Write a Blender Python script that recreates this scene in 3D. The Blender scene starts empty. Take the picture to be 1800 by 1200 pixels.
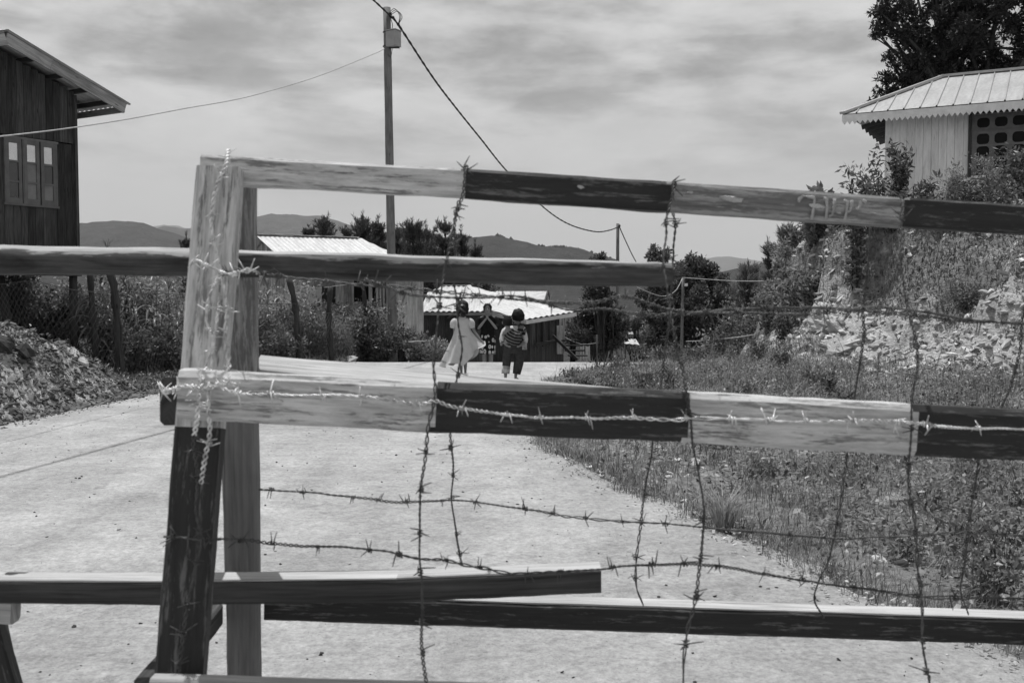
import bpy, bmesh, math, random
import numpy as np
from mathutils import Vector, Matrix, Quaternion
R = math.radians
rng = np.random.default_rng(7)
random.seed(7)
S = bpy.context.scene
COL = S.collection

# ------------------------------------------------------------------ camera
CAM_H = 1.4
PITCH = R(2.78)
F = 1750.0
cam_d = bpy.data.cameras.new('camera')
cam = bpy.data.objects.new('camera', cam_d)
COL.objects.link(cam)
cam.location = (0, 0, CAM_H)
cam.rotation_euler = (math.pi / 2 - PITCH, 0, 0)
cam_d.lens = 35.0
cam_d.sensor_width = 36.0
cam_d.clip_start = 0.05
cam_d.clip_end = 40000
cam_d.dof.use_dof = True
cam_d.dof.focus_distance = 13.0
cam_d.dof.aperture_fstop = 8.0
S.camera = cam
S.render.engine = 'CYCLES'
S.view_settings.view_transform = 'Standard'
S.view_settings.look = 'None'
S.view_settings.gamma = 1.0
S.view_settings.exposure = 0.0
S.cycles.max_bounces = 6
S.cycles.transparent_max_bounces = 8
S.cycles.volume_bounces = 0
S.cycles.use_denoising = True

# ------------------------------------------------------------------ sun and sky (the photograph is black and white: grey sky, grey surfaces)
SUN = Vector((-0.13, 0.20, 0.97)).normalized()
ld = bpy.data.lights.new('sun', 'SUN')
ld.energy = 4.3
ld.angle = R(0.53)
lo = bpy.data.objects.new('sun', ld)
COL.objects.link(lo)
lo.rotation_euler = SUN.to_track_quat('Z', 'Y').to_euler()
lo.location = (0, 0, 30)

W = bpy.data.worlds.new('World')
S.world = W
W.use_nodes = True
nt = W.node_tree
nt.nodes.clear()
def wn(t, **k):
    n = nt.nodes.new(t)
    for a, b in k.items():
        setattr(n, a, b)
    return n
def wl(a, b): nt.links.new(a, b)
sky = wn('ShaderNodeTexSky', sky_type='NISHITA', sun_disc=False)
sky.sun_elevation = math.asin(SUN.z)
sky.sun_rotation = math.atan2(SUN.x, SUN.y)
bw = wn('ShaderNodeRGBToBW'); wl(sky.outputs[0], bw.inputs[0])
tc = wn('ShaderNodeTexCoord')
mp = wn('ShaderNodeMapping'); mp.inputs['Scale'].default_value = (1.0, 1.0, 3.6)
mp.inputs['Rotation'].default_value = (0, R(-3), 0)
mp.inputs['Location'].default_value = (3.35, 0.2, 0.15)
wl(tc.outputs['Generated'], mp.inputs[0])
n1 = wn('ShaderNodeTexNoise'); n1.inputs['Scale'].default_value = 3.4; n1.inputs['Detail'].default_value = 12
n1.inputs['Roughness'].default_value = 0.58; n1.inputs['Distortion'].default_value = 0.15
wl(mp.outputs[0], n1.inputs['Vector'])
mp2 = wn('ShaderNodeMapping'); mp2.inputs['Scale'].default_value = (1.0, 1.0, 2.3); mp2.inputs['Location'].default_value = (1.0, 3.0, 0.4)
wl(tc.outputs['Generated'], mp2.inputs[0])
n2 = wn('ShaderNodeTexNoise'); n2.inputs['Scale'].default_value = 11; n2.inputs['Detail'].default_value = 7
n2.inputs['Roughness'].default_value = 0.6; n2.inputs['Distortion'].default_value = 0.4
wl(mp2.outputs[0], n2.inputs['Vector'])
r1 = wn('ShaderNodeMapRange'); r1.inputs[1].default_value = 0.40; r1.inputs[2].default_value = 0.60
r1.inputs[3].default_value = 2.9; r1.inputs[4].default_value = 7.2; r1.interpolation_type = 'SMOOTHSTEP'
wl(n1.outputs[0], r1.inputs[0])
r2 = wn('ShaderNodeMapRange'); r2.inputs[1].default_value = 0.3; r2.inputs[2].default_value = 0.7
r2.inputs[3].default_value = -1.1; r2.inputs[4].default_value = 1.0
wl(n2.outputs[0], r2.inputs[0])
ad = wn('ShaderNodeMath', operation='ADD'); wl(r1.outputs[0], ad.inputs[0]); wl(r2.outputs[0], ad.inputs[1])
# calmer and paler towards the horizon
sep = wn('ShaderNodeSeparateXYZ'); wl(tc.outputs['Generated'], sep.inputs[0])
rh = wn('ShaderNodeMapRange'); rh.inputs[1].default_value = 0.04; rh.inputs[2].default_value = 0.20
rh.interpolation_type = 'SMOOTHSTEP'; wl(sep.outputs['Z'], rh.inputs[0])
mh = wn('ShaderNodeMix', data_type='FLOAT'); wl(rh.outputs[0], mh.inputs[0])
mh.inputs[2].default_value = 7.3; wl(ad.outputs[0], mh.inputs[3])
# unseen sky overhead and behind: cloud mixed down there to weaken the fill light
rb = wn('ShaderNodeMapRange'); rb.interpolation_type = 'SMOOTHSTEP'; rb.inputs[1].default_value = -0.15; rb.inputs[2].default_value = 0.75
rb.inputs[3].default_value = 0.75; rb.inputs[4].default_value = 0.92; wl(sep.outputs['Y'], rb.inputs[0])
mx = wn('ShaderNodeMix', data_type='FLOAT'); wl(rb.outputs[0], mx.inputs[0])
wl(bw.outputs[0], mx.inputs[2]); wl(mh.outputs[0], mx.inputs[3])
bg = wn('ShaderNodeBackground'); bg.inputs['Strength'].default_value = 0.1
wl(mx.outputs[0], bg.inputs['Color'])
out = wn('ShaderNodeOutputWorld'); wl(bg.outputs[0], out.inputs[0])

# ------------------------------------------------------------------ helpers
FWD = Vector((0, math.cos(PITCH), -math.sin(PITCH)))
UP = Vector((0, math.sin(PITCH), math.cos(PITCH)))
def P(px, py, d):
    r = FWD + Vector(((px - 900) / F, 0, 0)) + UP * ((600 - py) / F)
    return Vector((0, 0, CAM_H)) + r * (d / r.y)
def ss(a, b, x):
    t = np.clip((np.asarray(x, float) - a) / (b - a), 0, 1)
    return t * t * (3 - 2 * t)
def interp(x, pts): return np.interp(x, [p[0] for p in pts], [p[1] for p in pts])
_tab = np.random.default_rng(3).random((256, 256))
def vnoise(x, y):
    x = np.asarray(x, float); y = np.asarray(y, float)
    xi = np.floor(x).astype(int); yi = np.floor(y).astype(int)
    fx = x - xi; fy = y - yi
    fx = fx * fx * (3 - 2 * fx); fy = fy * fy * (3 - 2 * fy)
    a = _tab[xi & 255, yi & 255]; b = _tab[(xi + 1) & 255, yi & 255]
    c = _tab[xi & 255, (yi + 1) & 255]; d = _tab[(xi + 1) & 255, (yi + 1) & 255]
    return (a * (1 - fx) + b * fx) * (1 - fy) + (c * (1 - fx) + d * fx) * fy
def fbm(x, y, o=4):
    s = 0; a = 0.5; t = 0
    for k in range(o):
        s = s + a * vnoise(x * 2**k + 17 * k, y * 2**k + 31 * k); t += a; a *= 0.5
    return s / t - 0.5

ORG = {}
def setp(o, label=None, cat=None, group=None, kind=None):
    if label: o['label'] = label
    if cat: o['category'] = cat
    if group: o['group'] = group
    if kind: o['kind'] = kind
    return o
def thing(name, label, cat, loc, group=None):
    o = bpy.data.objects.new(name, None); COL.objects.link(o)
    o.empty_display_size = 0.1
    o.location = Vector(loc); ORG[o] = Vector(loc)
    return setp(o, label, cat, group)
class MB:
    """collects vertices in world coordinates and links them as one mesh"""
    def __init__(s): s.v = []; s.f = []; s.uv = []; s.mi = []; s.rnd = []; s.sm = []
    def add(s, vs, fs, uvs=None, mi=0, rnd=None, smooth=False):
        o = len(s.v); s.v.extend([tuple(v) for v in vs])
        if rnd is None: rnd = random.random()
        for k, f in enumerate(fs):
            s.f.append([i + o for i in f])
            s.uv.append(uvs[k] if uvs else [(0, 0)] * len(f))
            s.mi.append(mi[k] if isinstance(mi, list) else mi); s.rnd.append(rnd); s.sm.append(smooth)
    def build(s, name, mat, parent=None, loc=None):
        me = bpy.data.meshes.new(name)
        org = ORG[parent] if parent is not None else (Vector(loc) if loc is not None else Vector((0, 0, 0)))
        va = np.array(s.v, float) - np.array(org)
        me.from_pydata(va.tolist(), [], s.f)
        uvl = me.uv_layers.new(name='uv')
        flat = [c for u in s.uv for p in u for c in p]
        uvl.data.foreach_set('uv', flat)
        at = me.attributes.new('rnd', 'FLOAT', 'FACE'); at.data.foreach_set('value', s.rnd)
        me.polygons.foreach_set('material_index', s.mi)
        me.polygons.foreach_set('use_smooth', s.sm)
        for m in (mat if isinstance(mat, (list, tuple)) else [mat]): me.materials.append(m)
        me.update()
        o = bpy.data.objects.new(name, me); COL.objects.link(o)
        if parent is not None: o.parent = parent; ORG[o] = ORG[parent]
        else: o.location = org; ORG[o] = org
        return o
def np_mesh(name, V, Q, mat, parent=None, rnd=None, smooth=False, loc=None):
    """numpy mesh: V (n,3), Q (m,k) faces of equal size"""
    me = bpy.data.meshes.new(name)
    org = ORG[parent] if parent is not None else Vector(loc if loc is not None else (0, 0, 0))
    V = np.asarray(V, float) - np.array(org)
    k = Q.shape[1]
    me.vertices.add(len(V)); me.vertices.foreach_set('co', V.ravel())
    me.loops.add(Q.size); me.loops.foreach_set('vertex_index', Q.ravel().astype(np.int32))
    me.polygons.add(len(Q)); me.polygons.foreach_set('loop_start', np.arange(0, Q.size, k, dtype=np.int32))
    me.polygons.foreach_set('loop_total', np.full(len(Q), k, dtype=np.int32))
    if rnd is not None:
        at = me.attributes.new('rnd', 'FLOAT', 'FACE'); at.data.foreach_set('value', np.asarray(rnd, np.float32))
    me.materials.append(mat)
    me.update(calc_edges=True); me.validate()
    me.polygons.foreach_set('use_smooth', [smooth] * len(me.polygons))
    o = bpy.data.objects.new(name, me); COL.objects.link(o)
    if parent is not None: o.parent = parent; ORG[o] = ORG[parent]
    else: o.location = org; ORG[o] = org
    return o
def frame(d, hint):
    d = d.normalized(); s = (hint - d * hint.dot(d))
    if s.length < 1e-6: s = d.orthogonal()
    s.normalize(); return s, d.cross(s)
def beam(mb, A, B, hint, w, t, n=1, bev=0.0, jit=0.0, mi=0, w2=None, t2=None, sag=0.0, rnd=None, twist=0.0, seed=0):
    """board from A to B; w along hint, t across; bevelled and a little uneven"""
    A = Vector(A); B = Vector(B); d = B - A; L = d.length
    s, q = frame(d, Vector(hint))
    w2 = w if w2 is None else w2; t2 = t if t2 is None else t2
    if bev > 0:
        base = [(-.5, -.5, 1, 0), (-.5, -.5, 0, 1), (-.5, .5, 0, -1), (-.5, .5, 1, 0), (.5, .5, -1, 0), (.5, .5, 0, -1), (.5, -.5, 0, 1), (.5, -.5, -1, 0)]
        base = [base[i] for i in (1, 2, 3, 4, 5, 6, 7, 0)]
    else:
        base = [(-.5, -.5, 0, 0), (-.5, .5, 0, 0), (.5, .5, 0, 0), (.5, -.5, 0, 0)]
    m = len(base); vs = []
    rs = np.random.default_rng(seed + 11)
    ph = rs.random(m) * 50
    for i in range(n + 1):
        u = i / n; c = A + d * u - Vector((0, 0, 1)) * sag * 4 * u * (1 - u)
        ww = w + (w2 - w) * u; tt = t + (t2 - t) * u
        for k, (a, b, ba, bb) in enumerate(base):
            j1 = jit * float(fbm(ph[k] + u * L * 9, 3.3 * k + seed)) * 2
            j2 = jit * float(fbm(ph[k] + 40 + u * L * 9, 5.3 * k + seed)) * 2
            vs.append(c + s * (a * ww + ba * bev + j1) + q * (b * tt + bb * bev + j2))
    fs = []; uvs = []
    per = [0]
    for k in range(m):
        a = Vector(vs[k]); b = Vector(vs[(k + 1) % m]); per.append(per[-1] + (a - b).length)
    off = (rs.random() * 20) if jit or True else 0
    for i in range(n):
        for k in range(m):
            a = i * m + k; b = i * m + (k + 1) % m
            fs.append((a, b, b + m, a + m))
            u0 = i / n * L + off; u1 = (i + 1) / n * L + off
            uvs.append([(u0, per[k]), (u0, per[k + 1]), (u1, per[k + 1]), (u1, per[k])])
    fs.append(tuple(reversed(range(m)))); uvs.append([(off, k * .01) for k in range(m)])
    fs.append(tuple(n * m + k for k in range(m))); uvs.append([(off, k * .01) for k in range(m)])
    mb.add(vs, fs, uvs, mi, rnd)
def box(mb, a, b, mi=0, rnd=None):
    a = Vector(a); b = Vector(b)
    x0, y0, z0 = a; x1, y1, z1 = b
    beam(mb, (x0, (y0 + y1) / 2, (z0 + z1) / 2), (x1, (y0 + y1) / 2, (z0 + z1) / 2), (0, 0, 1), abs(z1 - z0), abs(y1 - y0), mi=mi, rnd=rnd)
def tube(mb, pts, rad, seg=8, mi=0, cap=True, smooth=True, rnd=None, hint=None, ell=None):
    """tube through pts; rad scalar or list; ell: list of (rx, ry) along hint / across"""
    pts = [Vector(p) for p in pts]; n = len(pts)
    if ell is None:
        rad = rad if isinstance(rad, (list, tuple)) else [rad] * n
        ell = [(r, r) for r in rad]
    vs = []; ref = Vector(hint) if hint is not None else None
    L = 0; ls = [0]
    for i in range(n - 1): L += (pts[i + 1] - pts[i]).length; ls.append(L)
    prev = None
    for i in range(n):
        d = (pts[min(i + 1, n - 1)] - pts[max(i - 1, 0)])
        if d.length < 1e-9: d = Vector((0, 0, 1))
        if ref is not None: s, q = frame(d, ref)
        else:
            s, q = frame(d, prev if prev is not None else d.orthogonal()); prev = s
        for k in range(seg):
            a = 2 * math.pi * k / seg
            vs.append(pts[i] + s * (math.cos(a) * ell[i][0]) + q * (math.sin(a) * ell[i][1]))
    fs = []; uvs = []
    r0 = max(ell[0][0], 1e-4)
    for i in range(n - 1):
        for k in range(seg):
            a = i * seg + k; b = i * seg + (k + 1) % seg
            fs.append((a, b, b + seg, a + seg))
            v0 = k / seg * r0 * 6.28; v1 = (k + 1) / seg * r0 * 6.28
            uvs.append([(ls[i], v0), (ls[i], v1), (ls[i + 1], v1), (ls[i + 1], v0)])
    if cap:
        fs.append(tuple(reversed(range(seg)))); uvs.append([(0, 0)] * seg)
        fs.append(tuple((n - 1) * seg + k for k in range(seg))); uvs.append([(0, 0)] * seg)
    mb.add(vs, fs, uvs, mi, rnd, smooth)
def ellipsoid(mb, c, r, seg=14, rings=9, mi=0, rot=None, warp=None, rnd=None):
    c = Vector(c); vs = []; fs = []; uvs = []
    for i in range(rings + 1):
        t = math.pi * i / rings
        for k in range(seg):
            a = 2 * math.pi * k / seg
            p = Vector((math.sin(t) * math.cos(a) * r[0], math.sin(t) * math.sin(a) * r[1], math.cos(t) * r[2]))
            if warp: p = warp(p)
            if rot: p = rot @ p
            vs.append(c + p)
    for i in range(rings):
        for k in range(seg):
            a = i * seg + k; b = i * seg + (k + 1) % seg
            fs.append((a, a + seg, b + seg, b))
            uvs.append([(k / seg, i / rings), (k / seg, (i + 1) / rings), ((k + 1) / seg, (i + 1) / rings), ((k + 1) / seg, i / rings)])
    mb.add(vs, fs, uvs, mi, rnd, True)
def copy_tree(o, loc, rotz=0, scale=None, label=None):
    c = o.copy(); COL.objects.link(c); c.location = Vector(loc); c.rotation_euler = (0, 0, rotz)
    if scale: c.scale = (scale, scale, scale)
    if label: c['label'] = label
    for ch in list(o.children):
        d = ch.copy(); COL.objects.link(d); d.parent = c
        for g in ch.children:
            e = g.copy(); COL.objects.link(e); e.parent = d
    return c

# ------------------------------------------------------------------ materials (all neutral greys)
class NB:
    def __init__(s, name, rough=0.85, spec=0.25):
        s.m = bpy.data.materials.new(name); s.m.use_nodes = True; s.t = s.m.node_tree; s.t.nodes.clear()
        s.out = s.n('ShaderNodeOutputMaterial'); s.b = s.n('ShaderNodeBsdfPrincipled')
        s.b.inputs['Roughness'].default_value = rough; s.b.inputs['Specular IOR Level'].default_value = spec
        s.l(s.b.outputs[0], s.out.inputs[0])
    def n(s, t, **k):
        x = s.t.nodes.new(t)
        for a, b in k.items(): setattr(x, a, b)
        return x
    def l(s, a, b): s.t.links.new(a, b)
    def coord(s, kind='Object', scale=(1, 1, 1), rot=(0, 0, 0)):
        if kind == 'UV': c = s.n('ShaderNodeUVMap').outputs[0]
        elif kind == 'World': c = s.n('ShaderNodeNewGeometry').outputs['Position']
        else: c = s.n('ShaderNodeTexCoord').outputs[kind]
        m = s.n('ShaderNodeMapping'); m.inputs['Scale'].default_value = scale; m.inputs['Rotation'].default_value = rot
        s.l(c, m.inputs[0]); return m.outputs[0]
    def noise(s, vec, scale, detail=5, rough=0.55, dist=0.0):
        x = s.n('ShaderNodeTexNoise'); x.inputs['Scale'].default_value = scale; x.inputs['Detail'].default_value = detail
        x.inputs['Roughness'].default_value = rough; x.inputs['Distortion'].default_value = dist
        s.l(vec, x.inputs['Vector']); return x.outputs[0]
    def rng(s, v, a, b, c, d, smooth=False):
        x = s.n('ShaderNodeMapRange'); 
        if smooth: x.interpolation_type = 'SMOOTHSTEP'
        for i, q in zip((1, 2, 3, 4), (a, b, c, d)): x.inputs[i].default_value = q
        s.l(v, x.inputs[0]); return x.outputs[0]
    def math(s, op, a, b=None):
        x = s.n('ShaderNodeMath', operation=op)
        for i, q in ((0, a), (1, b)):
            if q is None: continue
            if isinstance(q, (int, float)): x.inputs[i].default_value = q
            else: s.l(q, x.inputs[i])
        return x.outputs[0]
    def mix(s, f, a, b):
        x = s.n('ShaderNodeMix', data_type='FLOAT')
        for i, q in ((0, f), (2, a), (3, b)):
            if isinstance(q, (int, float)): x.inputs[i].default_value = q
            else: s.l(q, x.inputs[i])
        return x.outputs[0]
    def attr(s, name):
        x = s.n('ShaderNodeAttribute'); x.attribute_name = name; return x.outputs['Fac']
    def color(s, v): s.l(v, s.b.inputs['Base Color'])
    def bump(s, h, strength=0.5, dist=0.01):
        x = s.n('ShaderNodeBump'); x.inputs['Strength'].default_value = strength; x.inputs['Distance'].default_value = dist
        s.l(h, x.inputs['Height']); s.l(x.outputs[0], s.b.inputs['Normal'])
def m_plain(name, base, var=0.3, scale=4, rough=0.8, spec=0.3, bump=0.3, bdist=0.004, metallic=0.0, coord='Object'):
    n = NB(name, rough, spec); c = n.coord(coord)
    a = n.noise(c, scale, 6, 0.6)
    rv = n.rng(n.attr('rnd'), 0, 1, 1 - var * .5, 1 + var * .5)
    n.color(n.math('MULTIPLY', n.rng(a, 0.3, 0.7, base * (1 - var), base * (1 + var)), rv))
    n.b.inputs['Metallic'].default_value = metallic
    n.bump(n.noise(c, scale * 6, 5, 0.6), bump, bdist); return n.m
def m_wood(name, base, var=0.35, grain=60, rough=0.85, plankvar=0.3, dark=0.35, knots=True):
    """weathered timber; grain runs along UV u"""
    n = NB(name, rough, 0.2)
    c = n.coord('UV', (2.4, grain * 1.6, 1)); g = n.noise(c, 1.0, 8, 0.7, 0.35)
    c2 = n.coord('UV', (2.2, 9, 1)); s2 = n.noise(c2, 1.0, 5, 0.6, 0.6)
    ck = n.rng(n.noise(n.coord('UV', (1.1, grain * 2.2, 1), (0, 0, .004)), 1.0, 3, 0.5, 0.8), 0.30, 0.36, 0.45, 1.0, True)
    col = n.math('MULTIPLY', n.math('MULTIPLY', ck, n.rng(g, 0.34, 0.68, base * (1 - var * 1.25), base * (1 + var))), n.rng(s2, 0.3, 0.68, 1 - dark, 1 + dark * .6))
    col = n.math('MULTIPLY', col, n.rng(n.attr('rnd'), 0, 1, 1 - plankvar, 1 + plankvar))
    if knots:
        v = n.n('ShaderNodeTexVoronoi'); v.inputs['Scale'].default_value = 1.0; n.l(n.coord('UV', (3.1, 11, 1)), v.inputs['Vector'])
        col = n.math('MULTIPLY', col, n.rng(v.outputs['Distance'], 0.05, 0.17, 0.45, 1.0, True))
    n.color(col); n.bump(g, 0.6, 0.003); return n.m
def m_paint_wood(name, paint, wood, wear=0.55, grain=45, splotch=1.0):
    """old paint over timber: the paint is worn off in patches along the grain"""
    n = NB(name, 0.6, 0.3)
    g = n.noise(n.coord('UV', (3.0, grain * 2.2, 1)), 1.0, 8, 0.7, 0.4)
    p = n.noise(n.coord('UV', (5, 55, 1)), 1.0, 10, 0.74, 0.2)
    q = n.noise(n.coord('UV', (30, 160, 1)), 1.0, 5, 0.7)
    msk = n.rng(n.math('ADD', n.math('MULTIPLY', p, 0.75), n.math('MULTIPLY', q, 0.25)), wear - 0.035, wear + 0.035, 1, 0, True)
    w = n.rng(g, 0.3, 0.7, wood * 0.55, wood * 1.35)
    pc = n.math('MULTIPLY', n.rng(n.noise(n.coord('UV', (6, 60, 1)), 1.0, 9, 0.74, 0.2), 0.36, 0.6, paint * (1 - .42 * splotch), paint * 1.12), n.rng(g, .3, .7, .88, 1.06))
    n.color(n.mix(msk, w, pc))
    n.bump(n.math('ADD', g, n.math('MULTIPLY', msk, 0.25)), 0.5, 0.0025); return n.m
def m_leaf(name, base, var=0.6, trans=0.35, rough=0.45, spec=0.5):
    n = NB(name, rough, spec)
    v = n.math('MULTIPLY', n.rng(n.attr('rnd'), 0, 1, base * (1 - var), base * (1 + var)), n.rng(n.noise(n.coord('World'), 0.9, 3), 0.35, 0.65, 0.8, 1.2))
    n.color(v)
    t = n.n('ShaderNodeBsdfTranslucent'); n.l(n.math('MULTIPLY', v, 1.3), t.inputs[0])
    mx = n.n('ShaderNodeMixShader'); mx.inputs[0].default_value = trans
    n.l(n.b.outputs[0], mx.inputs[1]); n.l(t.outputs[0], mx.inputs[2]); n.l(mx.outputs[0], n.out.inputs[0]); return n.m

M_WHITEPAINT = m_paint_wood('worn white paint', 0.62, 0.22, 0.54)
M_DARKPAINT = m_paint_wood('dark red paint', 0.030, 0.13, 0.56, splotch=0.7)
M_MIDPAINT = m_paint_wood('faded paint', 0.38, 0.17, 0.49)
M_TIMBER = m_wood('bare timber', 0.46, 0.3, 55, plankvar=0.1, dark=0.3)
M_DARKTIMBER = m_wood('dark timber', 0.075, 0.4, 55, plankvar=0.1)
M_SHEDWOOD = m_wood('weathered dark planks', 0.06, 0.45, 30, plankvar=0.42)
M_BROWNWOOD = m_wood('brown planks', 0.062, 0.4, 30, plankvar=0.4)
M_GREYWOOD = m_wood('grey planks', 0.32, 0.35, 30, plankvar=0.35)
M_WHITEWALL = m_wood('white painted boards', 0.88, 0.08, 20, plankvar=0.07, dark=0.16, knots=False)
M_POLE = m_wood('grey pole timber', 0.19, 0.25, 40, plankvar=0.05)
M_LOG = m_wood('peeled log', 0.15, 0.4, 45, plankvar=0.0, dark=0.5)
M_POST = m_wood('old fence post', 0.05, 0.4, 30, plankvar=0.3)
M_FRAME2 = m_plain('pale window frame paint', 0.17, 0.2, 8)
M_FRAME = m_plain('window frame paint', 0.13, 0.2, 8)
M_TRIM = m_plain('white trim paint', 0.78, 0.15, 5)
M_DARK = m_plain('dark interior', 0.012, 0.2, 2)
M_STEEL = m_plain('galvanised box', 0.33, 0.15, 6, 0.5, 0.4, 0.1)
M_CABLE = m_plain('black cable', 0.02, 0.2, 8, 0.6)
M_LCABLE = m_plain('pale cable', 0.40, 0.2, 8, 0.6)
M_STONE = m_plain('pale stone', 0.42, 0.35, 5, 0.9, 0.2, 0.9, 0.02)
M_RUBBLE = m_plain('rubble stone', 0.40, 0.55, 4, 0.9, 0.2, 0.8, 0.01)
M_HEAP = m_plain('heap stone', 0.13, 0.6, 4, 0.9, 0.2, 0.8, 0.01)
M_DSTONE = m_plain('dark stone', 0.045, 0.4, 5, 0.9, 0.2, 0.8, 0.02)
M_SKIN = m_plain('skin', 0.21, 0.08, 10, 0.55, 0.3, 0.05)
M_HAIR = m_plain('black hair', 0.010, 0.5, 60, 0.6, 0.22, 0.7, 0.006)
M_DRESS = m_plain('pale dress cotton', 0.50, 0.06, 14, 0.9, 0.1, 0.25)
M_SHIRT = m_plain('pale shirt cotton', 0.55, 0.12, 20, 0.9, 0.1, 0.3)
M_TROUSER = m_plain('dark trouser cloth', 0.05, 0.25, 20, 0.9, 0.1, 0.4)
M_BLACKTOP = m_plain('black jersey', 0.010, 0.3, 20, 0.9, 0.1, 0.3)
M_CLOTHW = m_plain('pale laundry', 0.5, 0.2, 6, 0.9, 0.1, 0.3)
M_CLOTHD = m_plain('dark laundry', 0.03, 0.3, 6, 0.9, 0.1, 0.3)
M_EYE = m_plain('dark eye', 0.01, 0.1, 5, 0.3)
M_LIP = m_plain('lip', 0.13, 0.1, 5, 0.5)
def m_wire():
    n = NB('rusty wire', 0.5, 0.5); c = n.coord('World')
    n.color(n.rng(n.noise(c, 60, 5, .6), 0.3, 0.7, 0.035, 0.12)); n.b.inputs['Metallic'].default_value = 0.35
    n.bump(n.noise(c, 300, 3), .4, .0006); return n.m
def m_wire2():
    n = NB('galvanised wire', 0.45, 0.5); c = n.coord('World')
    n.color(n.rng(n.noise(c, 50, 5, .6), 0.35, 0.6, 0.35, 0.85)); n.b.inputs['Metallic'].default_value = 0.3
    return n.m
M_WIRE = m_wire(); M_WIRE2 = m_wire2()
def m_corr(name, base, scale=1.0, rustv=0.35):
    """corrugated sheet: the waves are real geometry, this adds sheen, streaks and rust"""
    n = NB(name, 0.42, 0.5); c = n.coord('UV', (1.2, 5, 1))
    a = n.noise(c, 1.0, 6, 0.6, 0.3)
    n.color(n.math('MULTIPLY', n.rng(a, 0.32, 0.68, base * (1 - rustv), base * 1.12), n.rng(n.noise(n.coord('UV', (7, 18, 1)), 1, 4), .35, .6, .86, 1.04)))
    n.b.inputs['Metallic'].default_value = 0.15; return n.m
M_ROOF = m_corr('sunlit corrugated roof', 0.60, rustv=0.22)
M_ROOFP = m_corr('painted sheet roof', 0.42, rustv=0.15)
M_RUST = m_corr('old corrugated wall', 0.58, rustv=0.55)
def m_glass(name, met, lo, hi):
    n = NB(name, 0.06, 0.8); c = n.coord('World'); n.color(n.rng(n.noise(c, 1.5, 3), .3, .7, lo, hi)); n.b.inputs['Metallic'].default_value = met
    n.bump(n.noise(c, 2.0, 2), .3, .01); return n.m
M_GLASS = m_glass('window glass', 0.0, .02, .05)
M_MIRROR = m_glass('sky reflecting glass', 0.75, .55, .75)
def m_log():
    """log with its sunlit upper side and shaded front painted into the colour"""
    n = NB('log with painted-in sunlit top', .75, .25); s = n.n('ShaderNodeSeparateXYZ'); n.l(n.n('ShaderNodeUVMap').outputs[0], s.inputs[0])
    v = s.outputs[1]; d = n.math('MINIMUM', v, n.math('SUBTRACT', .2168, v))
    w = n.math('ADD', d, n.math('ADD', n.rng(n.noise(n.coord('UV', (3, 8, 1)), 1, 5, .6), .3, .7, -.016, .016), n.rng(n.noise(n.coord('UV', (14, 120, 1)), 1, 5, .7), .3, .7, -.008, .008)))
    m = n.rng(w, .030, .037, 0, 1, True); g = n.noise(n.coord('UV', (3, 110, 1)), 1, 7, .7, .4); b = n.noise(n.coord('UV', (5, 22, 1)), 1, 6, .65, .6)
    lit_tone = n.math('MULTIPLY', n.rng(g, .34, .66, .30, .56), n.rng(b, .35, .65, .65, 1.15)); dk = n.math('MULTIPLY', n.rng(g, .34, .66, .03, .085), n.rng(b, .35, .65, .55, 1.7))  # painted light: sunlit tone for the top, shade tone for front and underside
    n.color(n.mix(m, lit_tone, dk)); n.bump(g, .6, .003); return n.m
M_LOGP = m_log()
L_DARK = m_leaf('dark leaves', 0.09, 0.85, 0.25)
L_MID = m_leaf('mid leaves', 0.13, 0.8, 0.35)
L_PALE = m_leaf('pale leaves', 0.23, 0.6, 0.35)
L_PINE = m_leaf('pine needles', 0.075, 0.5, 0.2, 0.6, 0.25)
L_PINE2 = m_leaf('pale pine needles', 0.15, 0.5, 0.3, 0.6, 0.25)
L_GRASS = m_leaf('grass blades', 0.18, 0.85, 0.35, 0.5, 0.4)
L_CORN = m_leaf('corn leaves', 0.17, 0.6, 0.4, 0.4, 0.5)
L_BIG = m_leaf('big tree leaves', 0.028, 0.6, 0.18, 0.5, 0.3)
M_BARK = m_plain('bark', 0.055, 0.4, 6, 0.95, 0.1, 0.8, 0.02)
def m_ground():
    n = NB('soil and stones', 0.95, 0.1); c = n.coord('World')
    v = n.n('ShaderNodeTexVoronoi'); v.inputs['Scale'].default_value = 17; v.inputs['Randomness'].default_value = 1
    cm = n.coord('World', (1, 1, 2.2)); nz = n.noise(cm, 3, 6, 0.65, 0.4)
    wv = n.n('ShaderNodeVectorMath', operation='ADD'); n.l(n.coord('World', (1, 1, 2.0), (0.3, 0.45, 0)), wv.inputs[0]); wn3 = n.n('ShaderNodeTexNoise'); wn3.inputs['Scale'].default_value = 2.2; n.l(c, wn3.inputs['Vector']); wv2 = n.n('ShaderNodeVectorMath', operation='SCALE'); wv2.inputs[3].default_value = 0.6; n.l(wn3.outputs[1], wv2.inputs[0]); n.l(wv2.outputs[0], wv.inputs[1]); n.l(wv.outputs[0], v.inputs['Vector'])
    soil = n.rng(n.noise(c, 14, 7, 0.7), 0.3, 0.7, 0.08, 0.30)
    rock = n.math('MULTIPLY', n.rng(nz, 0.3, 0.66, 0.26, 0.72), n.math('MULTIPLY', n.rng(v.outputs['Distance'], 0.0, 0.5, 1.08, 0.72), n.rng(n.noise(c, 26, 8, .75), .3, .7, .6, 1.25)))
    msk = n.rng(n.math('ADD', n.attr('rock'), n.math('MULTIPLY', n.math('SUBTRACT', n.noise(c, 2.3, 5, .6), 0.5), 1.3)), 0.42, 0.58, 0, 1, True)
    n.color(n.mix(msk, soil, rock))
    n.bump(n.math('ADD', n.noise(c, 22, 8, 0.7), n.math('MULTIPLY', v.outputs['Distance'], 0.5)), 0.9, 0.03); return n.m
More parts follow.
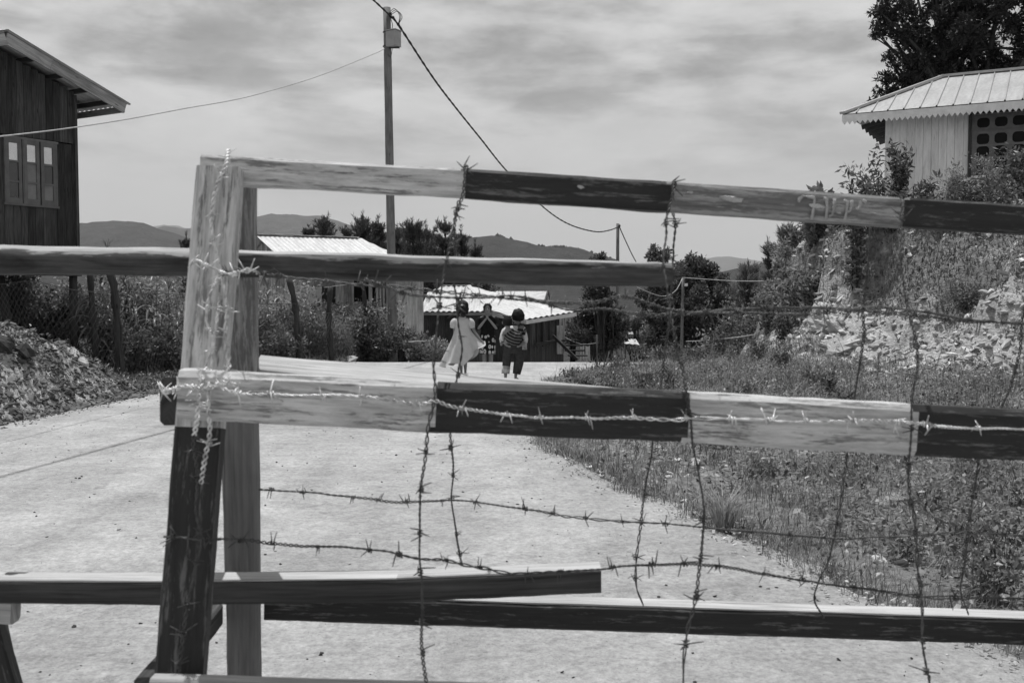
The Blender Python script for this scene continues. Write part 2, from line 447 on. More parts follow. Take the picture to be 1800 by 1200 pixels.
M_GROUND = m_ground()
def m_road():
    n = NB('sandy concrete road', 0.9, 0.15); c = n.coord('World'); 
    big = n.rng(n.noise(c, 0.45, 4, 0.55), 0.35, 0.65, 0.385, 0.455)
    streak = n.rng(n.noise(n.coord('World', (1.6, 3.2, 1), (0, 0, R(-8))), 2.1, 9, 0.72, 0.3), 0.3, 0.7, 0.86, 1.12)
    fine = n.rng(n.noise(c, 34, 7, 0.85), 0.34, 0.66, 0.62, 1.30)
    v = n.n('ShaderNodeTexVoronoi'); v.inputs['Scale'].default_value = 16; n.l(c, v.inputs['Vector'])
    sp = n.math('MAXIMUM', n.rng(v.outputs['Distance'], 0.04, 0.085, 0.35, 1.0, True), n.rng(n.noise(c, 3.5, 3), 0.46, 0.54, 1, 0))
    w = n.n('ShaderNodeTexVoronoi'); w.inputs['Scale'].default_value = 38; n.l(c, w.inputs['Vector'])
    sp2 = n.math('MAXIMUM', n.rng(w.outputs['Distance'], 0.06, 0.14, 0.5, 1.0, True), n.rng(n.noise(c, 9, 3), 0.47, 0.55, 1, 0))
    trk = n.rng(n.noise(n.coord('World', (1.5, .22, 1), (0, 0, R(-6))), 1.0, 4, .55, .5), .34, .66, .88, 1.10)
    pat = n.math('MULTIPLY', n.math('MULTIPLY', trk, n.rng(n.noise(c, 1.4, 7, .7, .3), .34, .66, .82, 1.12)), n.rng(n.noise(c, 15, 5, .75), .34, .66, .90, 1.08))
    dirt = n.rng(n.noise(c, 6, 8, .75, .3), .56, .68, 1.0, .72, True)
    big = n.math('MULTIPLY', big, n.math('MULTIPLY', pat, dirt))
    n.color(n.math('MULTIPLY', n.math('MULTIPLY', n.math('MULTIPLY', big, streak), fine), n.math('MULTIPLY', sp, sp2)))
    n.bump(n.math('ADD', n.noise(c, 45, 8, 0.75), n.math('MULTIPLY', n.noise(c, 6, 4), 0.8)), 0.9, 0.016); return n.m
M_ROAD = m_road()
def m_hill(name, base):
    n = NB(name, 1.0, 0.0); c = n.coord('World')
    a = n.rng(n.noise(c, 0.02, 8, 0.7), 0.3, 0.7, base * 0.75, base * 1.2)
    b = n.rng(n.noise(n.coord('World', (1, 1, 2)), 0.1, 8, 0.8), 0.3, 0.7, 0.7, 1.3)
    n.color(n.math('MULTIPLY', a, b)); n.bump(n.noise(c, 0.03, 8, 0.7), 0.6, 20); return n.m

# ================================================================== TERRAIN
def xl(y): return interp(y, [(-40, -7.5), (2, -6.3), (8, -5.6), (10.65, -5.48), (14.6, -4.95), (17, -4.4), (20, -3.4), (24, -1.9), (34, 0.5)])
def xr(y): return interp(y, [(-40, 3.2), (0, 2.5), (3.8, 1.95), (4.62, 1.67), (5.7, 1.3), (7.1, .81), (9.2, .24), (12, .2), (15.3, .57), (17, 1.1), (18.1, 1.9), (18.8, 3.1), (19.3, 4.0), (20, 4.6), (24, 6.5), (34, 9)])
def footx(y): return interp(y, [(-20, 8.5), (4, 7.0), (8, 6.0), (12, 5.2), (15, 4.7), (18, 4.4), (20, 4.5), (30, 5)])
def bankw(y): return interp(y, [(-20, 5.6), (8, 5.6), (12, 5.0), (15, 3.8), (18, 1.85), (22, 1.4)])
def ground(x, y, fine=True):
    x = np.asarray(x, float); y = np.asarray(y, float)
    # beyond the crest the land falls away
    e = np.clip(y - 20, 0, None)
    mid = 0.17 * np.clip(e, 0, 14) + 0.006 * np.clip(e, 0, 14) ** 2
    left = 0.02 * np.clip(e, 0, 12)
    Lw = ss(-4.2, -1.2, x)
    d = Lw * mid + (1 - Lw) * left
    far = 60 * ss(28, 420, y) + 0.25 * np.clip(y - 29, 0, 60) * (1 - ss(100, 300, y))
    z = -d - far
    z = z - 0.6 * np.clip(np.abs(x) - 22, 0, 40) * ss(14, 40, y) * (x < 0)
    # left heap of earth and the terrace behind it
    u = (-5.25 - x + 0.25 * fbm(y * 0.9, 5.0)) / 1.15
    heap = 1.0 * ss(0, 1, u) * ss(15.6, 12.2, y)
    ter = 0.45 * ss(-6.1, -7.2, x) * ss(24, 17, y)
    z = z + np.maximum(heap, ter)
    # the verge climbs gently from the road to the foot of the bank
    z = z + 0.075 * np.clip(x - xr(y) - 0.7, 0, 4.5) * ss(20.5, 16.5, y)
    # right bank
    p = x - footx(y)
    nn = fbm(x * .8, y * .8, 4)
    uu = p / bankw(y) + 0.30 * nn + ss(16, 18.5, y) * (0.22 * fbm(x * 2.6, y * 2.6, 3) + .12 * fbm(x * 7, y * 7, 2))
    cl_ = ss(14.5, 17.5, y)
    prof = 0.42 * ss(0.0, 0.75, uu) + 0.58 * ((1 - cl_) * ss(0.25, 1.0, uu) + cl_ * ss(0.55, 0.95, uu))
    hb = 2.4 + 0.25 * fbm(x * .3 + 9, y * .3) + 0.03 * np.clip(p - 2, 0, 10)
    bank = hb * prof * ss(25.5, 21.0, y - 0.25 * np.clip(p - 1, 0, 12))
    z = z + bank
    veg = fbm(x * .9 + 3, y * .9 + 8, 3)
    rock = 0.85 * ss(0.0, 0.18, uu) * ss(0.62, 0.45, uu + veg * .5) * ss(8, 10, y) + 0.38 * cl_ * ss(.5, .6, uu) * ss(1.02, .9, uu)
    rock = np.minimum(rock, .85) - 0.4 * ss(0.05, 0.2, veg) * (uu > 0.1)
    rock = np.maximum(rock, 0.62 * ss(0.0, .2, u) * ss(1.6, 1.0, u) * ss(16, 14.5, y))
    rock = np.maximum(rock, 0.30 * ss(0, .5, x - xr(y)) * ss(20, 18, y))
    offroad = np.maximum(ss(0.0, 0.5, x - xr(y)), ss(0.0, 0.4, xl(y) - x))
    near = ss(60, 40, y)
    if fine:
        steep = ss(0.0, 0.2, uu) * ss(1.2, 0.9, uu)
        crag = np.abs(fbm(x * 2.1, y * 2.1, 4))
        z = z + offroad * near * (0.14 * fbm(x * 1.1, y * 1.1, 4) + 0.05 * fbm(x * 5, y * 5, 3))
        z = z + steep * near * (0.55 * fbm(x * 1.5 + 4, y * 1.5, 5) + 0.30 * fbm(x * 5, y * 5, 3) - 0.5 * crag * ss(16, 18, y))
        z = z + ss(0.0, .3, u) * ss(2.2, 1.4, u) * near * (0.28 * fbm(x * 3, y * 3, 4)) * ss(16, 14, y)
    z = z + offroad * 0.03 - (1 - offroad) * 0.03 * (y < 36)
    return z, rock
def gz(x, y): return float(ground(x, y)[0])
def axis(lo, a, b, hi, st, g=1.18):
    m = list(np.arange(a, b + 1e-6, st)); s = st; v = b; up = []
    while v < hi: s *= g; v += s; up.append(v)
    s = st; v = a; dn = []
    while v > lo: s *= g; v -= s; dn.append(v)
    return np.array(dn[::-1] + m + up)
gx = axis(-9000, -10, 13, 9000, 0.085); gy = axis(-300, 2.0, 26, 14000, 0.085, 1.12)
X, Y = np.meshgrid(gx, gy)
Z, RK = ground(X, Y)
V = np.stack([X, Y, Z], -1).reshape(-1, 3)
nx, ny = len(gx), len(gy)
idx = np.arange(nx * ny).reshape(ny, nx)
Q = np.stack([idx[:-1, :-1], idx[:-1, 1:], idx[1:, 1:], idx[1:, :-1]], -1).reshape(-1, 4)
terr = np_mesh('ground', V, Q, M_GROUND, smooth=True)
at = terr.data.attributes.new('rock', 'FLOAT', 'POINT'); at.data.foreach_set('value', RK.ravel().astype(np.float32))
setp(terr, 'stony ground with soil and rubble', kind='structure')

# road sheet
ys = np.arange(-30, 33, 0.2); vs = []; nc = 28
for y in ys:
    a = xl(y) - 0.15 + 0.35 * float(fbm(y * .7, 1.5)) + .1 * float(fbm(y * 4, 2.5)); b = xr(y) + 0.12 + 0.4 * float(fbm(y * .9, 8.5)) + .3 * float(fbm(y * 3, 6.5))
    for k in range(nc + 1):
        x = a + (b - a) * k / nc
        e = max(y - 20, 0)
        lw = float(ss(-4.2, -1.2, x)); z = -(lw * (.17 * min(e, 14) + .006 * min(e, 14)**2) + (1 - lw) * .02 * min(e, 12))
        edge = min(k, nc - k)
        if y > 28: z -= .25 * (y - 29) if y > 29 else 0
        vs.append((x, y, z + 0.012 + .01 * float(fbm(x * .8, y * .5)) - (0.03 if edge == 0 else 0)))
idx = np.arange(len(vs)).reshape(len(ys), nc + 1)
Q = np.stack([idx[:-1, :-1], idx[:-1, 1:], idx[1:, 1:], idx[1:, :-1]], -1).reshape(-1, 4)
road = np_mesh('road', np.array(vs), Q, M_ROAD, smooth=True)
setp(road, 'pale sandy concrete road', kind='structure')

# hills: solid ridges at their real distance
def hill(name, pts, dist, base, label, depth=0.35, rough=0.02, trees=0, x0=-900, x1=2700, seed=0):
    M_ = m_hill(name + ' slope', base)
    pxs = np.arange(x0, x1, 9.0); 
    top = np.array([P(px, float(np.interp(px, [p[0] for p in pts], [p[1] for p in pts])), dist)[:] for px in pxs])
    rows = np.linspace(-1, 1, 41); vs = []
    zb = -75.0
    for r in rows:
        w = (1 - abs(r)) ** 1.0
        h = math.sin(w * math.pi / 2) ** 1.25
        yy = dist * (1 + depth * r)
        for i, px in enumerate(pxs):
            xx = top[i][0] * (yy / dist)
            n = float(fbm(xx / dist * 14 + seed, yy / dist * 14, 5)) * rough * dist * (1 - w) * 2.5 * w
            rr = float(fbm(xx / dist * 90 + seed, yy / dist * 90, 3)) * 0.0034 * dist
            vs.append((xx, yy, zb + (top[i][2] - zb) * h + n + rr))
    m = len(pxs); idx = np.arange(len(vs)).reshape(len(rows), m)
    Q = np.stack([idx[:-1, :-1], idx[:-1, 1:], idx[1:, 1:], idx[1:, :-1]], -1).reshape(-1, 4)
    o = np_mesh(name, np.array(vs), Q, M_, smooth=True)
    setp(o, label, kind='structure'); return o
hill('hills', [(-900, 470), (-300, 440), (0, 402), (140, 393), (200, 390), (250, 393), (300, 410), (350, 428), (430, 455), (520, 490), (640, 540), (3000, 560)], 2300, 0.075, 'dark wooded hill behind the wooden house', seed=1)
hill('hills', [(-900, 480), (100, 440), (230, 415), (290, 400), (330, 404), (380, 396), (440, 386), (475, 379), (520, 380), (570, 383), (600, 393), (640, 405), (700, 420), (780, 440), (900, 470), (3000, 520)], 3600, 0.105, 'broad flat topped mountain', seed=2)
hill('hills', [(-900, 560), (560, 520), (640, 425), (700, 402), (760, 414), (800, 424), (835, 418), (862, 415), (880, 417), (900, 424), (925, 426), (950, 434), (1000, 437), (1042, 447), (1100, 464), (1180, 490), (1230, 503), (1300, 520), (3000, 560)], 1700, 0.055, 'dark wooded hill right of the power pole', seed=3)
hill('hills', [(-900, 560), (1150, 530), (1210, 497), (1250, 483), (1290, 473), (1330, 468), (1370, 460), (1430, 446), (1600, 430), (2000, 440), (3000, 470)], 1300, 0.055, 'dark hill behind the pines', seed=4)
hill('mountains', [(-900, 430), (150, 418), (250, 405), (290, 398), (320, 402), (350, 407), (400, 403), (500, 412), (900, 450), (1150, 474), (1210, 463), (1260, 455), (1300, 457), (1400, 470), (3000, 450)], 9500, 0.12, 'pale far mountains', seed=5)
def ridge_trees(name, label, pts, px0, px1, dist, n, h, mat):
    ico = bmesh.new(); bmesh.ops.create_icosphere(ico, subdivisions=1, radius=1); B = np.array([v.co[:] for v in ico.verts]); Fq = np.array([[v.index for v in f.verts] for f in ico.faces]); ico.free()
    r_ = np.random.default_rng(8); px = r_.uniform(px0, px1, n); keep = fbm(px * .06, px * 0 + 2) > -.05; px = px[keep]; V = []
    for q in px:
        p = P(q, float(np.interp(q, [a[0] for a in pts], [a[1] for a in pts])), dist); s = h * r_.uniform(.5, 1.2); V.append(B * (1 + r_.normal(size=(len(B), 1)) * .25) * np.array([s * .7, s * .7, s]) + np.array([p.x, p.y + r_.uniform(-30, 30), p.z + s * .2]))
    m = len(px); Q = (Fq[None] + (np.arange(m) * len(B))[:, None, None]).reshape(-1, 3); o = np_mesh(name, np.concatenate(V), Q, mat); return setp(o, label, kind='stuff')
M_FAR = m_plain('far trees', .045, .3, 2)
ridge_trees('far_woods', 'tiny trees along the ridge of the dark hill', [(640, 425), (700, 402), (760, 414), (800, 424), (835, 418), (862, 415), (880, 417), (900, 424), (925, 426), (950, 434), (1000, 437), (1042, 447), (1100, 464)], 700, 1090, 1700, 260, 3.6, M_FAR)
ridge_trees('far_woods', 'tiny trees along the ridge behind the pines', [(1210, 497), (1250, 483), (1290, 473), (1330, 468), (1370, 460), (1430, 446)], 1215, 1420, 1300, 120, 3.2, M_FAR)
# closer valley side that shows under the wooden house and behind the roofs
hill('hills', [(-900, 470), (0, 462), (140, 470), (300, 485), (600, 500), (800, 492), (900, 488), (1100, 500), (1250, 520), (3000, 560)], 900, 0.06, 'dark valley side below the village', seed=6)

# haze: even air round everything
def haze():
    m = bpy.data.materials.new('air'); m.use_nodes = True; t = m.node_tree; t.nodes.clear()
    o = t.nodes.new('ShaderNodeOutputMaterial'); v = t.nodes.new('ShaderNodeVolumePrincipled')
    v.inputs['Color'].default_value = (.85, .85, .85, 1); v.inputs['Density'].default_value = 0.000075; v.inputs['Anisotropy'].default_value = 0.2
    t.links.new(v.outputs[0], o.inputs['Volume'])
    mb = MB(); a = Vector((-9600, -400, -250)); b = Vector((9600, 14500, 1500))
    vs = [(x, y, z) for z in (a.z, b.z) for y in (a.y, b.y) for x in (a.x, b.x)]
    mb.add(vs, [(0, 2, 3, 1), (4, 5, 7, 6), (0, 1, 5, 4), (2, 6, 7, 3), (0, 4, 6, 2), (1, 3, 7, 5)])
    o = mb.build('haze', m); setp(o, 'thin haze over the far hills', kind='stuff')
HAZE = True
if HAZE: haze()

# ================================================================== BARRICADE
bar = thing('barricade', 'painted timber road barricade with a dark and white striped top rail wound with barbed wire', 'barricade', (0.0, 2.3, 0))
def ppx(D): return D / F
def rail_mesh(name, segs, D, thick, h, mats, jit=0.0012, lenx=None, bev=.006, hint=(0, 0, 1), taper=0, parent=None, seed=0, label=None, yoff=0.5):
    """segs: list of (px,py) joints along the front face centre line; material per segment; one mesh, short butt joints at the paint edges"""
    mb = MB(); pts = [P(px, py, D) + Vector((0, thick * yoff, 0)) for px, py in segs]
    n = len(pts) - 1
    for i in range(n):
        # one continuous length: stations share the same jitter because noise runs on world x
        pass
    A = pts[0]; B = pts[-1]; Ltot = (B - A).length
    N = int(Ltot / 0.012); rj = np.random.default_rng(seed + 90)
    s, q = frame(B - A, Vector(hint))
    base = [(-.5, -.5, 0, 1), (-.5, .5, 0, -1), (-.5, .5, 1, 0), (.5, .5, -1, 0), (.5, .5, 0, -1), (.5, -.5, 0, 1), (.5, -.5, -1, 0), (-.5, -.5, 1, 0)]
    m = 8; vs = []; fs = []; uvs = []; mi = []
    xs = [(p - A).length for p in pts]
    cum = []
    for i in range(N + 1):
        u = Ltot * i / N
        # centre line follows joints
        k = 0
        while k < n - 1 and u > xs[k + 1]: k += 1
        t = (u - xs[k]) / (xs[k + 1] - xs[k]); c = pts[k].lerp(pts[k + 1], t)
        for kk, (a, b, ba, bb) in enumerate(base):
            j1 = jit * 2.2 * float(fbm(u * 4 + seed * 7 + kk * 9, seed + kk * 3.1)) * 2 + jit * float(fbm(u * 16 + kk * 9, seed + kk * 3.1)) * 2
            j2 = jit * float(fbm(u * 12 + 40 + kk * 9, seed + kk * 2.1)) * 2
            hh = h * (1 + taper * u / Ltot)
            vs.append(c + s * (a * hh + ba * bev + j1) + q * (b * thick + bb * bev * .8 + j2))
        cum.append(u)
    per = [0]
    for k in range(m): per.append(per[-1] + (Vector(vs[k]) - Vector(vs[(k + 1) % m])).length)
    for i in range(N):
        um = (cum[i] + cum[i + 1]) / 2; k2 = 0
        while k2 < n - 1 and um > xs[k2 + 1]: k2 += 1
        for k in range(m):
            a = i * m + k; b = i * m + (k + 1) % m
            fs.append((a, b, b + m, a + m)); uvs.append([(cum[i] + seed, per[k]), (cum[i] + seed, per[k + 1]), (cum[i + 1] + seed, per[k + 1]), (cum[i + 1] + seed, per[k])]); k3 = 0
            uj = um + (.005 * math.sin(k * 2.1 + seed + k2) + .006 * rj.uniform(-1, 1))
            while k3 < n - 1 and uj > xs[k3 + 1]: k3 += 1
            mi.append(k3)
    fs.append(tuple(reversed(range(m)))); uvs.append([(seed, k * .01) for k in range(m)]); mi.append(0)
    fs.append(tuple(N * m + k for k in range(m))); uvs.append([(seed, k * .01) for k in range(m)]); mi.append(n - 1)
    mb.add(vs, fs, uvs, mi, 0.5)
    o = mb.build(name, mats, parent if parent is not None else bar)
    if label: o['label'] = label
    return o
def leg_mesh(name, top, z_end, w, t, mats, split_z, parent, jit=.0012, seed=0, label=None, side=(1, 0, 0)):
    """top: point A, second: a lower point on the axis; extended down to z_end"""
    A, Bp = top; d = (Bp - A); B = A + d * ((z_end - A.z) / d.z)
    mb = MB(); N = int((B - A).length / .035)
    cut = (split_z - A.z) / (B.z - A.z)
    s, q = frame(B - A, Vector(side))
    base = [(-.5, -.5, 0, 1), (-.5, .5, 0, -1), (-.5, .5, 1, 0), (.5, .5, -1, 0), (.5, .5, 0, -1), (.5, -.5, 0, 1), (.5, -.5, -1, 0), (-.5, -.5, 1, 0)]
    bev = .005; vs = []; fs = []; uvs = []; mi = []; L = (B - A).length; m = 8
    for i in range(N + 1):
        u = L * i / N
        for kk, (a, b, ba, bb) in enumerate(base):
            j1 = jit * 2 * float(fbm(u * 5 + seed * 7 + kk * 9, seed + kk * 3.1)) * 2 + jit * float(fbm(u * 16 + kk * 9, seed + kk * 3.1)) * 2
            vs.append(A + (B - A) * (i / N) + s * (a * w + ba * bev + j1) + q * (b * t + bb * bev))
    per = [0]
    for k in range(m): per.append(per[-1] + (Vector(vs[k]) - Vector(vs[(k + 1) % m])).length)
    for i in range(N):
        for k in range(m):
            a = i * m + k; b = i * m + (k + 1) % m
            fs.append((a, b, b + m, a + m)); u0 = i / N * L + seed; u1 = (i + 1) / N * L + seed
            uvs.append([(u0, per[k]), (u0, per[k + 1]), (u1, per[k + 1]), (u1, per[k])]); mi.append(0 if (i + .5) / N < cut else 1)
    fs.append(tuple(reversed(range(m)))); uvs.append([(seed, k * .01) for k in range(m)]); mi.append(0)
    fs.append(tuple(N * m + k for k in range(m))); uvs.append([(seed, k * .01) for k in range(m)]); mi.append(1)
    mb.add(vs, fs, uvs, mi, 0.5); o = mb.build(name, mats, parent)
    if label: o['label'] = label
    return o
top_rail = rail_mesh('top_rail', [(351, 296), (815, 322), (1182, 345), (1592, 373), (2130, 404)], 2.225, .05, .064, [M_WHITEPAINT, M_DARKPAINT, M_MIDPAINT, M_DARKPAINT], jit=.0016, seed=1)
mid_rail = rail_mesh('middle_rail', [(311, 695), (762, 717), (1208, 735), (1607, 757), (2150, 782)], 2.02, .055, .103, [M_WHITEPAINT, M_DARKPAINT, M_WHITEPAINT, M_DARKPAINT], jit=.002, seed=4, bev=.012)
low_rail = rail_mesh('lower_rail', [(464, 1069), (1240, 1094), (2060, 1120)], 2.70, .075, .069, [M_DARKPAINT, M_DARKPAINT], jit=.0014, seed=7, hint=(0, 0, 1))
mbx = MB(); 
a = P(466, 1069, 2.70) + Vector((0, .0375, .0345)); b = P(2058, 1120, 2.70) + Vector((0, .0375, .0345))
s1 = Vector((0, 0, 0.0))
beam(mbx, a + Vector((0, 0, .0035)), b + Vector((0, 0, .0035)), (0, 1, 0), .066, .004, n=60, jit=.0012, rnd=.5, seed=3)
o = mbx.build('lit_top_strip', M_TIMBER, low_rail); o['label'] = 'pale strip painting in the sunlit upper face'  # pale top against the rail's dark front puts sun and shade into the colour
FL_T = P(388, 297, 2.2); FL_B = P(320, 1170, 2.0)
front_leg = leg_mesh('leg', (FL_T, FL_B), gz(-.75, 1.9) - .0, .096, .045, [M_WHITEPAINT, M_DARKPAINT], P(388, 742, 2.1).z, bar, seed=2, label='front leg white above and dark below')
RL_T = P(415, 312, 2.32); RL_B = P(427, 1000, 2.62)
rear_leg = leg_mesh('leg', (RL_T, RL_B), gz(-.75, 2.9), .088, .04, [M_MIDPAINT, M_POLE], P(388, 742, 2.5).z, bar, seed=5, label='darker rear leg')
dx = 2.08
for (t, bt, zz) in ((FL_T, FL_B, 1.9), (RL_T, RL_B, 2.9)):
    leg_mesh('leg', (t + Vector((dx, 0, -.1)), bt + Vector((dx + .16, 0, -.1))), gz(1.9, zz), .09, .042, [M_WHITEPAINT, M_DARKPAINT], .95, bar, seed=9)
# rear middle rail: a wide plank leaning on the rear legs, its sunny face turned up
mb = MB(); A = P(452, 645, 2.50); B = P(2130, 800, 2.50)
beam(mb, A, B, Vector((0, .76, .36)), .085, .03, n=60, bev=.006, jit=.002, rnd=.4, seed=21)
o = mb.build('rear_rail', M_TIMBER, bar); o['label'] = 'wide sunlit plank along the rear legs'
mb = MB(); beam(mb, P(303, 705, 2.085), P(352, 700, 2.47), (0, 0, 1), .10, .05, n=8, bev=.008, jit=.002, seed=5)
mb.build('cross_brace', M_DARKTIMBER, bar); mb = MB()
beam(mb, P(262, 1215, 2.0), P(372, 1080, 2.66), (0, 0, 1), .06, .06, n=12, bev=.006, jit=.001, seed=6)
mb.build('cross_brace', M_DARKTIMBER, bar)
mb = MB(); beam(mb, P(268, 1210, 1.93), P(2150, 1262, 1.93), (0, 0, 1), .052, .035, n=40, bev=.005, jit=.0015, seed=8)
mb.build('foot_rail', M_TIMBER, bar)
# pale chips, nails and brushed marks on the top rail
def chip(px, py, w, h, D=2.2215, rot=0.0, th=.003):
    mb = MB(); c = P(px, py, D); k = D / F; n = 9; vs = []
    for zz in (0, 1):
        for i in range(n):
            a = 2 * math.pi * i / n; r = 1 + .35 * random.uniform(-1, 1)
            x = math.cos(a) * w * k * .5 * r; z = math.sin(a) * h * k * .5 * r
            x, z = x * math.cos(rot) - z * math.sin(rot), x * math.sin(rot) + z * math.cos(rot)
            vs.append(c + Vector((x, -th * zz, z)) * 1.0)
    fs = [tuple(range(n, 2 * n)), tuple(reversed(range(n)))] + [(i, (i + 1) % n, n + (i + 1) % n, n + i) for i in range(n)]
    mb.add(vs, fs, rnd=.9); mb.build('splinter', M_STONE, top_rail)
for c_ in [(1021, 329, 11, 6), (1213, 338, 10, 5), (1286, 350, 40, 9), (1435, 362, 25, 7), (1474, 374, 9, 3), (1545, 376, 30, 4)]: chip(*c_, rot=-.15)
mb = MB()
def stroke(pts, r=.0034, D=2.220):
    tube(mb, [P(x, y, D) for x, y in pts], None, 6, ell=[(r * (1 + .25 * math.sin(i * 2.1)), .0012) for i in range(len(pts))], hint=(1, 0, 0))
for q_ in ([(1404, 356), (1406, 349), (1412, 345), (1420, 345)], [(1420, 346), (1430, 347), (1432, 352), (1429, 372), (1427, 386)], [(1448, 348), (1453, 350), (1454, 365), (1452, 386)],
           [(1467, 349), (1467, 362), (1463, 378), (1457, 380)], [(1483, 352), (1490, 355), (1488, 372), (1485, 387)], [(1497, 352), (1498, 362), (1494, 371), (1490, 372)], [(1511, 353), (1513, 358), (1510, 366), (1505, 368)], [(1516, 352), (1523, 356)]):
    stroke(q_)
o = mb.build('brushed_marks', M_STONE, top_rail); o['label'] = 'pale hand painted strokes dripping down the rail'

# second trestle at the left edge and the rail it carries
tr = thing('trestle', 'low wooden trestle leg and long dark rail with a painted-in sunlit top at the left', 'trestle', (-1.3, 2.36, 0))
mb = MB(); a = P(-420, 1032, 2.335); b = P(1057, 1026, 2.335)
pts = [P(-420, 1032, 2.335), P(0, 1038, 2.335), P(380, 1041, 2.335), P(700, 1038, 2.335), P(1057, 1022, 2.335)]
tr_rail = rail_mesh('rail', [(-420, 1035), (0, 1041), (300, 1043), (700, 1038), (1057, 1022)], 2.30, .075, .056, [M_DARKTIMBER] * 4, jit=.0012, seed=12, parent=tr)
mb = MB(); a = P(-420, 1012, 2.336)
for (p0, p1) in (((-420, 1010), (0, 1016)), ((0, 1016), (300, 1017)), ((300, 1017), (700, 1012)), ((700, 1012), (1055, 997))):
    A = P(p0[0], p0[1], 2.336); B = P(p1[0], p1[1], 2.336); A.z += .0035; B.z += .0035
    beam(mb, A, B, (0, 1, 0), .068, .004, n=14, jit=.001, rnd=.55, seed=4)
o = mb.build('lit_top_strip', M_TIMBER, tr_rail); o['label'] = 'pale strip painting in the sunlit upper face'  # pale strip along the dark rail paints in its sunlit upper side
A = P(-30, 1075, 2.36); B = P(6, 1200, 2.3); d = B - A
leg_mesh('leg', (A, A + d), gz(-1.3, 2.1), .07, .05, [M_TIMBER, M_DARKPAINT], P(0, 1100, 2.36).z, tr, seed=17)
A = P(-24, 1078, 2.385); leg_mesh('leg', (A, A + Vector((.0, .3, -.9))), gz(-1.3, 2.6), .07, .05, [M_DARKTIMBER, M_DARKTIMBER], .5, tr, seed=19)
mb = MB(); beam(mb, P(-60, 1062, 2.34), P(28, 1068, 2.34), (0, 0, 1), .07, .05, n=3, bev=.008, seed=4); mb.build('gusset', M_TIMBER, tr)

# the log laid through the barricade
lg = MB(); pts = []; el = []
for i in range(61):
    u = i / 60; px = -420 + u * (1180 + 420); py = 447 + 32 * u ** 1.15 + 1.5 * math.sin(u * 9)
    c = P(px, py + (2 if px < 400 else 3), 2.262); pts.append(c); r = .0345 - .006 * u + .0008 * math.sin(u * 31) + .0006 * math.sin(u * 77)
    if i == 60: r *= .86
    el.append((r, r * .97))
tube(lg, pts, None, 18, ell=el, hint=(0, 0, 1), rnd=.5)
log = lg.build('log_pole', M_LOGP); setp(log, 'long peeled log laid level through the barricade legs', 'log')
mb = MB(); e = pts[-1]
for k in range(26):
    a = random.random() * 6.28; r = random.uniform(.004, .027); p0 = e + Vector((-.01, math.cos(a) * r, math.sin(a) * r))
    tube(mb, [p0, p0 + Vector((random.uniform(.01, .045), random.uniform(-.006, .006), random.uniform(-.008, .01)))], [.0022, .0004], 4)
o = mb.build('frayed_end', M_LOG, log)

# ------------------------------------------------------------------ barbed wire
def catmull(pts, step=.0035):
    out = []
    pts = [pts[0] * 2 - pts[1]] + pts + [pts[-1] * 2 - pts[-2]]
    for i in range(1, len(pts) - 2):
        p0, p1, p2, p3 = pts[i - 1:i + 3]; n = max(2, int((p2 - p1).length / step))
        for k in range(n):
            t = k / n
            out.append(.5 * ((2 * p1) + (p2 - p0) * t + (2 * p0 - 5 * p1 + 4 * p2 - p3) * t * t + (3 * p1 - p0 - 3 * p2 + p3) * t ** 3))
    out.append(pts[-2]); return out
def barb_mesh(seed, r=.0014, L=.026):
    rs = random.Random(seed); mb = MB(); pts = []
    for s_ in range(2):  # two wraps, each ending in two spikes, axis along x
        ph = rs.random() * 6.28 + s_ * 1.5; x0 = (-.003, .003)[s_]; turns = 1.25; R0 = .0044; c = []
        a0 = ph; t0 = Vector((x0 - .0035, math.cos(a0) * R0, math.sin(a0) * R0)); dirn = Vector((rs.uniform(-.5, .5), -math.sin(a0) * -1, math.cos(a0) * -1)).normalized()
        c.append(t0 + dirn * L * rs.uniform(.75, 1.1)); c.append(t0 + dirn * L * .3)
        for k in range(11):
            a = a0 + turns * 2 * math.pi * k / 10; c.append(Vector((x0 - .0035 + .007 * k / 10, math.cos(a) * R0, math.sin(a) * R0)))
        a1 = a0 + turns * 2 * math.pi; d1 = Vector((rs.uniform(-.5, .5), -math.sin(a1), math.cos(a1))).normalized(); t1 = c[-1]
        c.append(t1 + d1 * L * .3); c.append(t1 + d1 * L * rs.uniform(.75, 1.1))
        tube(mb, c, [r * .55] + [r] * (len(c) - 2) + [r * .55], 5)
    return mb
BARBS = []
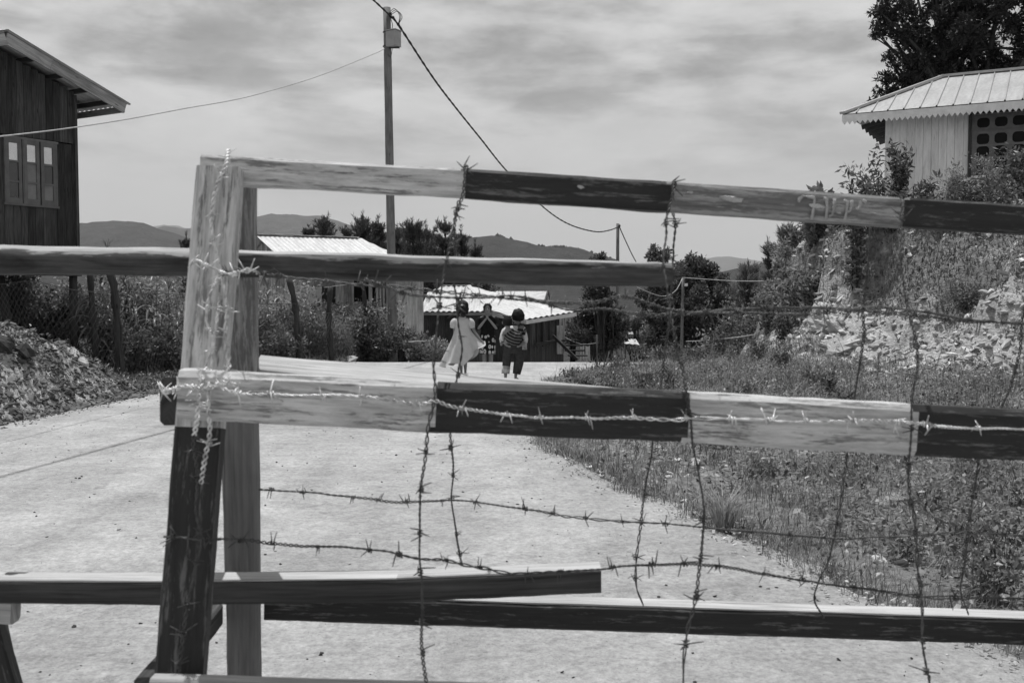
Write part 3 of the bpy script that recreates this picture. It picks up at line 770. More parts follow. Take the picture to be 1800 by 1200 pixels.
def strand(pxs, label, D, mat=None, pitch=.030, amp=.0019, r=.0016, gap=.088, first=.03, nobarb=False, seed=0, name='barbed_wire'):
    """pxs: (px,py[,D]); D number or function of py"""
    mat = mat or M_WIRE; rs = random.Random(seed + 5)
    ctl = [P(q[0], q[1], q[2] if len(q) > 2 else (D(q[1]) if callable(D) else D)) for q in pxs]
    path = catmull(ctl)
    mb = MB(); s0, q0 = frame(path[1] - path[0], Vector((.3, .8, .5))); run = 0; A = []; B = []
    lens = [0]
    for i in range(1, len(path)): lens.append(lens[-1] + (path[i] - path[i - 1]).length)
    prev = s0
    for i, p in enumerate(path):
        d = path[min(i + 1, len(path) - 1)] - path[max(i - 1, 0)]; s_, q_ = frame(d, prev); prev = s_
        ph = lens[i] / pitch * 2 * math.pi * (1 + .12 * math.sin(lens[i] * 7 + seed))
        am = amp * (1 + .5 * math.sin(lens[i] * 13 + seed))
        w = (s_ * math.sin(lens[i] * 23 + seed) + q_ * math.cos(lens[i] * 17 + seed)) * .0012 + s_ * (.006 * float(fbm(lens[i] * 14 + seed * 3, seed, 3))) + q_ * (.006 * float(fbm(lens[i] * 14 + seed * 3 + 50, seed, 3)))
        A.append(p + w + s_ * math.cos(ph) * am + q_ * math.sin(ph) * am); B.append(p + w - s_ * math.cos(ph) * am - q_ * math.sin(ph) * am)
    tube(mb, A, r, 5); tube(mb, B, r, 5)
    o = mb.build(name, mat, loc=path[0]); setp(o, label, 'barbed wire', 'barbed wire strands wound on the barricade')
    if nobarb: return o
    L = lens[-1]; x = first
    while x < L - .01:
        i = min(range(0, len(lens), 1), key=lambda k: abs(lens[k] - x)) if len(lens) < 400 else int(np.searchsorted(lens, x))
        i = min(max(i, 1), len(path) - 2); d = (path[i + 1] - path[i - 1]).normalized()
        k = rs.randrange(11); key = (k, mat.name)
        src = BARB.get(key)
        if src is None:
            b = barb_mesh(k * 13 + 3).build('barb', mat); BARB[key] = b.data; bpy.data.objects.remove(b); src = BARB[key]
        b = bpy.data.objects.new('barb', src); COL.objects.link(b); b.parent = o
        b.location = path[i] - ORG[o]
        q = d.to_track_quat('X', 'Z') @ Quaternion((1, 0, 0), rs.random() * 6.28); b.rotation_mode = 'QUATERNION'; b.rotation_quaternion = q
        sc = rs.uniform(.7, 1.2); b.scale = (sc,) * 3
        x += gap * rs.uniform(.62, 1.3)
    return o
BARB = {}
def DF(py): return float(np.interp(py, [270, 300, 345, 400, 600, 680, 770, 850, 1200], [2.19, 2.185, 2.183, 2.15, 2.03, 1.995, 1.995, 2.01, 1.90]))
def DR(py): return float(np.interp(py, [350, 560, 1050], [2.33, 2.42, 2.665]))
def DL(py): return float(np.interp(py, [270, 300, 650, 690, 745, 1170], [2.18, 2.155, 2.05, 1.995, 1.995, 1.955]))
strand([(402, 266, 2.21), (397, 285), (388, 305), (377, 340), (373, 365), (372, 400), (377, 430), (386, 470), (390, 500), (399, 545), (396, 590), (402, 640), (392, 680)], 'wire tied from the top rail corner down the pale front leg to the middle rail', DL, M_WIRE2, gap=.07, seed=1, r=.0021, amp=.0025)
strand([(388, 478), (370, 520), (363, 560), (374, 600), (362, 640), (350, 690), (347, 730), (341, 765)], 'bright wire running down the middle of the pale front leg', DL, M_WIRE2, seed=22, gap=.06, r=.0021, amp=.0025)
strand([(341, 765), (342, 790), (348, 850), (345, 900), (352, 950), (338, 1010), (330, 1060), (322, 1120), (316, 1165), (308, 1205)], 'wire running down the dark lower half of the front leg', DL, M_WIRE, seed=2)
strand([(388, 520), (384, 560), (378, 600), (372, 640), (366, 680), (366, 720), (370, 760), (364, 800), (354, 850)], 'short wire beside the middle of the front leg', DL, M_WIRE2, seed=3, gap=.07, r=.002, amp=.0025)
strand([(332, 470, 2.10), (345, 457, 2.07), (362, 466, 2.065), (385, 476, 2.075), (405, 482, 2.08), (425, 478, 2.10), (442, 475, 2.16), (462, 486, 2.2)], 'wire tie twisted across the front leg just under the log', 2.08, M_WIRE2, seed=4, gap=.05, amp=.0022, r=.0017)
strand([(285, 690, 2.08), (300, 686, 2.0), (330, 678, 1.99), (360, 684, 1.988), (392, 672, 1.988), (415, 676, 1.988)], 'wire tie wrapped round the left end of the middle rail', 1.99, M_WIRE2, seed=5, gap=.035, amp=.0022, r=.0017)
strand([(820, 291, 2.225), (818, 300), (813, 340), (803, 375), (797, 410), (785, 460), (774, 520), (769, 580), (764, 640), (762, 700), (752, 745), (748, 800), (741, 860), (739, 920), (737, 980), (742, 1040), (742, 1110), (744, 1150), (750, 1205)], 'upright wire crossing the rails where the left paint band ends', DF, M_WIRE, seed=6)
strand([(804, 352), (799, 395), (802, 440), (797, 470), (802, 527), (804, 573), (812, 613), (806, 656), (796, 700), (790, 757), (796, 825), (795, 880), (803, 940), (813, 992)], 'loose upright wire hanging behind the middle rail near the girl', DR, M_WIRE, seed=7)
strand([(1186, 316, 2.225), (1184, 330), (1180, 350), (1172, 385), (1172, 410), (1166, 450), (1170, 500), (1178, 550), (1190, 600), (1199, 650), (1204, 690), (1213, 735), (1217, 780), (1226, 820), (1236, 880), (1235, 930), (1230, 1000), (1222, 1060), (1208, 1120), (1202, 1160), (1200, 1210)], 'upright wire crossing the rails just right of the log end', DF, M_WIRE, seed=8)
strand([(1184, 372), (1188, 400), (1184, 440), (1180, 480), (1179, 530), (1174, 580), (1167, 630), (1160, 690), (1148, 770), (1138, 840), (1130, 900), (1120, 960), (1116, 1000), (1120, 1035), (1132, 1064)], 'loose upright wire hanging behind the rails below the log end', DR, M_WIRE, seed=9)
strand([(1582, 340, 2.225), (1588, 352), (1586, 380), (1585, 425), (1584, 450), (1590, 500), (1599, 550), (1609, 600), (1613, 640), (1606, 700), (1603, 740), (1600, 790), (1596, 850), (1606, 910), (1613, 980), (1620, 1040), (1622, 1090), (1622, 1130), (1632, 1205)], 'upright wire crossing the rails where the right dark band begins', DF, M_WIRE, seed=10)
strand([(1531, 400), (1527, 440), (1521, 490), (1518, 540), (1519, 590), (1511, 640), (1500, 700), (1492, 780), (1482, 860), (1470, 920), (1457, 985), (1440, 1020), (1432, 1055), (1448, 1085)], 'leaning upright wire behind the rails in front of the grassy bank foot', DR, M_WIRE, seed=11)
strand([(1803, 520), (1797, 560), (1791, 620), (1780, 670), (1762, 712), (1722, 800), (1712, 860), (1701, 940), (1692, 1000), (1688, 1040), (1703, 1080)], 'upright wire behind the rails at the right edge', DR, M_WIRE, seed=12)
strand([(392, 482, 2.08), (440, 478, 2.2), (500, 486), (560, 492), (640, 500), (700, 504), (780, 514), (860, 520), (940, 530), (1010, 545), (1080, 545), (1160, 553), (1250, 548), (1350, 541), (1480, 545), (1600, 552), (1700, 565), (1900, 572)], 'upper wire sagging level just below the log', 2.12, M_WIRE, seed=13, pitch=.045)
strand([(640, 492), (700, 512), (740, 520), (840, 525), (900, 521), (970, 531), (1035, 532), (1100, 522), (1180, 545), (1300, 549), (1400, 553), (1500, 543), (1560, 542), (1650, 550), (1720, 563), (1900, 578)], 'second level wire twisted along the upper wire', 2.04, M_WIRE, seed=14, gap=.07)
strand([(392, 684), (430, 692), (480, 692), (560, 696), (640, 697), (700, 704), (738, 709), (765, 703), (790, 713), (830, 720), (900, 729), (960, 733), (1030, 735), (1100, 733), (1180, 736), (1220, 733), (1300, 737), (1400, 739), (1500, 740), (1604, 743), (1650, 749), (1720, 752), (1900, 758)], 'bright wire stretched along the face of the middle rail', 1.993, M_WIRE2, seed=15)
strand([(455, 858), (520, 863), (590, 871), (650, 876), (700, 880), (790, 879), (860, 885), (930, 894), (990, 905), (1050, 912), (1120, 918), (1200, 922), (1240, 926), (1320, 935), (1400, 941), (1470, 945), (1560, 945), (1650, 938), (1720, 936), (1900, 944)], 'level wire stretched halfway between middle and lower rails', 2.5, M_WIRE, seed=16, gap=.1)
strand([(288, 940, 2.02), (320, 944, 1.985), (352, 949, 1.98), (400, 950, 2.0), (440, 950), (520, 958), (600, 963), (680, 970), (740, 982), (790, 985), (850, 998), (900, 1008), (980, 1004), (1060, 998), (1100, 993), (1180, 991), (1240, 993), (1290, 1000), (1350, 1009), (1430, 1021), (1530, 1037), (1620, 1047), (1700, 1050), (1900, 1050)], 'lowest wire dipping in front of the pale topped rail end', 2.08, M_WIRE, seed=17)

# ================================================================== SHEETS, HOUSES, POLES
def sheet(mb, poly, along, pitch, amp, kind='sine', thick=0.012, sub=6, mi=0):
    """profiled metal sheet cut to a planar convex polygon; along = eave direction"""
    poly = [Vector(p) for p in poly]; o = poly[0]; u = Vector(along).normalized()
    nrm = None
    for i in range(1, len(poly) - 1):
        c = (poly[i] - o).cross(poly[i + 1] - o)
        if nrm is None or c.length > nrm.length: nrm = c
    nrm.normalize()
    if nrm.z < 0: nrm = -nrm
    u = (u - nrm * u.dot(nrm)).normalized(); v = nrm.cross(u)
    pl = [((p - o).dot(u), (p - o).dot(v)) for p in poly]
    umin = min(a for a, b in pl); umax = max(a for a, b in pl)
    if kind == 'sine': us = list(np.arange(umin + 1e-4, umax - 1e-4, pitch / sub)) + [umax - 1e-4]
    else:
        us = []; x = umin + 1e-4
        while x < umax - 1e-4:
            us += [x, x + pitch * .86, x + pitch * .90, x + pitch * .94, x + pitch * .98]; x += pitch
        us = [a for a in us if a < umax - 1e-4] + [umax - 1e-4]
    def hgt(x):
        if kind == 'sine': return amp * math.sin(x / pitch * 2 * math.pi)
        f = ((x - umin) / pitch) % 1.0
        return amp if .885 < f < .955 else 0.0
    cols = []
    for x in us:
        hits = []
        for i in range(len(pl)):
            (a, b), (c, d) = pl[i], pl[(i + 1) % len(pl)]
            if (a - x) * (c - x) <= 0 and abs(a - c) > 1e-9: hits.append(b + (d - b) * (x - a) / (c - a))
        if len(hits) < 2: cols.append(None); continue
        cols.append((min(hits), max(hits)))
    for layer in (0, 1):
        vs = []; fs = []; uvs = []; last = None
        for x, c in zip(us, cols):
            if c is None: last = None; continue
            k = len(vs); h = hgt(x) - layer * thick; ns = 4
            for j in range(ns + 1):
                vv = c[0] + (c[1] - c[0]) * j / ns
                vs.append(o + u * x + v * vv + nrm * (h + .006 * float(fbm(x * 1.2, vv * 1.2))))
            if last is not None:
                for j in range(ns):
                    a, b = last[0] + j, k + j
                    fs.append((a, b, b + 1, a + 1))
                    v0 = last[2][0] + (last[2][1] - last[2][0]) * j / ns; v1 = last[2][0] + (last[2][1] - last[2][0]) * (j + 1) / ns
                    w0 = c[0] + (c[1] - c[0]) * j / ns; w1 = c[0] + (c[1] - c[0]) * (j + 1) / ns
                    uvs.append([(v0, last[1]), (w0, x), (w1, x), (v1, last[1])])
            last = (k, x, c)
        mb.add(vs, fs, uvs, mi, .5, kind == 'sine')
def planks(mb, A, B, ztop, zbot, out, pitch=.15, thick=.025, seed=0, gap=.004, drop=None, jz=.0):
    """vertical boards from A to B (xy), ztop(u) function or number"""
    A = Vector((A[0], A[1], 0)); B = Vector((B[0], B[1], 0)); L = (B - A).length; d = (B - A) / L; out = Vector(out).normalized()
    rs = random.Random(seed); u = 0
    while u < L - .01:
        w = min(pitch * rs.uniform(.85, 1.15), L - u); c = u + w / 2
        zt = ztop(c) if callable(ztop) else ztop; zb = zbot(c) if callable(zbot) else zbot
        zt2 = zt - 0 ; off = out * rs.uniform(-.004, .006)
        p = A + d * c + off
        if zt - zb > .03:
            beam(mb, p + Vector((0, 0, zb - rs.random() * jz)), p + Vector((0, 0, zt2)), d, w - gap, thick, n=1, bev=.003, rnd=rs.random(), seed=seed + int(u * 50))
        u += w
def xy(v): return Vector((v.x, v.y, 0))

# ---------------- white house on the bank
E0 = P(1484, 203, 20.5); E1 = P(1800, 178, 18.95)
da = xy(E1 - E0).normalized(); no = Vector((da.y, -da.x, 0))
if no.y > 0: no = -no
ze = (E0.z + E1.z) / 2
def WH(a, n, z): # a along from eave corner, n outwards from eave line
    return Vector((E0.x, E0.y, 0)) + da * a + no * n + Vector((0, 0, z))
# wall corner at px 1555
n0 = -.55
def px_of(p):
    r = p - Vector((0, 0, CAM_H)); zc = r.dot(FWD); return 900 + F * r.x / zc, 600 - F * r.dot(UP) / zc
a0 = min(np.arange(0, 3, .01), key=lambda a: abs(px_of(WH(a, n0, 4))[0] - 1555))
zb0 = 2.3; LEN = 7.0; DEP = 4.4
wh = thing('white_house', 'white boarded house with ribbed metal roof and scalloped trim on top of the bank', 'house', WH(LEN / 2, -DEP / 2, zb0))
aw0 = min(np.arange(0, 6, .01), key=lambda a: abs(px_of(WH(a, n0, 4))[0] - 1707)); aw1 = aw0 + 2.3
zw1 = P(1707, 203, WH(aw0, n0, 4).y).z; zw0 = P(1707, 309, WH(aw0, n0, 4).y).z
mb = MB()
planks(mb, WH(a0, n0, 0), WH(aw0, n0, 0), ze + .02, zb0, no, .145, .025, 3)
planks(mb, WH(aw0, n0, 0), WH(aw1, n0, 0), ze + .02, zw1, no, .145, .025, 4)
planks(mb, WH(aw0, n0, 0), WH(aw1, n0, 0), zw0, zb0, no, .145, .025, 5)
planks(mb, WH(aw1, n0, 0), WH(LEN - .6, n0, 0), ze + .02, zb0, no, .145, .025, 6)
planks(mb, WH(a0 + .014, n0 - .03, 0), WH(a0 + .014, -DEP, 0), ze + .0, zb0, -da, .145, .025, 7)
planks(mb, WH(LEN - .6, n0 - .03, 0), WH(LEN - .6, -DEP, 0), ze + .0, zb0, da, .145, .025, 8)
planks(mb, WH(a0, -DEP, 0), WH(LEN - .6, -DEP, 0), ze + .0, zb0, -no, .145, .025, 9)
mb.build('wall', M_WHITEWALL, wh)
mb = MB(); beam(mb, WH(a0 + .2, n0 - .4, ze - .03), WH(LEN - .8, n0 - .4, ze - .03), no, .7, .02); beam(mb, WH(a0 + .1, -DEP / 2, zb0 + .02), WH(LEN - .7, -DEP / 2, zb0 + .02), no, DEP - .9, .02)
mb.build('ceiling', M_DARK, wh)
# window
wf = MB()
def WB(mb, a_, b_, z0_, z1_, nf, th, rnd=.5):  # flat bar on the wall
    beam(mb, WH((a_ + b_) / 2, nf, z0_), WH((a_ + b_) / 2, nf, z1_), da, b_ - a_, th, rnd=rnd)
wn_ = n0 + .01
nc_ = 7; cw = (aw1 - aw0 - .1) / nc_
rows = [(zw1 - .26, zw1 - .07)]
zz = zw1 - .36
for k in range(4): rows.append((zz - (k + 1) * .245 + .02, zz - k * .245 - .02))
# bars: verticals and horizontals butt, horizontals set proud
xs_ = [aw0 + .05 + k * cw for k in range(nc_ + 1)]
for x in xs_: WB(wf, x - .045, x + .045, zw0, zw1, wn_, .05)
edges = [zw1] + [v for r in rows for v in (r[1], r[0])] + [zw0]
for i in range(0, len(edges), 2):
    za, zb_ = edges[i], edges[i + 1] if i + 1 < len(edges) else zw0
    beam(wf, WH(aw0, wn_ + .003, (za + zb_) / 2), WH(aw1, wn_ + .003, (za + zb_) / 2), (0, 0, 1), max(za - zb_, .02), .05)
beam(wf, WH(aw0, wn_ + .012, zw1 - .31), WH(aw1, wn_ + .012, zw1 - .31), (0, 0, 1), .02, .06)
# rounded corners of the openings
for r in rows:
    for k in range(nc_):
        xa, xb = xs_[k] + .045, xs_[k + 1] - .045
        for (cx, sx) in ((xa, 1), (xb, -1)):
            for (cz, sz) in ((r[0], 1), (r[1], -1)):
                p = [WH(cx - sx * .004, wn_ + .022, cz - sz * .004), WH(cx + sx * .06, wn_ + .022, cz - sz * .004), WH(cx + sx * .02, wn_ + .022, cz + sz * .02), WH(cx - sx * .004, wn_ + .022, cz + sz * .06)]
                p2 = [v - no * .02 for v in p]
                wf.add(p + p2, [(0, 1, 2, 3), (7, 6, 5, 4), (1, 5, 6, 2), (2, 6, 7, 3)], rnd=.5)
win = wf.build('window', M_FRAME2, wh)
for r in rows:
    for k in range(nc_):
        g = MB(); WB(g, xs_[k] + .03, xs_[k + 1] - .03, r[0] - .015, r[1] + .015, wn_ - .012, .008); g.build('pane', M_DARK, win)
g = MB(); beam(g, WH(aw0 - .03, n0 + .015, zw0 - .03), WH(aw0 - .03, n0 + .015, zw1 + .04), da, .06, .07); beam(g, WH(aw0 - .06, n0 + .03, zw1 + .035), WH(aw1 + .04, n0 + .03, zw1 + .035), (0, 0, 1), .04, .06)
g.build('window_frame', M_DARKTIMBER, win)
# roof: hipped
RZ = P(1660, 150, 22.6).z
ra = min(np.arange(0, 6, .01), key=lambda a: abs(px_of(WH(a, -DEP / 2 - .3, RZ))[0] - 1655))
FL, FR = WH(-.04, 0, ze), WH(LEN, 0, ze); BL, BR = WH(.35, -DEP - .1, ze), WH(LEN, -DEP - .1, ze)
RL, RR = WH(ra, -DEP / 2 - .3, RZ), WH(LEN - ra, -DEP / 2 - .3, RZ)
up = Vector((0, 0, .03))
mb = MB()
sheet(mb, [FL + up, FR + up, RR + up, RL + up], da, .30, .028, 'rib')
sheet(mb, [BL + up, BR + up, RR + up, RL + up], da, .30, .028, 'rib')
sheet(mb, [FL + up, BL + up, RL + up], no, .30, .028, 'rib')
sheet(mb, [FR + up, BR + up, RR + up], no, .30, .028, 'rib')
rf = mb.build('roof', M_ROOFP, wh)
mb = MB()
for a_, b_ in ((FL, RL), (RL, RR), (RR, FR), (RL, BL)): beam(mb, a_ + up * 2, b_ + up * 2, (0, 0, 1), .05, .14, n=6, jit=.006)
mb.build('ridge_cap', M_ROOFP, rf)
mb = MB()
def scallop(mb, A, B, outv, h=.13, tooth=.1, th=.02):
    d = B - A; L = d.length; d.normalize(); n = int(L / tooth); t = L / n; vs = []; fs = []
    for j, off in enumerate((0, -th)):
        o_ = Vector(outv) * off
        for k in range(n + 1):
            vs.append(A + d * (k * t) + o_); vs.append(A + d * (k * t) + o_ - Vector((0, 0, h)))
            if k < n: vs.append(A + d * ((k + .5) * t) + o_); vs.append(A + d * ((k + .5) * t) + o_ - Vector((0, 0, h + .07)))
    m = len(vs) // 2
    for k in range(0, m - 2, 2):
        fs.append((k, k + 1, k + 3, k + 2)); fs.append((m + k, m + k + 2, m + k + 3, m + k + 1)); fs.append((k + 1, m + k + 1, m + k + 3, k + 3))
    mb.add(vs, fs, rnd=.5)
scallop(mb, FL + Vector((0, 0, .01)) + no * .02, FR + Vector((0, 0, .01)) + no * .02, no)
mb.build('scalloped_trim', M_TRIM, rf)
mb = MB()
for k in range(15):
    a = .15 + k * .48; beam(mb, WH(a, -.05, ze - .05), WH(a, -.9, ze + .2), (0, 0, 1), .09, .05, rnd=.5)
for k in range(6):
    n_ = -1.4 - k * .5; beam(mb, WH(.12, n_, ze - .05), WH(.95, n_, ze + .18), (0, 0, 1), .09, .05, rnd=.5)
mb.build('rafters', M_DARKTIMBER, rf)

# ---------------- dark wooden house on stilts at the left
d_ = Vector((.51, .86, 0)).normalized(); n_o = Vector((.86, -.51, 0)).normalized()
C0 = Vector((-.436 * 16, 16, 0))
def SH(e, s, z): return C0 + d_ * e + n_o * s + Vector((0, 0, z))
sh = thing('stilt_house', 'dark plank house on stilts with a white curtained casement window at the left', 'house', SH(-1.4, -2, gz(-8.4, 15)))
ridge_e, eav_e = -1.41, .60; zr = 5.12; zv = 4.43
def zroof(e): return zr - (zr - zv) / (eav_e - ridge_e) * abs(e - ridge_e)
z_fl = 1.86; z_seam = P(100, 249, 15.6).z
# window opening along the gable wall
def e_at(px): return min(np.arange(-3, 1, .005), key=lambda e: abs(px_of(SH(e, 0, 3))[0] - px))
we0, we1 = e_at(6), e_at(99); wz0 = P(60, 361, 15.3).z; wz1 = P(60, 245, 15.3).z
wall = MB(); El = -2.9
L_ = -El
tz = lambda c: zroof(El + c) - .06
planks(wall, SH(El, 0, 0), SH(0, 0, 0), tz, z_seam + .02, n_o, .13, .028, 21)
planks(wall, SH(El, .0, 0), SH(we0, .0, 0), z_seam, z_fl, n_o, .13, .028, 22)
planks(wall, SH(we1, .0, 0), SH(0, .0, 0), z_seam, z_fl, n_o, .13, .028, 23)
planks(wall, SH(we0, .0, 0), SH(we1, .0, 0), wz0, z_fl, n_o, .13, .028, 24)
planks(wall, SH(we0, .0, 0), SH(we1, .0, 0), z_seam, wz1, n_o, .13, .028, 24)
planks(wall, SH(-.014, -.02, 0), SH(-.014, -4.4, 0), zroof(0) - .05, z_fl, d_, .14, .028, 25)
planks(wall, SH(El + .014, -.02, 0), SH(El + .014, -4.4, 0), zroof(El) - .05, z_fl, -d_, .14, .028, 26)
planks(wall, SH(El, -4.4, 0), SH(0, -4.4, 0), tz, z_fl, -n_o, .14, .028, 27)
wall.build('wall', M_SHEDWOOD, sh)
mb = MB(); beam(mb, SH(0, .035, z_fl), SH(0, .035, zroof(0) - .1), d_, .05, .04, rnd=.7); mb.build('corner_board', M_SHEDWOOD, sh)
mb = MB(); beam(mb, SH(El, -2.2, z_fl - .04), SH(.0, -2.2, z_fl - .04), n_o, 4.4, .06); beam(mb, SH(El, .02, z_fl - .13), SH(.05, .02, z_fl - .13), (0, 0, 1), .12, .08); mb.build('floor_deck', M_SHEDWOOD, sh)
for (px, y, lean) in ((130, 16.0, 0), (16, 15.2, .14), (-190, 13.6, 0)):
    mb = MB(); x = (px - 900) / F * y; zt = z_fl - .1
    gzz = gz(x, y) - .3
    pts_ = [Vector((x - lean, y, zt)), Vector((x - lean * .2, y, zt * .5 + gzz * .5)), Vector((x + lean, y, gzz))]
    tube(mb, pts_, [.065, .07, .075], 8); mb.build('stilt', M_POST, sh)
for s_ in (-2.2, -4.2):
    for e_ in (0, -2.8):
        mb = MB(); p = SH(e_, s_, z_fl - .06); tube(mb, [p, Vector((p.x, p.y, gz(p.x, p.y) - .3))], .07, 8); mb.build('stilt', M_POST, sh)
# casement window with three leaves
cw_ = (we1 - we0 - .03) / 3
wfr = MB()
for e_ in (we0 - .0, we0 + cw_ + .01, we1 - .02): beam(wfr, SH(e_ + .01, .012, wz0), SH(e_ + .01, .012, wz1), d_, .02, .06)
beam(wfr, SH(we0 - .02, .014, wz1), SH(we1 + .02, .014, wz1), (0, 0, 1), .035, .065); beam(wfr, SH(we0 - .02, .014, wz0), SH(we1 + .02, .014, wz0), (0, 0, 1), .035, .065)
wwin = wfr.build('window', M_FRAME, sh)
m_curt = m_plain('curtain cloth', .22, .25, 4)
for k in range(3):
    e0 = we0 + .02 + k * cw_ + (.012 if k else 0); e1 = e0 + cw_ - .025; lf = MB(); b_ = .052
    H_ = wz1 - wz0 - .03; zb_ = wz0 + .015
    beam(lf, SH(e0 + b_ / 2, .028, zb_), SH(e0 + b_ / 2, .028, zb_ + H_), d_, b_, .03); beam(lf, SH(e1 - b_ / 2, .028, zb_), SH(e1 - b_ / 2, .028, zb_ + H_), d_, b_, .03)
    zs_ = [zb_ + .04, zb_ + H_ * .335, zb_ + H_ * .645, zb_ + H_ - .035]
    for z_, hh in zip(zs_, (.08, .03, .03, .07)): beam(lf, SH(e0 + b_, .0285, z_), SH(e1 - b_, .0285, z_), (0, 0, 1), hh, .028)
    leaf = lf.build('casement', M_FRAME, wwin if False else sh)
    for j in range(3):
        g = MB(); beam(g, SH((e0 + e1) / 2, .024, zs_[j]), SH((e0 + e1) / 2, .024, zs_[j + 1]), d_, e1 - e0 - b_ * 1.6, .006); g.build('pane', M_MIRROR if j == 2 else (M_GLASS if (k == 0 or (k == 2 and j == 1)) else m_curt), leaf)
# roof
def rp(e, s, dz=0): return SH(e, s, zroof(e) + dz)
mb = MB(); SE = .47
sheet(mb, [rp(ridge_e, SE + .05, .07), rp(eav_e + .08, SE + .05, .06), rp(eav_e + .08, -4.9, .06), rp(ridge_e, -4.9, .07)], n_o, .12, .012)
Eo = 2 * ridge_e - eav_e
sheet(mb, [rp(ridge_e, SE + .05, .07), rp(Eo - .08, SE + .05, .06), rp(Eo - .08, -4.9, .06), rp(ridge_e, -4.9, .07)], n_o, .12, .012)
srf = mb.build('roof', M_RUST, sh)
mb = MB(); mid_e = (ridge_e + eav_e) * .5 - .3
beam(mb, rp(ridge_e - .01, SE, -.05), rp(mid_e, SE, -.05), (0, 0, 1), .17, .03, n=10, jit=.004, bev=.004, rnd=.7, seed=2)
beam(mb, rp(mid_e + .003, SE, -.05), rp(eav_e, SE, -.05), (0, 0, 1), .16, .03, n=14, jit=.004, bev=.004, rnd=.5, seed=3)
beam(mb, rp(ridge_e - .015, SE, -.05), rp(Eo, SE, -.05), (0, 0, 1), .19, .03, n=10, jit=.004, bev=.004, rnd=.9, seed=5)
beam(mb, rp(eav_e, SE - .02, -.06), rp(eav_e, -4.8, -.06), (0, 0, 1), .10, .03, rnd=.5)
mb.build('bargeboard', M_GREYWOOD, srf)
mb = MB()
for e_ in (ridge_e + .05, ridge_e + .55, ridge_e + 1.02, ridge_e + 1.45, eav_e - .18, ridge_e - .5, ridge_e - 1.1): beam(mb, rp(e_, SE - .02, -.02), rp(e_, -4.6, -.02), (0, 0, 1), .07, .05, rnd=.5)
for s_ in (-.9, -1.7, -2.5, -3.3, -4.1): beam(mb, rp(ridge_e, s_, -.10), rp(eav_e, s_, -.10), (0, 0, 1), .09, .05)
mb.build('purlins', M_SHEDWOOD, srf)

# ---------------- grey board shack with bright sheet roof
A = P(452, 413, 26.5); B = P(628, 418, 28.0); B.z = A.z = (A.z + B.z) / 2
rd = xy(B - A).normalized(); sd = Vector((rd.y, -rd.x, 0))
if sd.y > 0: sd = -sd
RL_ = (B - A).length; RUN = 3.0; ZE = 1.93
def SK(a, s, z): return Vector((A.x, A.y, 0)) + rd * a + sd * s + Vector((0, 0, z))
sk = thing('board_shack', 'grey board shack with a bright sheet roof behind the power pole', 'shack', SK(1.5, 1, -.2))
# ridge line A..B ; eave at s=RUN
mb = MB(); ZR = A.z; AX = min(np.arange(1, 6, .01), key=lambda a: abs(px_of(SK(a, 2.65, 1.2))[0] - 742)) + .18
sheet(mb, [SK(-.05, 0, ZR), SK(RL_ + .1, 0, ZR), SK(AX, RUN + .1, ZE - .02), SK(-.05, RUN + .1, ZE - .02)], rd, .13, .007)
sheet(mb, [SK(-.05, 0, ZR), SK(RL_ + .1, 0, ZR), SK(AX, -1.9, ZE + .25), SK(-.05, -1.9, ZE + .25)], rd, .13, .007)
sr = mb.build('roof', M_ROOF, sk)
mb = MB()
for k in range(5): beam(mb, SK(-.1 + k * RL_ / 5, 0, ZR + .015 + .012 * (k % 2)), SK(.0 + (k + 1) * RL_ / 5, 0, ZR + .015 + .012 * (k % 2)), sd, .26, .02, n=4, jit=.012, seed=k)
mb.build('ridge_cap', M_RUST, sr)
def zs(s): return ZR + (ZE - ZR) * s / RUN if s > 0 else ZR + (ZR - ZE - .25) * s / 1.9
w_in = .25; ZB = .16
mb = MB(); sF = RUN - .35
planks(mb, SK(w_in, -1.7, 0), SK(w_in, sF, 0), lambda c: zs(c - 1.7) - .05, ZB, -rd, .14, .025, 31)
aD0, aD1 = RL_ - w_in - 1.55, RL_ - w_in - 1.15
def a_at(px, s=sF, z=1.2): return min(np.arange(-1, 5, .01), key=lambda a: abs(px_of(SK(a, s, z))[0] - px))
aA = a_at(606); aB = a_at(622); aC = a_at(632); aE = a_at(648); aM = a_at(692); aZ = a_at(742)
zt_ = ZE + .14
zwn = P(640, 520, 25).z
planks(mb, SK(w_in, sF, 0), SK(aB, sF, 0), zt_, ZB, sd, .11, .025, 32)
planks(mb, SK(aB, sF, 0), SK(aE, sF, 0), zwn - .15, ZB, sd, .11, .025, 33)
planks(mb, SK(aE, sF, 0), SK(a_at(655), sF, 0), zt_, ZB, sd, .1, .025, 34)
planks(mb, SK(a_at(660), sF, 0), SK(aM, sF, 0), zt_, ZB + .05, sd, .09, .03, 35, gap=.03)
planks(mb, SK(aZ - .02, sF, 0), SK(RL_, -1.7, 0), lambda c: zs(sF - c) - .12, ZB, rd, .14, .025, 36)
planks(mb, SK(w_in, -1.7, 0), SK(RL_, -1.7, 0), zs(-1.7) - .05, ZB, -sd, .14, .025, 37)
mb.build('wall', M_GREYWOOD, sk)
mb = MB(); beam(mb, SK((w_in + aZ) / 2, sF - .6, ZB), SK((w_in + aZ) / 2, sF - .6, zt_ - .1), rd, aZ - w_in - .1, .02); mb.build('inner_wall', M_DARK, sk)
mb = MB(); zm0 = P(692, 601, 24.6).z; zm1 = P(742, 589, 25.5).z
mb2 = MB(); sheet_poly = [SK(aM, sF + .03, zm0), SK(aZ + .02, sF + .03, zm1), SK(aZ + .02, sF + .03, zt_), SK(aM, sF + .03, zt_)]
nW = 90
vs = []; fs = []; uvs = []
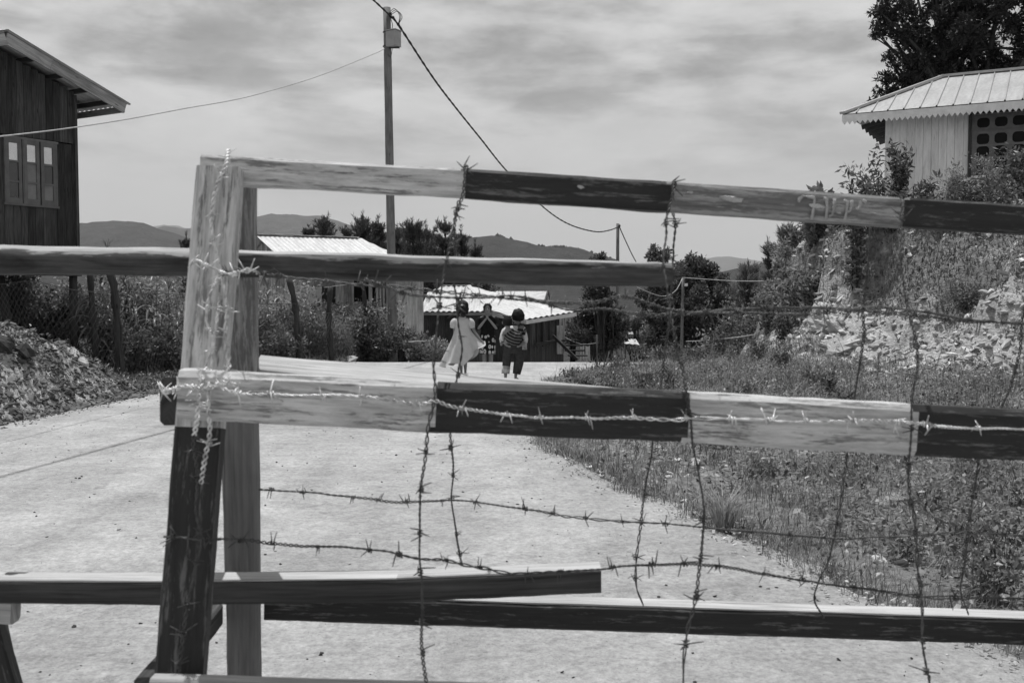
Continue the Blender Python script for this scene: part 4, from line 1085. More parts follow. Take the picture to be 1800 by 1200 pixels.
for i in range(nW + 1):
    a = aM + (aZ + .02 - aM) * i / nW; o_ = .04 + .010 * math.sin(a / .085 * 2 * math.pi); zb_ = zm0 + (zm1 - zm0) * i / nW
    vs += [SK(a, sF + o_, zb_), SK(a, sF + o_, zt_)]
    if i: fs.append((2 * i - 2, 2 * i, 2 * i + 1, 2 * i - 1)); uvs.append([(0, a - .03), (0, a), (1.7, a), (1.7, a - .03)])
mb2.add(vs, fs, uvs, 0, .5, True); o = mb2.build('sheet_cladding', M_RUST, sk); o['label'] = 'peeling corrugated sheet with pale patches'
mb = MB()
for a in (w_in + .1, aM, aZ - .05):
    p = SK(a, sF - .05, ZB + .05); beam(mb, p, Vector((p.x, p.y, gz(p.x, p.y) - .2)), rd, .1, .1)
mb.build('footings', M_POST, sk)
mb = MB(); a1 = SK(a_at(590), sF + .35, P(590, 553, 24).z); b1 = SK(a_at(648), sF + .35, P(648, 542, 24).z); beam(mb, a1, b1, sd, .5, .03, n=4, jit=.01)
mb.build('shelf', M_GREYWOOD, sk)

# ---------------- long low house beyond the crest
def poly_house():
    hs = thing('tin_roof_house', 'low dark plank house with overlapping corrugated tin roofs and a porch beyond the crest', 'house', Vector((-.9, 28.5, gz(-.9, 28))))
    a = P(738, 547, 26.6); b = P(866, 547, 26.6); c = P(823, 502, 30); d = P(779, 503, 30); e = P(738, 516, 29.0)
    a.z = b.z = (a.z + b.z) / 2; c.z = d.z = (c.z + d.z) / 2
    # left plane (slopes towards the camera)
    nrm = (b - a).cross(c - a)
    e = a + (d - a) * .72; e.x = a.x - .2
    mb = MB(); sheet(mb, [a, b, c, d, Vector((a.x, e.y, a.z + (c.z - a.z) * (e.y - a.y) / (c.y - a.y)))], (1, 0, 0), .15, .016)
    # right plane (falls away to the right)
    f = P(925, 561, 25.6); g = P(1013, 547, 30.5)
    c2 = c + Vector((0, 0, .0)); n2 = (f - b).cross(c2 - b).normalized(); g1_ = P(1013, 547, 1.0) - P(1013, 547, 0.0001); o_ = Vector((0, 0, CAM_H)); g = o_ + g1_ * ((b - o_).dot(n2) / g1_.dot(n2)); print('g', g)
    sheet(mb, [b + Vector((0, 0, .004)), f, g, c2], (g - f), .17, .016)
    r = mb.build('roof', M_ROOF, hs)
    mb = MB(); beam(mb, a - Vector((0, 0, .07)), b - Vector((0, 0, .07)), (0, 0, 1), .07, .03); beam(mb, b - Vector((0, 0, .07)), f - Vector((0, 0, .07)), (0, 0, 1), .11, .03, rnd=.9)
    mb.build('fascia', M_GREYWOOD, r)
    mb = MB(); beam(mb, f - Vector((0, 0, .08)), g - Vector((0, 0, .08)), (0, 0, 1), .09, .04, rnd=.9)
    for p0, p1 in ((b, c), (c, d)): beam(mb, p0 + Vector((0, 0, .02)), p1 + Vector((0, 0, .02)), (0, 0, 1), .02, .14, rnd=.9)
    mb.build('ridge_cap', M_ROOF, r)
    # walls
    zbot = -2.6; y0 = 26.95
    xa = (742 - 900) / F * 26.9; xb = (868 - 900) / F * 26.9; xf = (938 - 900) / F * 26.2
    mb = MB()
    planks(mb, (xa, y0, 0), (xb, y0, 0), a.z - .02, zbot, (0, -1, 0), .2, .03, 41)
    P1 = Vector((xb, y0, 0)); P2 = Vector((xf - .05, 26.1, 0))
    planks(mb, P1, P2, lambda q: b.z - .1 + (f.z - b.z) * q / (P2 - P1).length, zbot, (0, -1, 0), .18, .03, 42)
    planks(mb, (xa, y0, 0), (xa, 31, 0), 1.0, zbot, (-1, 0, 0), .2, .03, 43)
    planks(mb, (xa, 31.5, 0), (1.5, 31.5, 0), .8, zbot, (0, 1, 0), .3, .03, 44)
    mb.build('wall', M_BROWNWOOD, hs)
    # side along the porch: low boards, posts and open bays
    Q0 = P2; Q1 = Vector(((990 - 900) / F * 29.6, 29.6, 0)); L = (Q1 - Q0).length; dq = (Q1 - Q0) / L
    mb = MB(); ztp = lambda q: f.z - .12 + (g.z - f.z) * q / L
    zlow = P(960, 603, 27).z
    planks(mb, Q0, Q1, zlow, zbot, (1, -1, 0), .15, .03, 45)
    planks(mb, Q0, Q0 + dq * .35, ztp, zlow, (1, -1, 0), .12, .03, 46)
    o = mb.build('porch_wall', M_BROWNWOOD, hs)
    for q in (.5, .3 * L, .52 * L, .75 * L, L):
        mb = MB(); p = Q0 + dq * q; beam(mb, p + Vector((0, 0, zlow - .1)), p + Vector((0, 0, ztp(q) + .02)), dq, .07, .07); mb.build('post', M_BROWNWOOD, hs)
    mb = MB(); beam(mb, Q0 + Vector((.1, -.03, zlow)), Q1 + Vector((.1, -.03, zlow)), (0, 0, 1), .08, .05); mb.build('rail', M_POST, hs)
    mb = MB(); bk = Vector((-.4, .55, 0))
    planks(mb, Q0 + bk * 2.4, Q0 + bk * 2.4 + dq * 1.0, f.z + .1, zbot, (1, -1, 0), .25, .03, 47); mb.build('inner_wall', M_DARK, hs)
    # steps
    for k in range(4):
        mb = MB(); p = P(985 + k * 5, 598 + k * 9, 28.5 - k * .2); beam(mb, p, p + Vector((.5, .1, 0)), (0, 1, 0), .25, .04); mb.build('step', M_BROWNWOOD, hs)
    mb = MB(); beam(mb, P(972, 590, 28), P(1015, 632, 27.3), (0, 0, 1), .08, .04); mb.build('stair_rail', M_POST, hs)
    mb = MB(); beam(mb, P(990, 560, 28.7), P(993, 618, 28.7), (1, 0, 0), .05, .04); p = P(990, 603, 28.6); beam(mb, P(984, 622, 28.4), P(984, 572, 28.4), (1, 0, 0), .17, .02, rnd=1); mb.build('pale_board', M_GREYWOOD, hs)
poly_house()
def small_roof_house():
    h = thing('tin_roof_house', 'second small tin roofed house with a dark gable showing above the low house', 'house', Vector((.9, 37, gz(.9, 37))))
    A1 = P(872, 512, 38); B1 = P(961, 512, 36.5); A1.z = B1.z; A2 = P(860, 527, 35); B2 = P(955, 533, 33.5); A2.z = B2.z
    mb = MB(); sheet(mb, [A2, B2, B1, A1], (B1 - A1), .13, .014)
    C1 = A1 * 2 - A2; D1 = B1 * 2 - B2; C1.z = D1.z = A2.z; sheet(mb, [C1, D1, B1, A1], (B1 - A1), .13, .014)
    r = mb.build('roof', M_ROOF, h)
    mb = MB(); beam(mb, B1 + Vector((.05, 0, 0)), B2 + Vector((.05, 0, 0)), (0, 0, 1), .12, .03); beam(mb, B1 + Vector((.05, 0, 0)), D1 + Vector((.05, 0, 0)), (0, 0, 1), .12, .03); mb.build('bargeboard', M_DARKTIMBER, r)
    mb = MB(); q = (B1 - A1).normalized(); i0 = B2 - q * .3; i1 = D1 - q * .3; Lq = (i1 - i0).length
    planks(mb, i0, i1, lambda c: B2.z + (B1.z - B2.z) * (1 - abs(2 * c / Lq - 1)) - .05, -5.5, q, .2, .03, 51)
    planks(mb, A2 + q * .2, B2 - q * .3, B2.z - .0, -5.5, (0, -1, 0), .2, .03, 52)
    planks(mb, A2 + q * .2, C1 + q * .2, B2.z - .0, -5.5, -q, .2, .03, 53)
    planks(mb, C1 + q * .2, D1 - q * .3, B2.z - .0, -5.5, (0, 1, 0), .2, .03, 54)
    mb.build('wall', M_SHEDWOOD, h)
small_roof_house()

# ---------------- power poles and cables
def pole(label, top, base, r0, r1, hidden=.6):
    t = thing('utility_pole', label, 'utility pole', (base.x, base.y, base.z), 'wooden poles carrying the power cable')
    mb = MB(); n = 14; b = base - (top - base).normalized() * hidden
    tube(mb, [b.lerp(top, i / n) for i in range(n + 1)], [r0 + (r1 - r0) * i / n + .002 * math.sin(i * 2.3) for i in range(n + 1)], 14)
    mb.build('shaft', M_POLE, t); return t
p1t = P(680, 14, 22); p1b = Vector((P(691, 600, 22).x, 22, gz(-2.7, 22)))
p1 = pole('tall pale power pole with a grey meter box near its top', p1t, p1b, .105, .083)
def meter():
    c = P(694, 70, 21.9); mb = MB(); rz = Matrix.Rotation(R(-30), 4, 'Z'); q = lambda x, y, z: c + (rz @ Vector((x, y, z)))
    beam(mb, q(0, -.05, -.165), q(0, -.05, .165), rz @ Vector((1, 0, 0)), .26, .22, bev=.008); o = mb.build('meter_box', M_STEEL, p1)
    mb = MB(); beam(mb, q(0, -.05, .17), q(0, -.05, .185), rz @ Vector((1, 0, 0)), .30, .26)
    for k in range(4): beam(mb, q(-.1, -.163, .09 - k * .025), q(-.02, -.163, .09 - k * .025), (0, 0, 1), .008, .004)
    mb.build('lid', M_STEEL, o)
    mb = MB(); 
    for py in (57, 82): 
        cc = P(681, py, 22); 
        tube(mb, [cc + Vector((math.cos(a) * .093, math.sin(a) * .093, 0)) for a in np.linspace(0, 6.28, 13)], .012, 5)
    beam(mb, P(684, 84, 21.9), P(702, 84, 21.85), (0, 0, 1), .03, .05); mb.build('clamp', M_DARKTIMBER, p1)
    mb = MB()
    for k in range(3):
        o_ = k * .03; a = P(683, 24 + k * 3, 21.9); b = P(701, 40 + k, 21.85)
        pts = [a, a.lerp(b, .3) + Vector((.06 + o_, 0, .16)), a.lerp(b, .7) + Vector((.08 + o_, 0, .1)), b]; tube(mb, catmull(pts, .03), .007, 5)
    mb.build('jumper_wire', M_CABLE, p1); mb = MB()
    tube(mb, catmull([P(684, 26, 21.9), P(690, 45, 21.9), P(686, 58, 21.9)], .03), .008, 5); mb.build('jumper_wire', M_CABLE, p1); mb = MB(); tube(mb, catmull([P(690, 84, 21.9), P(687, 100, 21.9), P(682, 96, 21.9)], .03), .006, 5); mb.build('jumper_wire', M_CABLE, p1); mb = MB()
    for z_ in (24, 27): ellipsoid(mb, P(686, z_, 21.88), (.035, .03, .03), 8, 6)
    ellipsoid(mb, P(690, 31, 21.86), (.045, .03, .035), 8, 6); ellipsoid(mb, P(700, 43, 21.84), (.035, .035, .04), 8, 6)
    mb.build('cable_joint', M_CABLE, p1)
meter()
p2t = P(1086, 393, 44); p2b = Vector((P(1086, 500, 44).x, 44, gz(4.6, 44)))
p2 = pole('thin grey power pole standing beyond the crest beside the dark tree', p2t, p2b, .085, .07)
mb = MB(); ellipsoid(mb, P(1089, 397, 43.9), (.05, .05, .06), 8, 6); mb.build('insulator', M_CABLE, p2)
p3t = P(1199, 482, 50); p3 = pole('short pole with a small white box in front of the round tree', P(1201, 487, 31), Vector((P(1196, 600, 31).x, 31, gz(5.3, 31))), .05, .045)
mb = MB(); beam(mb, P(1206, 498, 30.95), P(1206, 503, 30.95), (1, 0, 0), .1, .07, bev=.005); mb.build('meter_box', M_TRIM, p3)
def cable(pts, r, mat, label, step=.25, twist=0):
    mb = MB(); path = catmull(pts, step)
    if twist:
        A_ = []; B_ = []; l = 0
        for i, p in enumerate(path):
            if i: l += (p - path[i - 1]).length
            o_ = Vector((math.cos(l * twist), 0, math.sin(l * twist))) * r * .42; A_.append(p + o_); B_.append(p - o_)
        tube(mb, A_, r * .75, 6); tube(mb, B_, r * .75, 6)
    else: tube(mb, path, r, 6)
    o = mb.build('cable', mat, loc=path[0]); return setp(o, label, 'cable')
c0 = P(688, 30, 21.9)
cable([Vector((-8.0, -10, 9.2)), Vector((-5.4, 6, 7.75)), Vector((-3.75, 15.5, 7.42)), c0], .02, M_CABLE, 'thick twisted power cable coming down to the tall pole from overhead', .1, 9)
cable([c0, P(701, 45, 22.2), P(760, 135, 25), P(800, 188, 27.5), P(845, 244, 30), P(892, 302, 33), P(955, 364, 36.5), P(1000, 394, 39), P(1045, 407, 41.5), P(1070, 405, 43), P(1087, 399, 43.95)], .026, M_CABLE, 'thick power cable sagging from the tall pole to the thin far pole', .2, 8)
cable([P(1088, 397, 43.9), P(1101, 426, 47), P(1118, 460, 52), P(1150, 510, 60)], .025, M_CABLE, 'cable dropping away behind the thin far pole', .5)
cable([P(-420, 285, 7.0), P(-200, 262, 8.3), P(-60, 247, 9.5), P(0, 240, 10), P(110, 227, 11.3), P(222, 210, 12.8), P(330, 190, 14.5), P(400, 178, 15.7), P(460, 164, 16.8), P(560, 134, 18.8), P(655, 96, 21.2), P(676, 86, 21.9)], .0075, M_LCABLE, 'thin house cable running from the tall pole past the dark eave', .2)
cable([P(1199, 490, 30.9), P(1190, 508, 30.5), P(1175, 519, 30), P(1155, 519, 29.5), P(1120, 505, 29.2)], .012, M_LCABLE, 'slack pale cable looping left from the short pole', .2)
cable([P(1201, 488, 31), P(1300, 494, 27), P(1400, 492, 23.5), P(1446, 488, 21.4)], .010, M_LCABLE, 'pale cable from the short pole to the cliff', .2)
cable([P(1206, 600, 27), P(1240, 598, 26), P(1300, 592, 23), P(1356, 582, 20.5), P(1400, 575, 19.2)], .010, M_LCABLE, 'low pale wire strung to the foot of the cliff', .2)

# ---------------- wire fence of the garden
fn = thing('wire_fence', 'sagging diamond mesh fence on crooked dark posts along the garden', 'fence', (-4.6, 17, 0))
fpts = [(-40, 13.2), (60, 14.0), (196, 14.8), (345, 17.0), (425, 18.0), (525, 19.0), (583, 19.9), (642, 21.4)]
tops = [496, 498, 505, 520, 530, 535, 545, 560]
fw = []
for (px, y), tp in zip(fpts, tops):
    x = (px - 900) / F * y; fw.append((x, y, gz(x, y), P(px, tp, y).z))
posts = [((184, 472, 14.9), (200, 500), (213, 647), .055), ((158, 478, 15.6), (162, 540), (172, 625), .045), ((341, 488, 17), (340, 560), (336, 640), .05), ((424, 490, 18), (428, 560), (430, 640), .05), ((508, 490, 19), (520, 545), (528, 640), .055), ((581, 505, 19.9), (578, 560), (584, 640), .05), ((635, 480, 21.3), (641, 530), (643, 585), .04), ((130, 470, 14.4), (131, 540), (134, 640), .0)]
for (t_, m_, b_, r) in posts:
    if r == 0: continue
    y = t_[2]; mb = MB(); gb = P(b_[0], b_[1], y); gb.z = gz(gb.x, y) - .15
    pts = catmull([P(t_[0], t_[1], y), P(m_[0], m_[1], y), gb], .12); tube(mb, pts, [r * (1 + .18 * math.sin(i * 1.7) + .1 * math.sin(i * 4.1)) * (1 + .25 * i / len(pts)) for i in range(len(pts))], 9)
    mb.build('post', M_POST, fn)
mb = MB(); seglen = [0]
for i in range(len(fw) - 1): seglen.append(seglen[-1] + math.hypot(fw[i + 1][0] - fw[i][0], fw[i + 1][1] - fw[i][1]))
def fpos(u, v):
    k = min(int(np.searchsorted(seglen, u)) - 1, len(fw) - 2); k = max(k, 0); t = (u - seglen[k]) / (seglen[k + 1] - seglen[k])
    a, b = fw[k], fw[k + 1]; x = a[0] + (b[0] - a[0]) * t; y = a[1] + (b[1] - a[1]) * t; z0 = a[2] + (b[2] - a[2]) * t; z1 = a[3] + (b[3] - a[3]) * t
    z1 += .05 * math.sin(u * 2.3) - .06 * math.sin(math.pi * t)
    return Vector((x + .03 * math.sin(u * 3 + v * 4), y + .05 * math.sin(u * 2.1 + v * 3), z0 + (z1 - z0) * v))
Lf = seglen[-1]; VV = []; QQ = []; r = .0021; st = .075
for sgn in (1, -1):
    u0 = -1.3
    while u0 < Lf + 1.3:
        prev = None
        for j in range(9):
            v = j / 8; u = u0 + sgn * v * .62
            if 0 <= u <= Lf:
                p = fpos(u, v); k = len(VV)
                VV += [p + Vector((r, 0, r)), p + Vector((-r, 0, r)), p + Vector((0, 0, -r * 1.5))]
                if prev is not None:
                    for q in range(3): QQ.append((prev + q, prev + (q + 1) % 3, k + (q + 1) % 3, k + q))
                prev = k
            else: prev = None
        u0 += st
np_mesh('mesh_panel', np.array([v[:] for v in VV]), np.array(QQ), M_LCABLE if False else M_WIRE, parent=fn)
mb = MB(); tube(mb, [fpos(Lf * i / 60, 1) for i in range(61)], .005, 5); mb.build('top_wire', M_WIRE, fn)

# ---------------- bench, laundry, odd roofs
bn = thing('plank_bench', 'rough low bench of poles in front of the peeling shack corner', 'bench', P(722, 630, 21.6))
mb = MB(); beam(mb, P(700, 605, 21.4), P(744, 601, 21.8), (0, 1, 0), .42, .07, n=6, bev=.01, jit=.012); mb.build('seat', M_GREYWOOD, bn)
for px in (704, 737):
    for y in (21.45, 21.8):
        mb = MB(); p = P(px, 607, y); beam(mb, p, Vector((p.x, p.y, gz(p.x, p.y) - .1)), (1, 0, 0), .06, .06); mb.build('leg', M_POST, bn)
def cloth(name, label, px0, px1, py0, py1, y, mat, group=None, wav=.03, legs=False, sag=2):
    mb = MB(); nx_, ny_ = 12, 10; vs = []; fs = []
    k = y / F; ph = random.random() * 6
    for side in (0, .008):
        for j in range(ny_ + 1):
            for i in range(nx_ + 1):
                u = i / nx_; v = j / ny_; w = 1 - .12 * v * math.sin(u * 3.1)
                px = px0 + (px1 - px0) * (.5 + (u - .5) * w); py = py0 + sag * math.sin(math.pi * u) + (py1 - py0) * v * (1 - .08 * math.sin(u * 7 + ph))
                p = P(px, py, y); p.y += wav * math.sin(u * 11 + ph + v) * (.3 + v) + side; vs.append(p)
    m = (nx_ + 1) * (ny_ + 1)
    for j in range(ny_):
        for i in range(nx_):
            if legs and j > 4 and i in (5, 6): continue
            a = j * (nx_ + 1) + i; fs.append((a, a + 1, a + nx_ + 2, a + nx_ + 1)); fs.append((m + a + 1, m + a, m + a + nx_ + 1, m + a + nx_ + 2))
    mb.add(vs, fs, smooth=True, rnd=random.random()); o = mb.build(name, mat, loc=P((px0 + px1) / 2, py0, y)); return setp(o, label, 'clothing', group or 'washing hung out on lines')
cloth('hanging_shirt', 'white shirt drying on the garden line', 538, 566, 506, 532, 22.6, M_CLOTHW)
cloth('hanging_cloth', 'dark cloth drying beside the white shirt', 566, 590, 503, 530, 22.6, M_CLOTHD)
cloth('hanging_trousers', 'small pale trousers drying beneath the stilt house', 73, 88, 505, 527, 19.5, M_CLOTHW, legs=True)
cloth('hanging_shirt', 'grey shirt drying right of the small pale trousers', 88, 103, 506, 525, 19.5, M_TROUSER)
cable([P(30, 533, 18.6), P(90, 535, 18.6), P(160, 536, 18.6), P(240, 531, 19), P(320, 520, 19.4)], .007, M_LCABLE, 'pale line strung level under the stilt house', .2)
cable([P(20, 504, 19.5), P(80, 506, 19.5), P(130, 503, 19.5)], .006, M_LCABLE, 'washing line holding the small trousers', .2)
cable([P(520, 502, 22.6), P(560, 506, 22.6), P(610, 500, 22.6)], .006, M_LCABLE, 'washing line holding the white shirt in the garden', .2)
cx_ = [(1002, 1012, 596, 640, M_CLOTHD, 'near black garment first on the line by the porch'), (1017, 1027, 607, 632, M_CLOTHW, 'pale garment second on the line by the porch'), (1029, 1037, 607, 634, M_CLOTHW, 'pale narrow cloth with a dark neighbour on the porch line'), (1039, 1049, 604, 642, M_CLOTHD, 'long dark garment last on the porch line')]
for (a, b, c, d, m, l) in cx_: cloth('hanging_garment', l, a, b, c, d, 28.4, m)
cable([P(995, 594, 28.4), P(1022, 605, 28.4), P(1052, 602, 28.4)], .008, M_LCABLE, 'washing line by the porch stairs', .2)
mb = MB(); tube(mb, [P(1049, 588, 28.4), Vector((P(1051, 640, 28.4).x, 28.4, gz(2.4, 28.4)))], .03, 6); o = mb.build('line_post', M_POST, loc=P(1050, 640, 28.4)); setp(o, 'thin post holding the end of the porch washing line', 'post')
st_ = thing('canopy_stall', 'tiny shelter with a tilted pale roof left of the round tree', 'shelter', Vector((6.1 * .68, 35, gz(4.2, 35))))
mb = MB(); a, b, c, d = P(1094, 603, 34.5), P(1125, 606, 34.5), P(1117, 596, 36), P(1100, 595, 36); sheet(mb, [a, b, c, d], (1, 0, 0), .2, .01); mb.build('roof', M_ROOF, st_)
for q in (a, b, c, d):
    mb = MB(); tube(mb, [q.lerp(b if q is a else a, .12), Vector((q.x, q.y, gz(q.x, q.y) - .1))], .025, 6); mb.build('post', M_POST, st_)
lt = thing('lean_to', 'dark little roof showing through the leaves right of the thin pole', 'shelter', Vector((P(1108, 600, 37).x, 37, gz(4.6, 37))))
mb = MB(); a, b, c, d = P(1096, 588, 37), P(1114, 587, 37), P(1110, 580, 38.5), P(1099, 581, 38.5); sheet(mb, [a, b, c, d], (1, 0, 0), .2, .01); mb.build('roof', M_RUST, lt)
for q in (a, b, c, d):
    mb = MB(); tube(mb, [q.lerp(b if q is a else a, .12), Vector((q.x, q.y, gz(q.x, q.y) - .1))], .03, 6); mb.build('post', M_POST, lt)

# ================================================================== VEGETATION
VR = np.random.default_rng(42)
def unit(n):
    v = VR.normal(size=(n, 3)); return v / np.linalg.norm(v, axis=1, keepdims=True)
def leaf_arrays(c, d, L, Wd, nrm=None, droop=0.0):
    """kite leaves: c base (n,3), d direction, L length (n,), Wd width (n,)"""
    n = len(c); d = d / np.linalg.norm(d, axis=1, keepdims=True)
    if nrm is None: nrm = unit(n)
    s = np.cross(d, nrm); s /= np.maximum(np.linalg.norm(s, axis=1, keepdims=True), 1e-6)
    L = L[:, None]; Wd = Wd[:, None]
    up = np.cross(s, d)
    mid = c + d * L * .45
    V = np.stack([c, mid + s * Wd * .5 + up * Wd * .12, c + d * L - np.array([0, 0, 1.]) * L * droop, mid - s * Wd * .5 + up * Wd * .12], 1).reshape(-1, 3)
    Q = np.arange(4 * n).reshape(n, 4); return V, Q
def clump_leaves(cs, rs, n, size, aspect=.45, flat=1.0, up=.25, shell=.5, dens=None):
    """n leaves spread over spherical clumps; leaves point outwards"""
    cs = np.asarray(cs, float); rs = np.asarray(rs, float)
    w = rs ** 2; w = w / w.sum(); k = VR.choice(len(cs), n, p=w)
    u = unit(n); r = VR.random(n) ** shell * (1 + .25 * VR.normal(size=n) * .5)
    # sprays: cluster leaves on twigs
    c = cs[k] + u * (rs[k] * r)[:, None] * np.array([1, 1, flat])
    d = u * .7 + unit(n) * .7 + np.array([0, 0, up])
    L = size * VR.uniform(.6, 1.35, n)
    return leaf_arrays(c, d, L, L * aspect * VR.uniform(.7, 1.2, n))
def sub_clumps(cs, rs, per=9, frac=.42, flat=.8):
    """break big crown lobes into many small tufts with gaps between"""
    oc = []; orr = []
    for c, r in zip(cs, rs):
        m = max(3, int(per * VR.uniform(.8, 1.2)))
        u = unit(m); rad = r * VR.uniform(.35, 1.0, m)
        for i in range(m):
            oc.append(np.asarray(c) + u[i] * rad[i] * np.array([1, 1, flat])); orr.append(r * frac * VR.uniform(.55, 1.15))
    return np.array(oc), np.array(orr)
def limbs(mb, base, trunk_top, targets, r0, rtop, seg=7, curve=.2):
    base = Vector(base); top = Vector(trunk_top)
    mid = base.lerp(top, .5) + Vector((random.uniform(-.15, .15), random.uniform(-.15, .15), 0)) * (top - base).length * .3
    path = catmull([base, mid, top], max((top - base).length / 12, .05)); n = len(path)
    tube(mb, path, [r0 + (rtop - r0) * i / (n - 1) for i in range(n)], seg)
    for t in targets:
        t = Vector(t); k = random.randint(int(n * .35), n - 1); s = path[k]; r = r0 + (rtop - r0) * k / (n - 1)
        m = s.lerp(t, .5) + Vector((random.uniform(-1, 1), random.uniform(-1, 1), random.uniform(-.2, .8))) * (t - s).length * curve * .5
        pp = catmull([s, m, t], max((t - s).length / 7, .04)); tube(mb, pp, [max(r * .6 * (1 - i / len(pp)), .006) for i in range(len(pp))], 5)
TWIG = 300
def tree_px(name, label, cat, D, clumps, base_px, nleaf, size, mat, group, trunk_r=.12, per=9, frac=.42, aspect=.45, flat=.8, depth=.8, up=.25, gy=None, bark=None):
    """clumps: (px, py, r_px) of crown lobes seen at distance D (real radius r_px*D/F); lobes spread in depth too"""
    cs = []; rs = []
    for (px, py, r) in clumps:
        rr = r * D / F; y = D + VR.uniform(-1, 1) * rr * depth; cs.append(P(px, py, y)[:]); rs.append(rr)
    # give the crown a back half
    cen = np.mean(cs, 0)
    extra = []
    for c, r in list(zip(cs, rs)):
        if VR.random() < .6: extra.append((np.array([c[0] * (c[1] + r * 1.2) / c[1], c[1] + r * 1.2, CAM_H + (c[2] - CAM_H) * (c[1] + r * 1.2) / c[1]]), r * .85))
    for c, r in extra: cs.append(tuple(c)); rs.append(r)
    bx = P(base_px, 600, D).x; b = Vector((bx, D, gz(bx, D) - .1 if gy is None else gy))
    t = thing(name, label, cat, (b.x, b.y, b.z + .1), group)
    cc, cr = sub_clumps(cs, rs, per, frac, flat)
    V, Q = clump_leaves(cc, cr, nleaf, size, aspect, 1.0, up)
    np_mesh('crown', V, Q, mat, parent=t, rnd=VR.random(len(Q)))
    mb = MB(); top = Vector(tuple(cen)); 
    tg = [tuple(c) for c in cs] + [tuple(cc[i]) for i in VR.choice(len(cc), min(len(cc), 26), replace=False)]
    limbs(mb, b, top + Vector((0, 0, max(rs) * .3)), tg, trunk_r, trunk_r * .3); mb.build('trunk', bark or M_BARK, t)
    return t
def pine(name_label, D, top_px, top_py, base_z, width_px, mat=None, n_whorl=13, group='pine trees', base_px=None, start=.35, dens=1.0, tuft=.26, lean=0):
    mat = mat or L_PINE
    top = P(top_px, top_py, D); bx = P(base_px or top_px, 600, D).x
    b = Vector((bx, D, base_z)); t = thing('pine_tree', name_label, 'pine tree', b, group)
    H = top.z - base_z; W_ = width_px * D / F; mb = MB(); cs = []; ds = []; 
    axis_ = lambda u: b.lerp(top, u) + Vector((math.sin(u * 4) * .03 * H * .3, 0, 0))
    tube(mb, [axis_(i / 12) for i in range(13)], [.035 * H ** .6 * (1 - .85 * i / 12) + .01 for i in range(13)], 7)
    for w in range(n_whorl):
        u = start + (1 - start) * (w + .5 * VR.random()) / n_whorl; nb = int(VR.integers(4, 7)); ph = VR.random() * 6.28
        for k in range(nb):
            a = ph + k * 6.28 / nb + VR.uniform(-.3, .3); bl = W_ * (1 - ((u - start) / (1 - start)) ** 1.3) * VR.uniform(.55, 1.1) + W_ * .12
            s = axis_(u); pts = []
            for j in range(5):
                q = j / 4; pts.append(s + Vector((math.cos(a) * bl * q, math.sin(a) * bl * q, bl * (.25 * q + .45 * q * q))))
            tube(mb, pts, [max(.02 * (1 - .8 * j / 4), .006) for j in range(5)], 4)
            for j in range(5):
                q = .25 + .75 * j / 4; p = s + Vector((math.cos(a) * bl * q, math.sin(a) * bl * q, bl * (.25 * q + .45 * q * q)))
                cs.append((p + Vector(tuple(VR.normal(size=3) * .06 * W_)))[:]); ds.append((math.cos(a) * .5, math.sin(a) * .5, 1.0))
                if VR.random() < .6: cs.append((p + Vector(tuple(VR.normal(size=3) * .16 * W_)))[:]); ds.append((math.cos(a) * .5, math.sin(a) * .5, 1.0))
    cs.append(axis_(1.0)[:]); ds.append((0, 0, 1)); cs.append(axis_(.96)[:]); ds.append((0, 0, 1))
    mb.build('trunk', M_BARK, t)
    m = int(26 * dens); cs = np.repeat(np.array(cs), m, 0); ds = np.repeat(np.array(ds), m, 0); ds /= np.linalg.norm(ds, axis=1, keepdims=True)
    u_ = unit(len(cs)); along = VR.uniform(-.5, .7, len(cs))[:, None] * tuft * 1.1
    L = tuft * VR.uniform(.55, 1.1, len(cs)); V, Q = leaf_arrays(cs + ds * along, u_ * .6 + ds * .85, L, np.full(len(cs), .015 + .0003 * D))
    np_mesh('needles', V, Q, mat, parent=t, rnd=VR.random(len(Q))); return t
def shrub(label, x, y, h, w, n, size, mat, group='shrubs and garden plants', name='shrub', aspect=.45, z=None, stems=9, up=.4, leafy=.25):
    z = gz(x, y) if z is None else z; t = thing(name, label, 'shrub', (x, y, z), group); mb = MB(); tips = []
    for k in range(stems):
        a = VR.random() * 6.28; r = w * VR.uniform(.2, .9); tp = Vector((x + math.cos(a) * r, y + math.sin(a) * r, z + h * VR.uniform(.5, 1.0)))
        pts = catmull([Vector((x + math.cos(a) * .05, y + math.sin(a) * .05, z - .05)), Vector((x + math.cos(a) * r * .35, y + math.sin(a) * r * .35, z + h * .45)), tp], .08)
        sr = min(.012, .009 * h); tube(mb, pts, [max(sr * (1 - i / len(pts)), .0015) for i in range(len(pts))], 5); tips += pts[int(len(pts) * leafy):]
    mb.build('stem', M_BARK, t)
    tp = np.array([p[:] for p in tips]); k = VR.integers(0, len(tp), n); c = tp[k] + unit(n) * (VR.random(n) ** .6 * w * .38)[:, None]
    c[:, 2] = np.maximum(c[:, 2], z + .02)
    L = size * VR.uniform(.6, 1.3, n); V, Q = leaf_arrays(c, unit(n) + np.array([0, 0, up]), L, L * aspect)
    np_mesh('foliage', V, Q, mat, parent=t, rnd=VR.random(n)); return t

G_BIG = None
